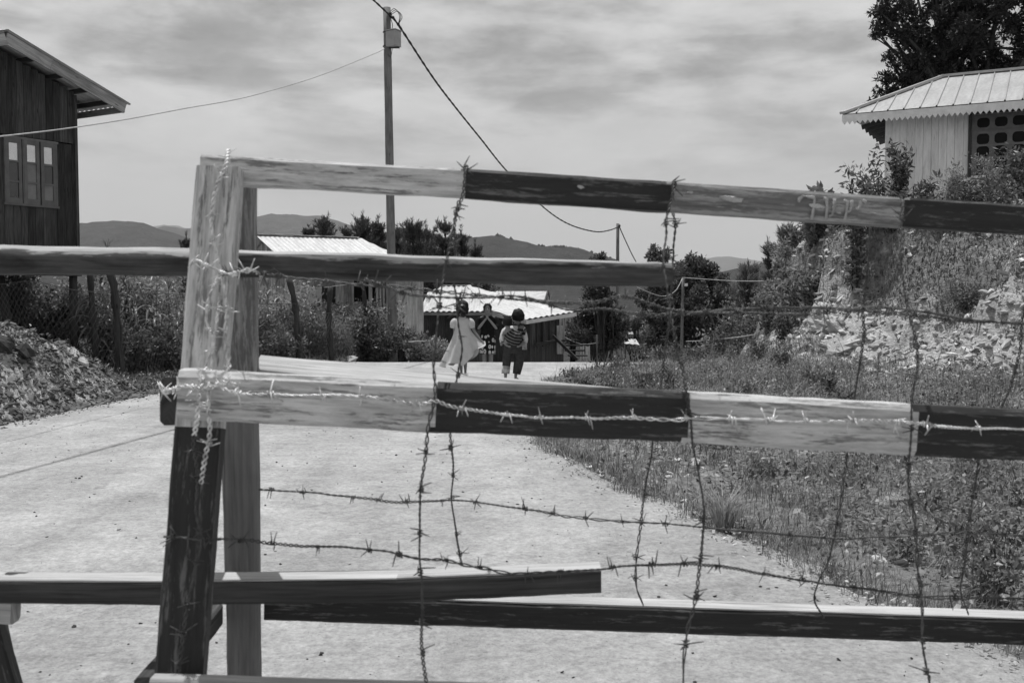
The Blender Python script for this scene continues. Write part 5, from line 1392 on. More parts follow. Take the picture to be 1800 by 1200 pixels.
# big dark tree behind the white house
cl = [(1580, 20, 45), (1640, 60, 60), (1600, 90, 40), (1560, 40, 26), (1700, 30, 75), (1760, 60, 80), (1690, 110, 55), (1640, 130, 40), (1600, 140, 26), (1575, 165, 20), (1545, 178, 12), (1740, 130, 60), (1810, 100, 80), (1660, 0, 60), (1740, -40, 90), (1820, -10, 90), (1890, 60, 90), (1900, -60, 100), (1640, -70, 60), (1700, -120, 80), (1800, -140, 90), (1960, 40, 90), (1560, 5, 20), (1620, 160, 22), (1700, 140, 30), (1540, 45, 10), (1560, 100, 14), (1600, 172, 26), (1570, 185, 18), (1640, 175, 30), (1700, 160, 34), (1530, 186, 9), (1620, 110, 34), (1590, 60, 26), (1545, 20, 16), (1562, 135, 20), (1588, 118, 26), (1545, 160, 14), (1575, 160, 20), (1610, 140, 24), (1532, 182, 10), (1556, 176, 14), (1545, 60, 16)]
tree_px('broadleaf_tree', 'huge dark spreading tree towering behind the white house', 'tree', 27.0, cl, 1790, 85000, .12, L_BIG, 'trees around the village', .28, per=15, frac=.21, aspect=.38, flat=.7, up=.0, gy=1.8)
# round trees right of the centre
tree_px('broadleaf_tree', 'round leafy tree left of the pines with the short pole in front', 'tree', 33.5, [(1162, 450, 22), (1150, 472, 18), (1222, 476, 34), (1200, 492, 36), (1255, 505, 36), (1165, 510, 34), (1185, 540, 44), (1140, 530, 22), (1275, 540, 26), (1235, 550, 40), (1150, 560, 24), (1265, 570, 34), (1200, 595, 38), (1150, 600, 22), (1248, 600, 30)], 1205, 36000, .12, L_DARK, 'trees around the village', .14, per=8, frac=.38)
tree_px('broadleaf_tree', 'dark dense tree between the tin roofed house and the thin pole', 'tree', 31.0, [(1052, 512, 20), (1070, 520, 18), (1035, 530, 16), (1030, 560, 28), (1060, 555, 34), (1085, 575, 28), (1020, 590, 26), (1050, 600, 30), (1085, 600, 24), (1010, 575, 16), (1055, 450, 8), (1045, 458, 8), (1062, 462, 8)], 1052, 22000, .11, L_DARK, 'trees around the village', .12, per=8, frac=.38)
tree_px('broadleaf_tree', 'dark bushy tree rising behind the tin roofed house', 'tree', 41.0, [(760, 505, 24), (800, 500, 26), (845, 505, 24), (865, 520, 18), (780, 530, 30), (830, 530, 30), (740, 520, 22)], 805, 9000, .16, L_DARK, 'trees around the village', .12)
tree_px('broadleaf_tree', 'pale leafy tree between the thin pole and the round tree', 'tree', 38.0, [(1120, 570, 22), (1140, 585, 22), (1110, 600, 20), (1135, 560, 16), (1100, 585, 14)], 1122, 8000, .12, L_PALE, 'trees around the village', .07)
tree_px('broadleaf_tree', 'soft grey tree low on the slope right of the round tree', 'tree', 36.0, [(1285, 520, 20), (1290, 545, 22), (1275, 570, 24), (1310, 570, 22), (1300, 600, 22), (1265, 540, 14)], 1290, 8000, .12, L_MID, 'trees around the village', .07)
# pines
for lab, D, px, py, w, mt in (('pine standing left of the pole behind the shack roof', 42, 640, 381, 30, L_PINE), ('thin pine right beside the tall pole behind the shack', 43, 667, 388, 16, L_PINE), ('low pine left of the others above the shack ridge', 43, 572, 390, 30, L_PINE), ('short pine between two taller ones above the shack ridge', 45, 610, 405, 18, L_PINE),
                              ('broad pine just right of the tall pole', 41, 727, 394, 36, L_PINE), ('pine with a bare crooked top behind the striped rail', 42, 785, 390, 26, L_PINE), ('small pine last on the right of the ridge group', 43, 813, 404, 18, L_PINE), ('low pine half hidden between the pole and its neighbours', 44, 700, 405, 20, L_PINE), ('low feathery pine filling the gap left of the tall pole', 46, 650, 408, 34, L_PINE), ('low feathery pine behind the broad pine', 46, 752, 402, 34, L_PINE), ('low spreading pine at the right end behind the roofs', 45, 838, 428, 20, L_PINE), ('low pine at the left end just above the shack ridge', 46, 545, 405, 18, L_PINE), ('tiny pine far left seen beside the front leg', 60, 330, 412, 16, L_PINE)):
    pine(lab, D, px, py, gz(P(px, 600, D).x, D) - .2, w * 1.5, mt, group='pines on the ridge behind the houses', start=.45, n_whorl=10, dens=.95, tuft=.22)
pine('tall open pine leaning over the left end of the cliff', 26, 1388, 408, gz(P(1388, 600, 26).x, 26) - .2, 36, L_PINE2, base_px=1396, group='pines by the cliff', start=.35, n_whorl=12, tuft=.24)
pine('slanting pine with few branches left of the cliff pine', 27, 1352, 432, gz(P(1365, 600, 27).x, 27) - .2, 22, L_PINE2, base_px=1385, group='pines by the cliff', start=.5, n_whorl=6, tuft=.2, dens=.8)
pine('pale rounded pine in the hollow below the cliff', 31, 1318, 472, gz(P(1320, 600, 31).x, 31) - .2, 52, L_PINE2, group='pines by the cliff', start=.3, n_whorl=10, dens=.9, tuft=.24)
pine('pale small pine right of the rounded one', 30, 1362, 492, gz(P(1362, 600, 30).x, 30) - .2, 36, L_PINE2, group='pines by the cliff', start=.25, n_whorl=9, tuft=.22)

# undergrowth of the hollow between road and cliff, each bush its own
def at_px(px, D): return P(px, 600, D).x
hb = [(1110, 29, .9, .7, 'tall bush under the thin pole', L_MID), (1150, 27, 1.5, .8, 'bush in front of the round tree trunk', L_DARK), (1210, 27, 1.4, .9, 'dark bush under the round tree', L_DARK), (1262, 26, 1.3, .8, 'pale bush where the grass meets the hollow', L_PALE),
      (1300, 25, 1.9, 1.0, 'dark bush under the pale pines', L_DARK), (1340, 24.5, 1.9, 1.0, 'bush leaning against the cliff foot', L_MID), (1290, 28, 2.6, 1.1, 'tall dark bush behind the low wire', L_DARK), (1345, 27.5, 3.0, 1.2, 'tall bush under the slanting pine', L_MID), (1240, 31, 2.2, 1.2, 'dark broad bush in the hollow', L_DARK), (1080, 31, 1.8, .9, 'dark bush left of the thin pole', L_DARK), (1230, 24.0, .8, .5, 'small bush by the road end', L_MID), (1180, 24.5, .9, .5, 'small leafy bush at the crest', L_MID)]
for px, D, h, w, lab, mt in hb: shrub(lab, at_px(px, D), D, h, w, 3800, .10, mt, 'bushes in the hollow', stems=12)

# left garden: corn and bushes behind the fence
def corn(h, seed):
    rs = np.random.default_rng(seed); t = thing('corn_plant', 'x', 'corn plant', (0, 0, 0)); mb = MB()
    tube(mb, [Vector((.01 * math.sin(i), 0, h * i / 10)) for i in range(11)], [.014 * (1 - .07 * i) for i in range(11)], 6); mb.build('stalk', L_CORN, t)
    V = []; Q = []; 
    for k in range(12):
        z = h * (.1 + .8 * k / 12); a = k * 2.6 + rs.random(); L = h * rs.uniform(.32, .48); d = Vector((math.cos(a), math.sin(a), 0)); s = Vector((-d.y, d.x, 0))
        for j in range(8):
            q = j / 7; p = Vector((0, 0, z)) + d * (L * q * (1 - .15 * q)) + Vector((0, 0, L * (.75 * q - 1.15 * q * q))); wd = .042 * (1 - q) ** .6 * (.5 + 2 * min(q, .25))
            i0 = len(V); V += [(p + s * wd)[:], (p + Vector((0, 0, -.012)))[:], (p - s * wd)[:]]
            if j: Q += [(i0 - 3, i0 - 2, i0 + 1, i0), (i0 - 2, i0 - 1, i0 + 2, i0 + 1)]
    np_mesh('leaves', np.array(V), np.array(Q), L_CORN, parent=t, rnd=rs.random(len(Q)), smooth=True)
    mb = MB()
    for k in range(7): a = k * .9; tube(mb, [Vector((0, 0, h)), Vector((math.cos(a) * .05, math.sin(a) * .05, h + .12)), Vector((math.cos(a) * .12, math.sin(a) * .12, h + .18))], [.004, .004, .002], 4)
    mb.build('tassel', L_CORN, t); return t
protos = [corn(1.5, 1), corn(1.25, 2), corn(1.7, 3)]
used = set(); ci = 0
for i in range(34):
    D = VR.uniform(15.8, 20.5); px = VR.uniform(150, 335) if i < 24 else VR.uniform(440, 500)
    if i >= 24: D = VR.uniform(19.3, 21.5)
    x = at_px(px, D); s = protos[i % 3]; loc = (x, D, gz(x, D) - .03); sc = VR.uniform(.8, 1.05)
    lab = 'tall leafy corn plant growing behind the wire fence left of the pale leg' if i < 24 else 'leafy corn plant growing behind the fence right of the pale leg'
    if i < 3: s.location = loc; s.rotation_euler = (0, 0, VR.random() * 6.28); s['label'] = lab; s['group'] = 'corn left of the pale leg'; s.scale = (sc,) * 3
    else:
        c = copy_tree(s, loc, VR.random() * 6.28, sc, lab); c['group'] = 'corn left of the pale leg' if i < 24 else 'corn right of the pale leg'
gb = [(60, 17.5, .9, .6, 'weedy bush under the stilt house beside the leaning stilt', L_MID), (100, 17.5, 1.0, .6, 'bush under the small trousers', L_MID), (140, 18, 1.2, .6, 'bush behind the corner stilt', L_PALE), (20, 16.8, 1.5, .5, 'dark bush behind the leaning stilt', L_DARK), (180, 16.4, 1.0, .5, 'leafy plant beside the leaning thick post', L_CORN),
      (250, 16.2, .8, .6, 'low weeds at the foot of the corn', L_MID), (300, 16.8, .9, .6, 'leafy weeds behind the fence near the front leg', L_MID), (270, 18.5, 1.5, .8, 'bush standing among the corn', L_PALE), (215, 17.5, 1.3, .7, 'bush behind the thick leaning post', L_MID),
      (460, 19.6, 1.3, .8, 'leafy bush just right of the barricade leg', L_PALE), (490, 18.9, .7, .5, 'low broad leaved plant right of the leg', L_CORN), (500, 20.8, 1.6, .9, 'tall bush left of the white shirt', L_PALE), (545, 20.6, 1.0, .8, 'bush below the white shirt', L_MID), (555, 22, 1.4, .7, 'bush right under the washing line', L_DARK), (600, 21.2, .9, .8, 'pale bush below the shack shelf', L_PALE), (595, 22.8, 1.2, .7, 'dark bush under the shelf', L_DARK),
      (645, 21.3, 1.25, .7, 'dark round bush in front of the shack', L_DARK), (672, 21.0, .8, .5, 'small dark bush at the road edge below the pole', L_DARK), (672, 22.2, 1.35, .55, 'pale topped bush against the shack boards', L_PALE), (700, 22.6, .9, .5, 'bush behind the plank bench', L_MID), (720, 23, .8, .5, 'weeds under the shack corner', L_MID), (755, 22.5, .8, .5, 'flowering weeds left of the girl', L_PALE), (780, 22.8, .8, .45, 'pale weeds in front of the low house wall', L_PALE), (738, 21.2, .5, .4, 'low weeds beside the bench', L_MID)]
for px, D, h, w, lab, mt in gb: shrub(lab, at_px(px, D), D, h, w, 3000, .085, mt, 'garden bushes on the left', stems=12)

# plants by the white house
def house_plant(label, px, D, top_py, w, n, size, mat, stems=7, aspect=.35):
    x = at_px(px, D); z = gz(x, D); h = P(px, top_py, D).z - z; shrub(label, x, D, h, w, int(n * 1.5), size * .9, mat, 'plants in front of the white house', stems=stems, z=z, aspect=aspect, leafy=.1)
house_plant('slender big leaved shrub at the left corner of the white house', 1500, 17.2, 258, .42, 700, .13, L_MID, 6)
house_plant('tall pointed shrub in front of the white boards', 1575, 17.6, 243, .38, 900, .13, L_DARK, 6)
house_plant('low shrub between the two tall pointed ones', 1535, 17.4, 300, .4, 700, .12, L_MID, 8)
house_plant('drooping big leaved shrub right of the pointed one', 1612, 17.0, 300, .35, 350, .14, L_MID, 5)
house_plant('pale flowering bush below the window corner', 1668, 16.8, 296, .38, 1500, .06, L_PALE, 10)
house_plant('pale leafy bush under the barred window', 1740, 16.6, 275, .42, 2300, .06, L_PALE, 12)
house_plant('broad leaved plant at the right edge by the window', 1790, 16.2, 262, .42, 900, .11, L_MID, 9)
house_plant('dark climbing plant at the far right of the window', 1840, 16.2, 240, .4, 1200, .1, L_DARK, 9)
# overgrowth of the cliff edge
for i, (px, D, h, w, lab, mt, sz) in enumerate([(1452, 20.0, .8, .5, 'leafy tangle hanging over the left end of the cliff', L_PALE, .12), (1435, 19.2, 1.0, .45, 'long leaved plant clinging to the cliff end', L_CORN, .2), (1480, 20.0, .7, .5, 'bush with tall flower stalks on the cliff edge', L_MID, .09), (1500, 19.2, .5, .5, 'creeping bush on the cliff top', L_DARK, .08), (1535, 19.6, .7, .5, 'bushy weeds on the bank top under the white house', L_MID, .08), (1410, 18.8, .9, .4, 'dark plant at the foot of the cliff end', L_DARK, .13), (1385, 18.2, .7, .4, 'leafy clump low at the cliff end', L_MID, .08),
                                              (1425, 18.4, .8, .4, 'broad leaved weed halfway up the cliff end', L_PALE, .13), (1560, 17.2, .3, .3, 'small tuft on the rock face', L_MID, .06), (1690, 14.5, .3, .4, 'weedy patch on the right slope', L_MID, .05), (1700, 16.0, .5, .5, 'dark bush under the bank edge', L_DARK, .07), (1640, 16.4, .4, .5, 'low bush under the bank edge near the wire', L_MID, .07), (1760, 15.8, .5, .6, 'wide low bush on the bank edge at the right', L_DARK, .07)]):
    shrub(lab, at_px(px, D), D, h, w, 1400 if sz < .11 else 700, sz, mt, 'weeds growing on the bank', stems=9)

for i in range(22):
    u = i / 21; D = 19.2 + 2.6 * VR.random(); pxx = float(interp(u, [(0, 1345), (.3, 1375), (.6, 1400), (1, 1450)])) + VR.uniform(-6, 10); lab = 'leafy weed clinging to the left silhouette of the cliff, ' + ['lowest', 'low down', 'halfway up', 'near its top'][min(int(u * 4), 3)] + ' of the row'
    shrub(lab, at_px(pxx, D), D, VR.uniform(.35, .8), VR.uniform(.25, .45), 700, VR.uniform(.07, .12), [L_MID, L_PALE, L_PALE][i % 3], 'weeds on the cliff silhouette', stems=7)

# ---------------- grass as one mass
def blades(n, X_, Y_, hmin, hmax, width, name, label, mat, lean=.5):
    Zg, _ = ground(X_, Y_); n = len(X_)
    a = VR.random(n) * 6.283; h = VR.uniform(hmin, hmax, n) * (1 + .6 * (VR.random(n) < .06)); ln = VR.random(n) * lean * h
    wd = width * VR.uniform(.6, 1.3, n) * np.clip(Y_ / 9, .5, 2.0)
    b = np.stack([X_, Y_, Zg - .01], 1); d = np.stack([np.cos(a), np.sin(a), np.zeros(n)], 1); s = np.stack([-np.sin(a + .6), np.cos(a + .6), np.zeros(n)], 1)
    up = np.array([0, 0, 1.0]); m = b + up * (h * .55)[:, None] + d * (ln * .3)[:, None]; t = b + up * (h * .95)[:, None] + d * ln[:, None]
    V = np.stack([b - s * wd[:, None] * .5, b + s * wd[:, None] * .5, m + s * wd[:, None] * .4, m - s * wd[:, None] * .4, t + s * wd[:, None] * .08, t - s * wd[:, None] * .08], 1).reshape(-1, 3)
    i = np.arange(n) * 6; Q = np.concatenate([np.stack([i, i + 1, i + 2, i + 3], 1), np.stack([i + 3, i + 2, i + 4, i + 5], 1)]); r = VR.random(n)
    o = np_mesh(name, V, Q, mat, rnd=np.concatenate([r, r])); return setp(o, label, kind='stuff')
def scatter(n, x0, x1, y0, y1, keep, tufts=0, tr=.12):
    if tufts:
        cx = VR.uniform(x0, x1, tufts); cy = VR.uniform(y0, y1, tufts); k = VR.integers(0, tufts, n); x = cx[k] + VR.normal(size=n) * tr; y = cy[k] + VR.normal(size=n) * tr
    else: x = VR.uniform(x0, x1, n); y = VR.uniform(y0, y1, n)
    m = keep(x, y); return x[m], y[m]
def k_verge(x, y): return (x > xr(y) + .02 + .25 * fbm(x * 3, y * 3) * 2) & (x < footx(y) + .5) & (x < y * .56 + .4)
g1 = scatter(60000, .1, 8.5, 3.3, 20.5, lambda x, y: k_verge(x, y) & (fbm(x * 1.1, y * 1.1, 3) + VR.uniform(-.08, .08, len(x)) > .0))
g2 = scatter(38000, .1, 8.5, 3.3, 20.5, k_verge, tufts=380, tr=.10)
g2l = scatter(2600, .1, 8.5, 3.3, 20, k_verge)
blades(0, g2l[0], g2l[1], .18, .42, .005, 'grass', 'long thin dry stalks standing out of the right verge', L_GRASS, .9)
g2b = scatter(9000, .1, 6.5, 17.5, 21.5, lambda x, y: (x > np.minimum(xr(y), 5)))
edge_y = VR.uniform(3.3, 19, 9000); edge_x = xr(edge_y) + np.abs(VR.normal(size=9000)) * .2 - .12 * (fbm(edge_y * 2.5, edge_y * 0 + 4) > .0)
blades(0, np.concatenate([g1[0], g2[0], g2b[0], edge_x]), np.concatenate([g1[1], g2[1], g2b[1], edge_y]), .04, .17, .007, 'grass', 'ragged grass along the right road edge', L_GRASS, 1.3)
g3 = scatter(60000, 5.0, 13, 11, 21.5, lambda x, y: ((x - footx(y)) / bankw(y) > .92) | ((fbm(x * .9 + 3, y * .9 + 8, 3) > .03) & (x > footx(y))) | (((x - footx(y)) / bankw(y) > .45) & (y < 16.2)))
blades(0, g3[0], g3[1], .03, .11, .008, 'grass', 'grass on the bank and in front of the white house', L_GRASS)
g4 = scatter(24000, -8.5, -1.6, 13.8, 24, lambda x, y: (x < xl(y) + .05) & (fbm(x * 1.3, y * 1.3, 3) > -.15))
blades(0, g4[0], g4[1], .03, .15, .009, 'grass', 'thin grass along the left road edge and garden', L_GRASS)
# leafy ground cover of the near verge and the hollow
def cover(n, x, y, hmax, size, name, label, mat, aspect=.5):
    z, _ = ground(x, y); m = len(x); c = np.stack([x, y, z + VR.random(m) ** 1.6 * hmax], 1); L = size * VR.uniform(.5, 1.4, m)
    V, Q = leaf_arrays(c, unit(m) * np.array([1, 1, .5]) + np.array([0, 0, .35]), L, L * aspect * VR.uniform(.7, 1.2, m), nrm=unit(m) * .6 + np.array([0, 0, 1.]))
    o = np_mesh(name, V, Q, mat, rnd=VR.random(m)); return setp(o, label, kind='stuff')
c1 = scatter(150000, .3, 8.0, 3.6, 18.5, lambda x, y: k_verge(x, y) & (x > xr(y) + .35) & (fbm(x * .8 + 7, y * .8 + 2, 3) + np.where((x > y * .3) & (y < 9), .22, -.02) + VR.uniform(-.1, .1, len(x)) > 0))
h_ = VR.random(len(c1[0])) < .62
cover(0, c1[0][h_], c1[1][h_], .16, .038, 'ground_cover', 'small leaved weeds covering the right verge', L_MID)
cover(0, c1[0][~h_], c1[1][~h_], .18, .032, 'ground_cover', 'paler weeds among the others on the right verge', L_PALE, .35)
c2 = scatter(38000, 5, 13, 10, 21.5, lambda x, y: (x > footx(y) + .1) & ((fbm(x * .9 + 3, y * .9 + 8, 3) + VR.uniform(-.12, .12, len(x)) > .02) | (((x - footx(y)) / bankw(y) > .48) & (y < 16.2))))
cover(0, c2[0], c2[1], .14, .06, 'ground_cover', 'creeping weeds patching the rocky bank', L_MID)
c3 = scatter(26000, -9, -5.3, 11.0, 19, lambda x, y: (fbm(x * 1.2, y * 1.2, 3) + ss(12.0, 15, y) * .3 - .06 > 0) & (x < xl(y) - .3))
cover(0, c3[0], c3[1], .12, .05, 'ground_cover', 'weeds creeping over the earth heap', L_MID)
c5 = scatter(52000, .1, 8.5, 3.4, 20.5, lambda x, y: k_verge(x, y) & (fbm(x * 1.7 + 20, y * 1.7 + 9, 4) + VR.uniform(-.06, .06, len(x)) > .06))
c7 = scatter(26000, .1, 8.5, 3.4, 20.5, lambda x, y: k_verge(x, y) & (fbm(x * 2.1 + 60, y * 2.1 + 19, 4) + VR.uniform(-.06, .06, len(x)) > .05))
cover(0, c7[0], c7[1], .15, .048, 'ground_cover', 'broad pale leaves among the verge weeds', L_PALE, .6)
cover(0, c5[0], c5[1], .14, .045, 'ground_cover', 'dark creeping weeds in patches over the right verge', L_DARK)

# taller individual weeds on the near verge
wd_ = [(1275, 5.9, .34, .14, 'pale upright grass clump at the road edge'), (1690, 5.2, .5, .25, 'leafy weed right of the upright wire'), (1770, 4.9, .55, .28, 'tall leafy weed at the right edge of the verge'), (1640, 6.0, .45, .25, 'leafy weed behind the upright wire'), (1500, 7.0, .35, .25, 'low leafy weed in the middle of the verge'), (1730, 6.6, .5, .25, 'leafy weed beneath the striped rail at the right'), (1800, 6.0, .6, .3, 'leafy weed at the far right below the dark rail'), (1600, 5.0, .3, .15, 'small weed between the rails at the right'), (1340, 7.4, .3, .2, 'small leafy weed below the pale rail section'), (1750, 4.45, .4, .2, 'weed just above the lowest rail at the right')]
for px, D, h, w, lab in wd_:
    if 'grass' in lab:
        t = thing('grass_clump', lab, 'grass clump', (at_px(px, D), D, gz(at_px(px, D), D)), 'weeds on the near verge')
        n = 150; a = VR.random(n) * 6.28; mb = MB()
        for k in range(n):
            d = Vector((math.cos(a[k]), math.sin(a[k]), 0)); hh = h * VR.uniform(.5, 1); b = ORG[t] + d * VR.random() * .05; r = VR.uniform(.2, .75) * h
            s = Vector((-d.y, d.x, 0)) * .003; p = [b, b + Vector((0, 0, hh * .6)) + d * r * .35, b + Vector((0, 0, hh * .85)) + d * r]
            mb.add([p[0] - s, p[0] + s, p[1] + s, p[1] - s, p[2]], [(0, 1, 2, 3), (3, 2, 4)], rnd=VR.uniform(.4, 1))
        mb.build('blades', L_GRASS, t)
    else: shrub(lab, at_px(px, D), D, h * .5, w * 1.1, 330, .036, [L_MID, L_PALE][int(px) % 20 == 0], 'weeds on the near verge', stems=9, aspect=.5, up=.9)

for i in range(34):
    D = float(VR.uniform(8.5, 19)); x_ = float(xr(D)) + VR.uniform(.5, 3.8)
    if x_ > footx(D) + .6 or x_ > D * .53: continue
    pxx = px_of(Vector((x_, D, 0)))[0]; big = i % 4 == 0
    shrub(['dark clump of weeds', 'mixed tuft of weeds', 'pale tuft of weeds'][i % 3] + ' on the far verge, ' + ('near the road bend' if pxx < 1180 else 'below the cliff end' if pxx < 1400 else 'below the rocks' if pxx < 1620 else 'at the right end') + (' close behind the rail' if D < 12 else ' halfway to the crest' if D < 15.5 else ' close to the crest'), x_, D, VR.uniform(.16, .4), VR.uniform(.15, .4), 420, .05, [L_DARK, L_MID, L_PALE][i % 3], 'weed tufts on the far verge', stems=7, up=.9)
# ---------------- stones
def stones(n, x, y, smin, smax, name, label, mat, power=3.0):
    ico = bmesh.new(); bmesh.ops.create_icosphere(ico, subdivisions=1, radius=1); B = np.array([v.co[:] for v in ico.verts]); Fq = np.array([[v.index for v in f.verts] for f in ico.faces]); ico.free()
    m = len(x); z, _ = ground(x, y); z = np.where((x > xl(y) - .1) & (x < xr(y) + .05) & (y < 20), np.maximum(z, .012), z); sz = smin + (smax - smin) * VR.random(m) ** power
    sc = np.stack([VR.uniform(.7, 1.4, m), VR.uniform(.6, 1.2, m), VR.uniform(.3, .7, m)], 1) * sz[:, None]
    a = VR.random(m) * 6.28; ca, sa = np.cos(a), np.sin(a); tl = VR.normal(size=(m, 2)) * .3
    J = 1 + VR.normal(size=(m, len(B))) * .26
    Pv = B[None] * J[:, :, None] * sc[:, None, :]
    X2 = Pv[..., 0] * ca[:, None] - Pv[..., 1] * sa[:, None]; Y2 = Pv[..., 0] * sa[:, None] + Pv[..., 1] * ca[:, None]; Z2 = Pv[..., 2] + X2 * tl[:, :1] + Y2 * tl[:, 1:]
    V = np.stack([X2 + x[:, None], Y2 + y[:, None], Z2 + (z + sz * .12)[:, None]], -1).reshape(-1, 3)
    Q = (Fq[None] + (np.arange(m) * len(B))[:, None, None]).reshape(-1, 3)
    r = np.repeat(VR.random(m), len(Fq)); o = np_mesh(name, V, Q, mat, rnd=r); return setp(o, label, kind='stuff')
s1 = scatter(20000, -8, -4.9, 9.5, 16, lambda x, y: (x < xl(y) + .12))
stones(0, s1[0], s1[1], .006, .055, 'rubble', 'broken stones on the left earth heap', M_HEAP, 3.5)
s2 = scatter(22000, 4.3, 12, 10.5, 20.5, lambda x, y: (x > footx(y) - .2) & ((x - footx(y)) / bankw(y) < 1.05) & (fbm(x * .9 + 3, y * .9 + 8, 3) < .08))
stones(0, s2[0], s2[1], .008, .085, 'rubble', 'pale broken rock on the right bank', M_RUBBLE, 4.0)
s3 = scatter(9000, .0, 8, 3.4, 20, lambda x, y: k_verge(x, y) & (fbm(x * .9 + 40, y * .9 + 3, 3) > .0))
stones(0, s3[0], s3[1], .006, .05, 'gravel', 'small stones along the right verge', M_RUBBLE, 3)
s4 = scatter(1700, -5.2, 2.6, 3.2, 15, lambda x, y: (x > xl(y)) & (x < xr(y)))
stones(0, s4[0], s4[1], .0025, .011, 'gravel', 'dark grit lying on the road', M_DSTONE, 2.8)
ey = VR.uniform(3.4, 18, 5200); s5 = (xr(ey) + .02 + VR.normal(size=5200) * .13 + .2 * fbm(ey * .9, ey * 0 + 8.5), ey)
stones(0, s5[0], s5[1], .003, .014, 'gravel', 'loose pale gravel spilling over the right road edge', M_RUBBLE, 2.8)
ey = VR.uniform(9.5, 20, 3000); s6 = (xl(ey) + VR.normal(size=3000) * .16, ey)
stones(0, s6[0], s6[1], .004, .028, 'gravel', 'loose gravel along the left road edge', M_HEAP, 2.8)
def rock(label, px, py, D, sx, sy, sz, mat, seed, z=None):
    p = P(px, py, D); g = gz(p.x, D); mb = MB(); rs = np.random.default_rng(seed)
    def wp(v): n = 1 + .35 * float(fbm(v.x / sx * 1.3 + seed, v.y / sy * 1.3 + v.z * 9, 3)) * 2; n *= 1 + .25 * math.sin(v.x * 37 + v.z * 51 + seed) ; return Vector((v.x * n, v.y * n, v.z * n * (1 + .3 * math.sin(v.x * 20))))
    ellipsoid(mb, Vector((p.x, D, g + sz * .45)), (sx, sy, sz), 8, 6, warp=wp, rot=Matrix.Rotation(rs.random() * 1.0 - .5, 3, 'Y')); 
    for s_ in range(len(mb.sm)): mb.sm[s_] = False
    o = mb.build('rock', mat, loc=(p.x, D, g)); return setp(o, label, 'rock', 'larger rocks lying about')
rock('flat pale rock lying in the grass beyond the middle rail', 1263, 658, 16.9, .26, .14, .06, M_STONE, 1)
rock('white rock propped at the right foot of the slope', 1700, 680, 13.2, .14, .08, .07, M_STONE, 2)
rock('white crumpled rock at the left road edge below the shack', 614, 633, 20.4, .17, .12, .10, M_STONE, 3)
rock('big dark rock half buried at the bottom of the heap', 40, 706, 11.9, .14, .11, .09, M_DSTONE, 4)
rock('dark rock at the left end of the heap', 5, 620, 11.6, .14, .12, .10, M_DSTONE, 5)
rock('grey block at the right toe of the heap', 145, 700, 13.3, .10, .08, .06, M_RUBBLE, 6)
rock('grey block beside the dark buried rock', 10, 665, 11.7, .1, .09, .07, M_DSTONE, 7)
rock('angular pale boulder in the middle of the rock face', 1465, 565, 16.6, .2, .16, .14, M_STONE, 9)
rock('pale boulder left under the cliff', 1440, 600, 17.2, .22, .16, .13, M_STONE, 10)
rock('broad pale slab low in the rock face', 1500, 625, 15.8, .4, .25, .12, M_STONE, 11)

# ================================================================== PEOPLE
def skin_body(name, chains, mat, parent_loc, parent=None, sub=2, rotz=0):
    """chains: list of lists of (x,y,z,r); first point of the first chain is the root; chain starts that equal an existing point join it"""
    vs = []; es = []; rr = []; key = {}
    for ch in chains:
        prev = None
        for (x, y, z, r) in ch:
            k = (round(x, 4), round(y, 4), round(z, 4))
            if k in key: i = key[k]
            else: i = len(vs); key[k] = i; vs.append((x, y, z)); rr.append(r)
            if prev is not None and prev != i: es.append((prev, i))
            prev = i
    me = bpy.data.meshes.new(name); me.from_pydata(vs, es, []); me.update()
    o = bpy.data.objects.new(name, me); COL.objects.link(o)
    m = o.modifiers.new('skin', 'SKIN'); m.use_smooth_shade = True; m.branch_smoothing = .3
    sv = me.skin_vertices[0].data
    for i, r in enumerate(rr):
        sv[i].radius = (r, r) if not isinstance(r, tuple) else r; sv[i].use_root = (i == 0)
    s_ = o.modifiers.new('sub', 'SUBSURF'); s_.levels = sub; s_.render_levels = sub
    dg = bpy.context.evaluated_depsgraph_get(); dg.update()
    m2 = bpy.data.meshes.new_from_object(o.evaluated_get(dg)); bpy.data.objects.remove(o)
    o = bpy.data.objects.new(name, m2); COL.objects.link(o); m2.materials.clear(); m2.materials.append(mat)
    m2.polygons.foreach_set('use_smooth', [True] * len(m2.polygons))
    o.location = parent_loc; ORG[o] = Vector(parent_loc); return o
def fingers(w, p, spread, L=.05, r=.006, thumb=None, curl=(0, 0, -1)):
    """w wrist, p palm end (Vectors); five chains"""
    d = (p - w).normalized(); s = Vector(spread).normalized(); cu = Vector(curl); out = []
    for k, f in enumerate((-1.2, -.4, .4, 1.2)):
        l = L * (.82, 1.0, .95, .75)[k]; a = p + s * f * r * 1.7
        b = a + (d * .8 + s * f * .08) * l * .5; c = b + (d * .55 + cu * .55) * l * .5
        out.append([(p.x, p.y, p.z, r * 2.2), (a.x, a.y, a.z, r * 1.05), (b.x, b.y, b.z, r * .95), (c.x, c.y, c.z, r * .75)])
    m = w.lerp(p, .45); t1 = m - s * r * 3.0 + d * L * .25; t2 = t1 - s * r * .6 + d * L * .35 + cu * L * .1
    out.append([(m.x, m.y, m.z, r * 2.3), (t1.x, t1.y, t1.z, r * 1.1), (t2.x, t2.y, t2.z, r * .85)]); return out
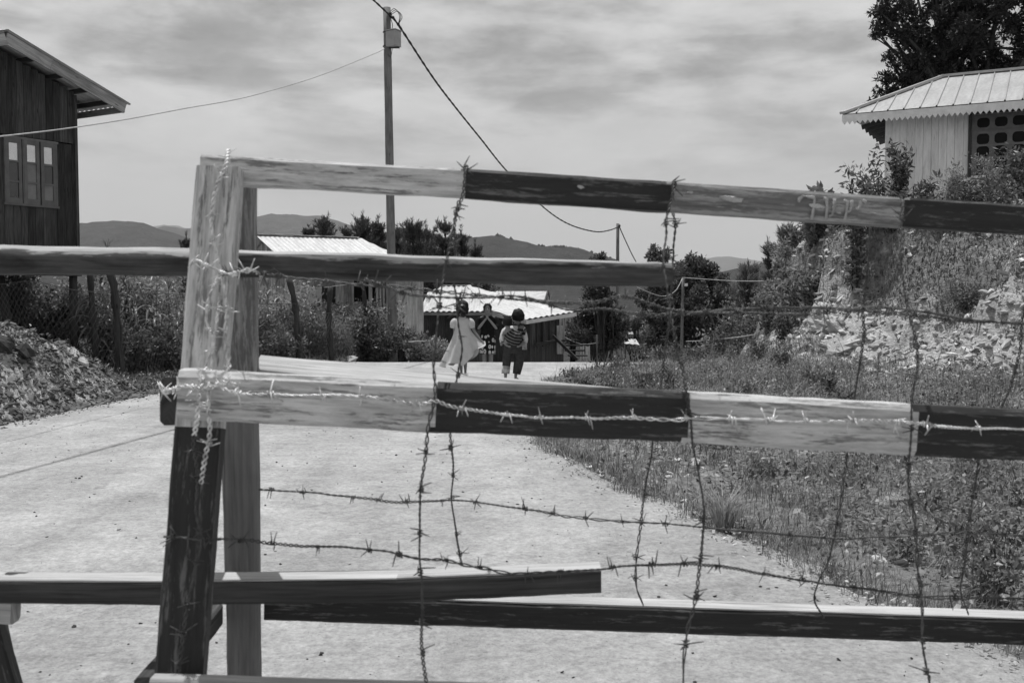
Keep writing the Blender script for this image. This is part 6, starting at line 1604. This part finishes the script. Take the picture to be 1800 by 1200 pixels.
def arm(sh, el, wr, hand, r, spread, L, curl, fr):
    sh, el, wr, hand = map(Vector, (sh, el, wr, hand)); m = wr.lerp(hand, .45)
    ch = [[(sh.x, sh.y, sh.z, r), ((sh.x + el.x) / 2, (sh.y + el.y) / 2, (sh.z + el.z) / 2, r * .92), (el.x, el.y, el.z, r * .78), ((wr.x + el.x) / 2, (wr.y + el.y) / 2, (wr.z + el.z) / 2, r * .72), (wr.x, wr.y, wr.z, r * .5), (m.x, m.y, m.z, fr * 2.3), (hand.x, hand.y, hand.z, fr * 2.2)]]
    return ch + fingers(wr, hand, spread, L, fr, curl=curl)
def person(label, loc): return loc

def garment(name, mat, body, rings, seg=28, thick=.006, label=None, fold=None):
    """rings: list of (cx,cy,cz,rx,ry); closed cloth tube with an inner layer, child of the body"""
    mb = MB(); o0 = ORG[body]
    for lay in (0, 1):
        vs = []; fs = []; uvs = []
        for i, (cx, cy, cz, rx, ry) in enumerate(rings):
            t = i / (len(rings) - 1)
            for k in range(seg):
                a = 2 * math.pi * k / seg; f = fold(t, a) if fold else (0, 0, 0, 1)
                vs.append(o0 + Vector((cx + math.cos(a) * (rx * f[3] - lay * thick) + f[0], cy + math.sin(a) * (ry * f[3] - lay * thick) + f[1], cz + f[2])))
        for i in range(len(rings) - 1):
            for k in range(seg):
                a = i * seg + k; b = i * seg + (k + 1) % seg; q = (a, b, b + seg, a + seg) if lay == 0 else (a + seg, b + seg, b, a)
                fs.append(q); uvs.append([(k / seg, i / (len(rings) - 1))] * 4)
        # true uv
        uvs = []
        for i in range(len(rings) - 1):
            for k in range(seg):
                u0, u1 = k / seg, (k + 1) / seg; v0, v1 = i / (len(rings) - 1), (i + 1) / (len(rings) - 1)
                uvs.append([(u0, v0), (u1, v0), (u1, v1), (u0, v1)] if lay == 0 else [(u0, v1), (u1, v1), (u1, v0), (u0, v0)])
        mb.add(vs, fs, uvs, 0, .5, True)
    o = mb.build(name, mat, body)
    if label: o['label'] = label
    return o
def ctube(name, mat, body, pts, rad, seg=12, label=None, ell=None, hint=None):
    mb = MB(); tube(mb, [ORG[body] + Vector(p) for p in pts], rad, seg, ell=ell, hint=hint, rnd=.5); o = mb.build(name, mat, body)
    if label: o['label'] = label
    return o

# ---------- girl in the pale dress, walking away, holding out her hem
gd = 16.6; gx_ = P(813, 600, gd).x; GL = Vector((gx_, gd, .012))
ch = [[(0, 0, .62, .085), (0, 0, .74, .075), (0, 0, .86, .08), (0, 0, .94, .07), (0, 0, .985, .035), (0, .0, 1.03, .033), (0, -.005, 1.07, .06), (0, -.01, 1.13, .082), (0, -.01, 1.19, .078), (0, -.01, 1.23, .05)],
      [(0, 0, .62, .085), (-.055, 0, .56, .055), (-.045, .02, .44, .05), (-.035, .03, .34, .038), (-.03, .0, .22, .038), (-.02, -.01, .09, .022), (-.02, .0, .035, .022), (-.025, .06, .022, .022), (-.03, .11, .016, .014)],
      [(0, 0, .62, .085), (.055, 0, .56, .055), (.055, -.03, .44, .05), (.045, -.04, .34, .038), (.045, .0, .22, .038), (.045, .03, .09, .022), (.045, .04, .035, .022), (.07, .09, .022, .022), (.09, .13, .016, .014)],
      [(0, 0, .94, .07), (.07, 0, .95, .04), (.13, 0, .925, .034)], [(0, 0, .94, .07), (-.07, 0, .95, .04), (-.12, 0, .925, .034)]]
ch += arm((.13, 0, .925), (.20, .01, .74), (.305, -.01, .605), (.345, -.02, .575), .032, (0, 1, 0), .045, (.2, 0, -1), .005)
ch += arm((-.12, 0, .925), (-.135, .02, .73), (-.10, .05, .58), (-.095, .06, .535), .032, (0, 1, 0), .045, (0, 0, -1), .005)
girl = skin_body('person', ch, M_SKIN, GL); setp(girl, 'girl in a pale puff sleeved dress walking away and holding out her hem', 'person')
def gfold(t, a):
    c, s = math.cos(a), math.sin(a); w = max(0, (t - .28) / .72)
    pl = 1 + w * (.20 * math.sin(a * 6 + 2.5 * w) + .10 * math.sin(a * 11 + 1.3 - 2 * w))
    right = max(0, c) ** 2.2; left = max(0, -c) ** 2.0
    dx = w ** 1.25 * (.17 * right - .15 * left); dz = w ** 1.4 * (.36 * right - .05 * left + .03 * math.sin(a * 5)); dy = -w * .03
    return (dx, dy, dz, pl)
rings = []
prof = [(.975, .05, .042), (.962, .10, .058), (.93, .135, .078), (.86, .122, .088), (.78, .122, .094), (.70, .135, .105), (.62, .15, .118), (.54, .165, .13), (.46, .178, .14), (.38, .188, .15), (.31, .195, .155), (.25, .20, .16), (.22, .20, .16)]
for z, rx, ry in prof: rings.append((0, 0, z, rx, ry))
garment('dress', M_DRESS, girl, rings, 72, .004, fold=gfold)
for sx in (1, -1):
    mb = MB(); 
    def wp(v, sx=sx): a = math.atan2(v.y, v.x); return v * (1 + .07 * math.sin(a * 7) * (1 - abs(v.z) * 6 if abs(v.z) * 6 < 1 else 0))
    b0 = Vector((.145 * sx, .0, .885)); ellipsoid(mb, GL + b0, (.062, .062, .085), 18, 12, warp=wp, rot=Matrix.Rotation(-.35 * sx, 3, 'Y')); 
    tube(mb, [GL + Vector((.158 * sx, .003, .835)), GL + Vector((.165 * sx, .004, .805))], [.048, .046], 14); mb.build('sleeve', M_DRESS, girl)
mb = MB(); tube(mb, [GL + Vector((math.cos(a) * .05, math.sin(a) * .043, .985 + .01 * math.sin(a))) for a in np.linspace(0, 6.283, 20)], .012, 8); mb.build('collar', M_DRESS, girl)
mb = MB(); rs = random.Random(5)
ellipsoid(mb, GL + Vector((0, -.012, 1.165)), (.095, .10, .108), 24, 16, warp=lambda v: v * (1 + .09 * float(fbm(v.x * 40 + 5, v.z * 40 + v.y * 20)) * 2 + .05 * math.sin(v.x * 90) * math.sin(v.y * 70)))
ellipsoid(mb, GL + Vector((-.045, -.05, 1.19)), (.06, .05, .075), 12, 9); ellipsoid(mb, GL + Vector((.05, -.05, 1.185)), (.055, .05, .07), 12, 9)
for k in range(46):
    a = math.pi + math.pi * k / 45 + rs.uniform(-.05, .05); x0, y0 = math.cos(a) * .088, math.sin(a) * .092 - .015; zb_ = 1.02 + rs.uniform(-.025, .03) + .02 * abs(math.cos(a))
    tube(mb, [GL + Vector((x0 * .9, y0 * .9, 1.2)), GL + Vector((x0 * 1.08, y0 * 1.08, 1.12)), GL + Vector((x0 * .95, y0 * .98, zb_))], [.014, .017, .004], 6)
mb.build('hair', M_HAIR, girl)
mb = MB(); ellipsoid(mb, GL + Vector((0, -.115, 1.19)), (.02, .015, .014), 8, 6); mb.build('hair_tie', M_SHIRT, girl)
for sx in (1, -1):
    mb = MB(); ellipsoid(mb, GL + Vector((.083 * sx, .0, 1.125)), (.012, .02, .028), 8, 6); mb.build('ear', M_SKIN, girl)
    mb = MB(); ellipsoid(mb, GL + Vector((.03 * sx, .074, 1.14)), (.011, .006, .006), 8, 6); mb.build('eye', M_EYE, girl)
    fx = (-.026, .068)[sx > 0]; fy = (.045, .085)[sx > 0]
    mb = MB(); ellipsoid(mb, GL + Vector((fx, fy, .008)), (.034, .085, .009), 14, 6, rot=Matrix.Rotation(-.35 if sx > 0 else .05, 3, 'Z')); mb.build('sandal', M_TROUSER, girl)
mb = MB(); ellipsoid(mb, GL + Vector((0, .082, 1.115)), (.01, .014, .014), 8, 6); mb.build('nose', M_SKIN, girl)
mb = MB(); ellipsoid(mb, GL + Vector((0, .074, 1.083)), (.02, .006, .006), 8, 6); mb.build('mouth', M_LIP, girl)

# ---------- boy with the striped sling
bd = 15.7; k_ = bd / F; bx_ = P(903, 600, bd).x; BLc = Vector((bx_, bd, .012))
ch = [[(0, 0, .55, .09), (0, 0, .66, .085), (0, 0, .76, .088), (.0, 0, .83, .07), (.015, 0, .865, .038), (.04, .005, .90, .036), (.065, .0, .94, .062), (.07, -.005, 1.01, .082), (.07, -.005, 1.07, .08), (.07, -.005, 1.115, .05)],
      [(0, 0, .55, .09), (-.07, 0, .50, .06), (-.10, .0, .38, .055), (-.115, .01, .29, .04), (-.125, -.02, .18, .04), (-.13, -.03, .08, .024), (-.13, -.03, .035, .024), (-.135, .03, .022, .024), (-.14, .09, .016, .015)],
      [(0, 0, .55, .09), (.07, 0, .50, .06), (.08, .03, .38, .055), (.075, .05, .29, .04), (.045, .02, .18, .04), (.03, .0, .08, .024), (.03, .0, .035, .024), (.05, .06, .022, .024), (.065, .11, .016, .015)],
      [(0, 0, .83, .07), (.08, 0, .825, .042), (.135, 0, .80, .034)], [(0, 0, .83, .07), (-.08, 0, .825, .042), (-.135, 0, .80, .034)]]
ch += arm((.135, 0, .80), (.172, -.03, .63), (.10, -.17, .565), (.07, -.2, .56), .036, (0, 0, 1), .045, (-.3, .3, 0), .005)
ch += arm((-.135, 0, .80), (-.172, -.03, .64), (-.10, -.17, .565), (-.07, -.2, .56), .036, (0, 0, 1), .045, (.3, .3, 0), .005)
boy = skin_body('person', ch, M_SKIN, BLc); setp(boy, 'small boy in dark trousers seen from behind carrying a baby on his back', 'person')
garment('shirt', M_SHIRT, boy, [(.02, 0, .875, .05, .045), (.005, 0, .855, .10, .07), (0, 0, .82, .14, .09), (0, 0, .74, .135, .10), (0, 0, .66, .13, .10), (0, 0, .58, .14, .105), (0, 0, .54, .142, .108)], 32, .004, fold=lambda t, a: (0, 0, 0, 1 + .04 * math.sin(a * 9) * t))
for sx in (1, -1): ctube('sleeve', M_SHIRT, boy, [(.10 * sx, 0, .83), (.14 * sx, -.005, .79), (.162 * sx, -.015, .73), (.18 * sx, -.03, .66), (.172 * sx, -.045, .615)], [.042, .052, .052, .048, .046], 14)
m_bag = m_plain('patterned cloth bag', .38, .6, 22); mb = MB(); beam(mb, BLc + Vector((.165, -.05, .50)), BLc + Vector((.165, -.05, .62)), (1, 0, 0), .08, .04, n=4, bev=.01, jit=.006); mb.build('cloth_pouch', m_bag, boy)
def leg_g(pts, rr): return ctube('trouser_leg', M_TROUSER, boy, pts, rr, 16)
garment('trousers', M_TROUSER, boy, [(0, 0, .66, .125, .10), (0, 0, .60, .145, .115), (0, 0, .54, .158, .12), (0, 0, .48, .155, .12), (0, .0, .44, .14, .11)], 32, .004, fold=lambda t, a: (0, 0, 0, 1 + .03 * math.sin(a * 7)))
leg_g([(-.07, 0, .52), (-.088, 0, .44), (-.103, 0, .36), (-.113, .0, .28), (-.122, -.015, .20), (-.128, -.025, .125)], [.082, .08, .073, .066, .062, .060])
leg_g([(.072, 0, .52), (.082, .01, .44), (.085, .03, .36), (.078, .04, .28), (.062, .02, .20), (.045, .01, .11)], [.084, .084, .08, .078, .072, .062])
ctube('trouser_cuff', m_bag, boy, [(-.118, -.012, .235), (-.126, -.022, .17), (-.129, -.026, .118)], [.066, .0665, .064], 16, 'pale patched left cuff')
for x, y, ang in ((-.133, .01, .05), (.045, .045, -.25)):
    mb = MB(); ellipsoid(mb, BLc + Vector((x, y, .022)), (.036, .085, .026), 14, 8, rot=Matrix.Rotation(ang, 3, 'Z')); mb.build('shoe', M_TROUSER, boy)
mb = MB(); hc = BLc + Vector((.07, -.012, 1.04)); ellipsoid(mb, hc, (.096, .098, .106), 24, 16, warp=lambda v: v * (1 + .16 * float(fbm(v.x * 45 + 9, v.z * 45 + v.y * 20)) * 2 + .025 * math.sin(v.x * 110 + v.z * 60)))
for k in range(60):
    a = math.pi * (.95 + 1.1 * k / 59); r_ = .094; p0 = hc + Vector((math.cos(a) * r_ * .6, math.sin(a) * r_ * .6, .07)); p1 = hc + Vector((math.cos(a) * r_, math.sin(a) * r_, .0)); p2 = hc + Vector((math.cos(a) * r_ * .86, math.sin(a) * r_ * .86, -.075 + random.uniform(-.012, .012)))
    tube(mb, [p0, p1, p2], [.010, .013, .004], 5)
mb.build('hair', M_HAIR, boy)
for sx in (1, -1):
    mb = MB(); ellipsoid(mb, BLc + Vector((.07 + .092 * sx, .0, 1.0)), (.012, .02, .028), 8, 6); mb.build('ear', M_SKIN, boy)
    mb = MB(); ellipsoid(mb, BLc + Vector((.07 + .03 * sx, .077, 1.02)), (.011, .006, .006), 8, 6); mb.build('eye', M_EYE, boy)
mb = MB(); ellipsoid(mb, BLc + Vector((.07, .085, .99)), (.011, .014, .014), 8, 6); mb.build('nose', M_SKIN, boy)
mb = MB(); ellipsoid(mb, BLc + Vector((.07, .076, .957)), (.02, .006, .006), 8, 6); mb.build('mouth', M_LIP, boy)
# baby on the back
BB = BLc + Vector((-.075, -.15, .70))
ch = [[(.03, 0, -.05, .075), (.01, .0, .03, .075), (-.01, .0, .10, .06), (-.02, .0, .155, .03), (-.022, -.0, .19, .055), (-.022, -.0, .235, .072), (-.022, -.0, .28, .065), (-.022, 0, .31, .04)],
      [(.03, 0, -.05, .075), (.10, .03, -.08, .045), (.16, .10, -.06, .035), (.17, .14, -.12, .022), (.175, .17, -.135, .018)], [(.03, 0, -.05, .075), (-.04, .03, -.08, .045), (-.11, .10, -.06, .035), (-.12, .14, -.12, .022), (-.125, .17, -.135, .018)],
      [(-.01, .0, .10, .06), (-.075, .02, .08, .028)], [(-.01, .0, .10, .06), (.06, .02, .09, .028)]]
ch += arm((-.075, .02, .08), (-.095, .05, .02), (-.085, .08, .06), (-.08, .09, .085), .022, (0, 1, 0), .025, (0, .3, 0), .004)
ch += arm((.06, .02, .09), (.085, .05, .03), (.075, .08, .07), (.07, .09, .095), .022, (0, 1, 0), .025, (0, .3, 0), .004)
baby = skin_body('person', ch, M_SKIN, BB); setp(baby, 'dark haired baby riding in the striped sling on the boy’s back'.replace('’', ''), 'person')
baby['label'] = 'dark haired baby riding in a striped sling behind the small boy'
mb = MB(); ellipsoid(mb, BB + Vector((-.022, -.012, .25)), (.08, .083, .082), 18, 12, warp=lambda v: v * (1 + .04 * math.sin(v.x * 120 + v.z * 90))); 
for k in range(26): 
    a = k * .25 + 3; tube(mb, [BB + Vector((-.022 + math.cos(a) * .04, -.01 + math.sin(a) * .04, .31)), BB + Vector((-.022 + math.cos(a) * .08, -.01 + math.sin(a) * .08, .335 + .01 * math.sin(k * 3)))], [.006, .002], 4)
mb.build('hair', M_HAIR, baby)
for sx in (1, -1):
    mb = MB(); ellipsoid(mb, BB + Vector((-.022 + .078 * sx, .0, .225)), (.01, .016, .022), 8, 6); mb.build('ear', M_SKIN, baby)
    mb = MB(); ellipsoid(mb, BB + Vector((-.022 + .026 * sx, .064, .24)), (.009, .005, .005), 8, 6); mb.build('eye', M_EYE, baby)
mb = MB(); ellipsoid(mb, BB + Vector((-.022, .07, .215)), (.008, .01, .01), 8, 6); mb.build('nose', M_SKIN, baby)
def m_stripes():
    n = NB('striped sling cloth', .9, .1); c = n.n('ShaderNodeUVMap').outputs[0]; s = n.n('ShaderNodeSeparateXYZ'); n.l(c, s.inputs[0])
    w = n.math('ADD', n.math('MULTIPLY', s.outputs[0], 9.0), n.math('MULTIPLY', n.noise(n.coord('UV', (3, 3, 1)), 1, 3), .5)); f = n.math('FRACT', w)
    a = n.rng(f, .48, .56, 0, 1, True); b = n.rng(n.math('FRACT', n.math('MULTIPLY', w, .5)), .05, .12, 1, 0, True)
    v = n.mix(a, .016, .13); n.color(n.mix(n.math('MULTIPLY', b, a), v, .40)); return n.m
M_STR = m_stripes()
mb = MB(); vs = []; fs = []; uvs = []; gp = (.115, .865); NR, NS = 16, 28; cen = Vector((-.01, -.11, .70))
for i in range(NR + 1):
    t = i / NR * .5 * math.pi * 1.05
    for k in range(NS):
        a = 2 * math.pi * k / NS; x = math.cos(a) * math.sin(t) * .150; z = math.sin(a) * math.sin(t) * .145; y = -math.cos(t) * .155
        x2 = x * math.cos(.5) - z * math.sin(.5) * .9; z2 = x * math.sin(.5) * .62 + z * math.cos(.5)
        w = .008 * math.sin(14 * math.atan2(z2 - .16, x2 - .12)); vs.append(cen + BLc + Vector((x2, y - w, z2)))
def suv(v): dx_, dz_ = v.x - BLc.x - gp[0], v.z - BLc.z - gp[1]; return (math.hypot(dx_ + .02, dz_ - .10) / .42, math.atan2(dz_, dx_))
for i in range(NR):
    for k in range(NS):
        q = (i * NS + k, (i + 1) * NS + k, (i + 1) * NS + (k + 1) % NS, i * NS + (k + 1) % NS); fs.append(q); uvs.append([suv(vs[j]) for j in q])
mb.add(vs, fs, uvs, 0, .5, True)
def strap(pts, w):
    p = [BLc + Vector(q) for q in pts]; vs = []; fs = []; uvs = []; n = len(p)
    tube(mb, p, None, 10, ell=[(w, .012)] * n, hint=(1, 0, .2))
strap([(.10, -.13, .80), (.12, -.085, .87), (.11, -.0, .885), (.08, .09, .85), (.0, .125, .76), (-.1, .115, .67), (-.165, .06, .62), (-.17, -.04, .62), (-.13, -.12, .63)], .045)
strap([(.15, -.1, .74), (.175, -.06, .80), (.15, .05, .84)], .03); strap([(-.14, -.1, .78), (-.17, -.03, .70), (-.15, .07, .62), (0, .125, .58), (.15, .08, .60), (.16, -.04, .64), (.12, -.12, .66)], .03)
sl = mb.build('baby_sling', M_STR, loc=BLc + Vector((0, -.1, .7))); setp(sl, 'dark and pale striped woven cloth sling tied over the right shoulder of the boy', 'sling')
sl['label'] = 'dark and pale striped woven sling slung round the small boy'

# ---------- woman facing the camera, hands clasped
wd0 = 22.0; kx = wd0 / F; wx = P(857, 600, wd0).x; WL = Vector((wx, wd0, gz(wx, wd0) + .012)); ztop = P(857, 533, wd0).z; Hs = (ztop - WL.z) / 1.55
def w_(x, y, z, r): return (x * Hs, y * Hs, z * Hs, r * Hs)
ch = [[w_(0, 0, .82, .12), w_(0, 0, .95, .105), w_(0, 0, 1.08, .105), w_(0, 0, 1.20, .10), w_(0, 0, 1.275, .05), w_(0, -.005, 1.315, .046), w_(0, -.02, 1.355, .062), w_(0, -.01, 1.42, .078), w_(0, -.005, 1.48, .078), w_(0, -.0, 1.525, .05)],
      [w_(0, 0, .82, .12), w_(-.085, 0, .76, .09), w_(-.08, 0, .60, .07), w_(-.075, -.01, .45, .05), w_(-.07, .01, .30, .05), w_(-.07, .02, .10, .03), w_(-.07, .02, .04, .03), w_(-.08, -.06, .025, .028), w_(-.085, -.13, .018, .018)],
      [w_(0, 0, .82, .12), w_(.085, 0, .76, .09), w_(.08, 0, .60, .07), w_(.075, -.01, .45, .05), w_(.07, .01, .30, .05), w_(.07, .02, .10, .03), w_(.07, .02, .04, .03), w_(.08, -.06, .025, .028), w_(.085, -.13, .018, .018)],
      [w_(0, 0, 1.20, .10), w_(.1, 0, 1.225, .06), w_(.175, 0, 1.20, .048)], [w_(0, 0, 1.20, .10), w_(-.1, 0, 1.225, .06), w_(-.175, 0, 1.20, .048)]]
sc = lambda *v: tuple(Hs * a for a in v)
ch += arm(sc(.175, 0, 1.20), sc(.205, -.07, .99), sc(.055, -.20, 1.18), sc(.012, -.215, 1.235), .042 * Hs, (0, .4, 1), .07, (-.7, -.3, 0), .0075)
ch += arm(sc(-.175, 0, 1.20), sc(-.205, -.07, .99), sc(-.055, -.20, 1.18), sc(-.012, -.235, 1.235), .042 * Hs, (0, .4, 1), .07, (.7, -.3, 0), .0075)
wom = skin_body('person', ch, M_SKIN, WL); setp(wom, 'woman in a black top and floral skirt facing the road with clasped hands', 'person')
g_ = lambda L_: [tuple(Hs * a for a in r) for r in L_]
garment('top', M_BLACKTOP, wom, g_([(0, 0, 1.275, .062, .055), (0, 0, 1.265, .11, .075), (0, 0, 1.235, .18, .10), (0, 0, 1.15, .175, .125), (0, 0, 1.05, .155, .125), (0, 0, .95, .150, .12), (0, 0, .87, .165, .13), (0, 0, .84, .168, .132)]), 36, .005, fold=lambda t, a: (0, 0, 0, 1 + .03 * math.sin(a * 8 + t * 5)))
for sx in (1, -1): ctube('sleeve', M_BLACKTOP, wom, [sc(.15 * sx, 0, 1.225), sc(.19 * sx, -.005, 1.18), sc(.205 * sx, -.025, 1.11), sc(.222 * sx, -.05, 1.03), sc(.20 * sx, -.085, 1.015)], [r * Hs for r in (.06, .066, .062, .06, .058)], 14)
def m_flower():
    n = NB('floral skirt cloth', .9, .1); v = n.n('ShaderNodeTexVoronoi'); v.inputs['Scale'].default_value = 1; v.inputs['Randomness'].default_value = .45; n.l(n.coord('UV', (13, 5.2, 1)), v.inputs['Vector'])
    d = v.outputs['Distance']; ring = n.math('MULTIPLY', n.rng(d, .13, .2, 0, 1, True), n.rng(d, .36, .42, 1, 0, True)); n.color(n.mix(n.math('MAXIMUM', ring, n.rng(d, .05, .09, .5, 0, True)), .012, .5)); return n.m
garment('skirt', m_flower(), wom, g_([(0, 0, .90, .145, .12), (0, 0, .86, .162, .13), (0, 0, .78, .178, .14), (0, 0, .68, .180, .14), (0, 0, .58, .178, .14), (0, 0, .46, .178, .14), (0, 0, .44, .180, .142)]), 36, .005, fold=lambda t, a: (0, 0, 0, 1 + .025 * math.sin(a * 6) * t))
W3 = lambda x, y, z: WL + Vector((x * Hs, y * Hs, z * Hs))
mb = MB(); ellipsoid(mb, W3(0, .012, 1.455), (.086 * Hs, .09 * Hs, .098 * Hs), 20, 14, warp=lambda v: Vector((v.x, v.y if v.y > -.02 else v.y * .86, v.z)) if v.z < .05 else v)
mb2 = MB()
for k in range(70):
    a = math.pi * (-.12 + 1.24 * k / 69); r_ = .086 * Hs; rr_ = random.uniform(-.01, .01); c = W3(0, .012, 1.455)
    tube(mb2, [c + Vector((math.cos(a) * r_ * .5, math.sin(a) * r_ * .5 , .085)), c + Vector((math.cos(a) * r_ * 1.02, math.sin(a) * r_ * 1.02, .02)), c + Vector((math.cos(a) * r_ * .96, math.sin(a) * r_ * .96, -.07 + rr_))], [.012, .014, .005], 5)
# fringe line swept from a centre parting
for sx in (1, -1):
    for k in range(10):
        u = k / 9; c = W3(0, 0, 0); tube(mb2, [W3(.0, -.05 + .01 * k, 1.535), W3(sx * (.04 + .01 * u), -.07 + .012 * k, 1.505), W3(sx * (.078), -.045 + .012 * k, 1.44), W3(sx * .08, -.02 + .01 * k, 1.38)], [.008, .012, .011, .004], 5)
hb_ = MB(); ellipsoid(hb_, W3(0, .025, 1.46), (.083 * Hs, .083 * Hs, .092 * Hs), 20, 14)
hb_.v += []; mb2.add([Vector(v) for v in hb_.v], hb_.f, rnd=.5, smooth=True); mb2.build('hair', M_HAIR, wom)
for sx in (1, -1):
    e = MB(); ellipsoid(e, W3(.030 * sx, -.083, 1.435), (.0125, .006, .0055), 10, 6); e.build('eye', M_EYE, wom)
    e = MB(); tube(e, [W3(.016 * sx, -.087, 1.452), W3(.030 * sx, -.088, 1.457), W3(.046 * sx, -.082, 1.452)], [.002, .003, .0015], 5); e.build('eyebrow', M_HAIR, wom)
    e = MB(); ellipsoid(e, W3(.080 * sx, .0, 1.42), (.011, .02, .028), 8, 6); e.build('ear', M_SKIN, wom)
    e = MB(); ellipsoid(e, W3(.08 * sx, -.05, .022), (.045, .12, .02), 12, 6); e.build('sandal', M_TROUSER, wom)
e = MB(); tube(e, [W3(0, -.086, 1.435), W3(0, -.096, 1.415), W3(0, -.102, 1.402)], [.007, .010, .012], 8); ellipsoid(e, W3(0, -.096, 1.402), (.016, .012, .009), 8, 6); e.build('nose', M_SKIN, wom)
e = MB(); ellipsoid(e, W3(0, -.084, 1.373), (.024, .007, .0075), 10, 6); e.build('mouth', M_LIP, wom)
e = MB(); tube(e, [W3(-.065, -.055, 1.26), W3(-.04, -.085, 1.235), W3(0, -.105, 1.22)], [.008, .008, .007], 6); e.build('collar', M_SHIRT, wom)
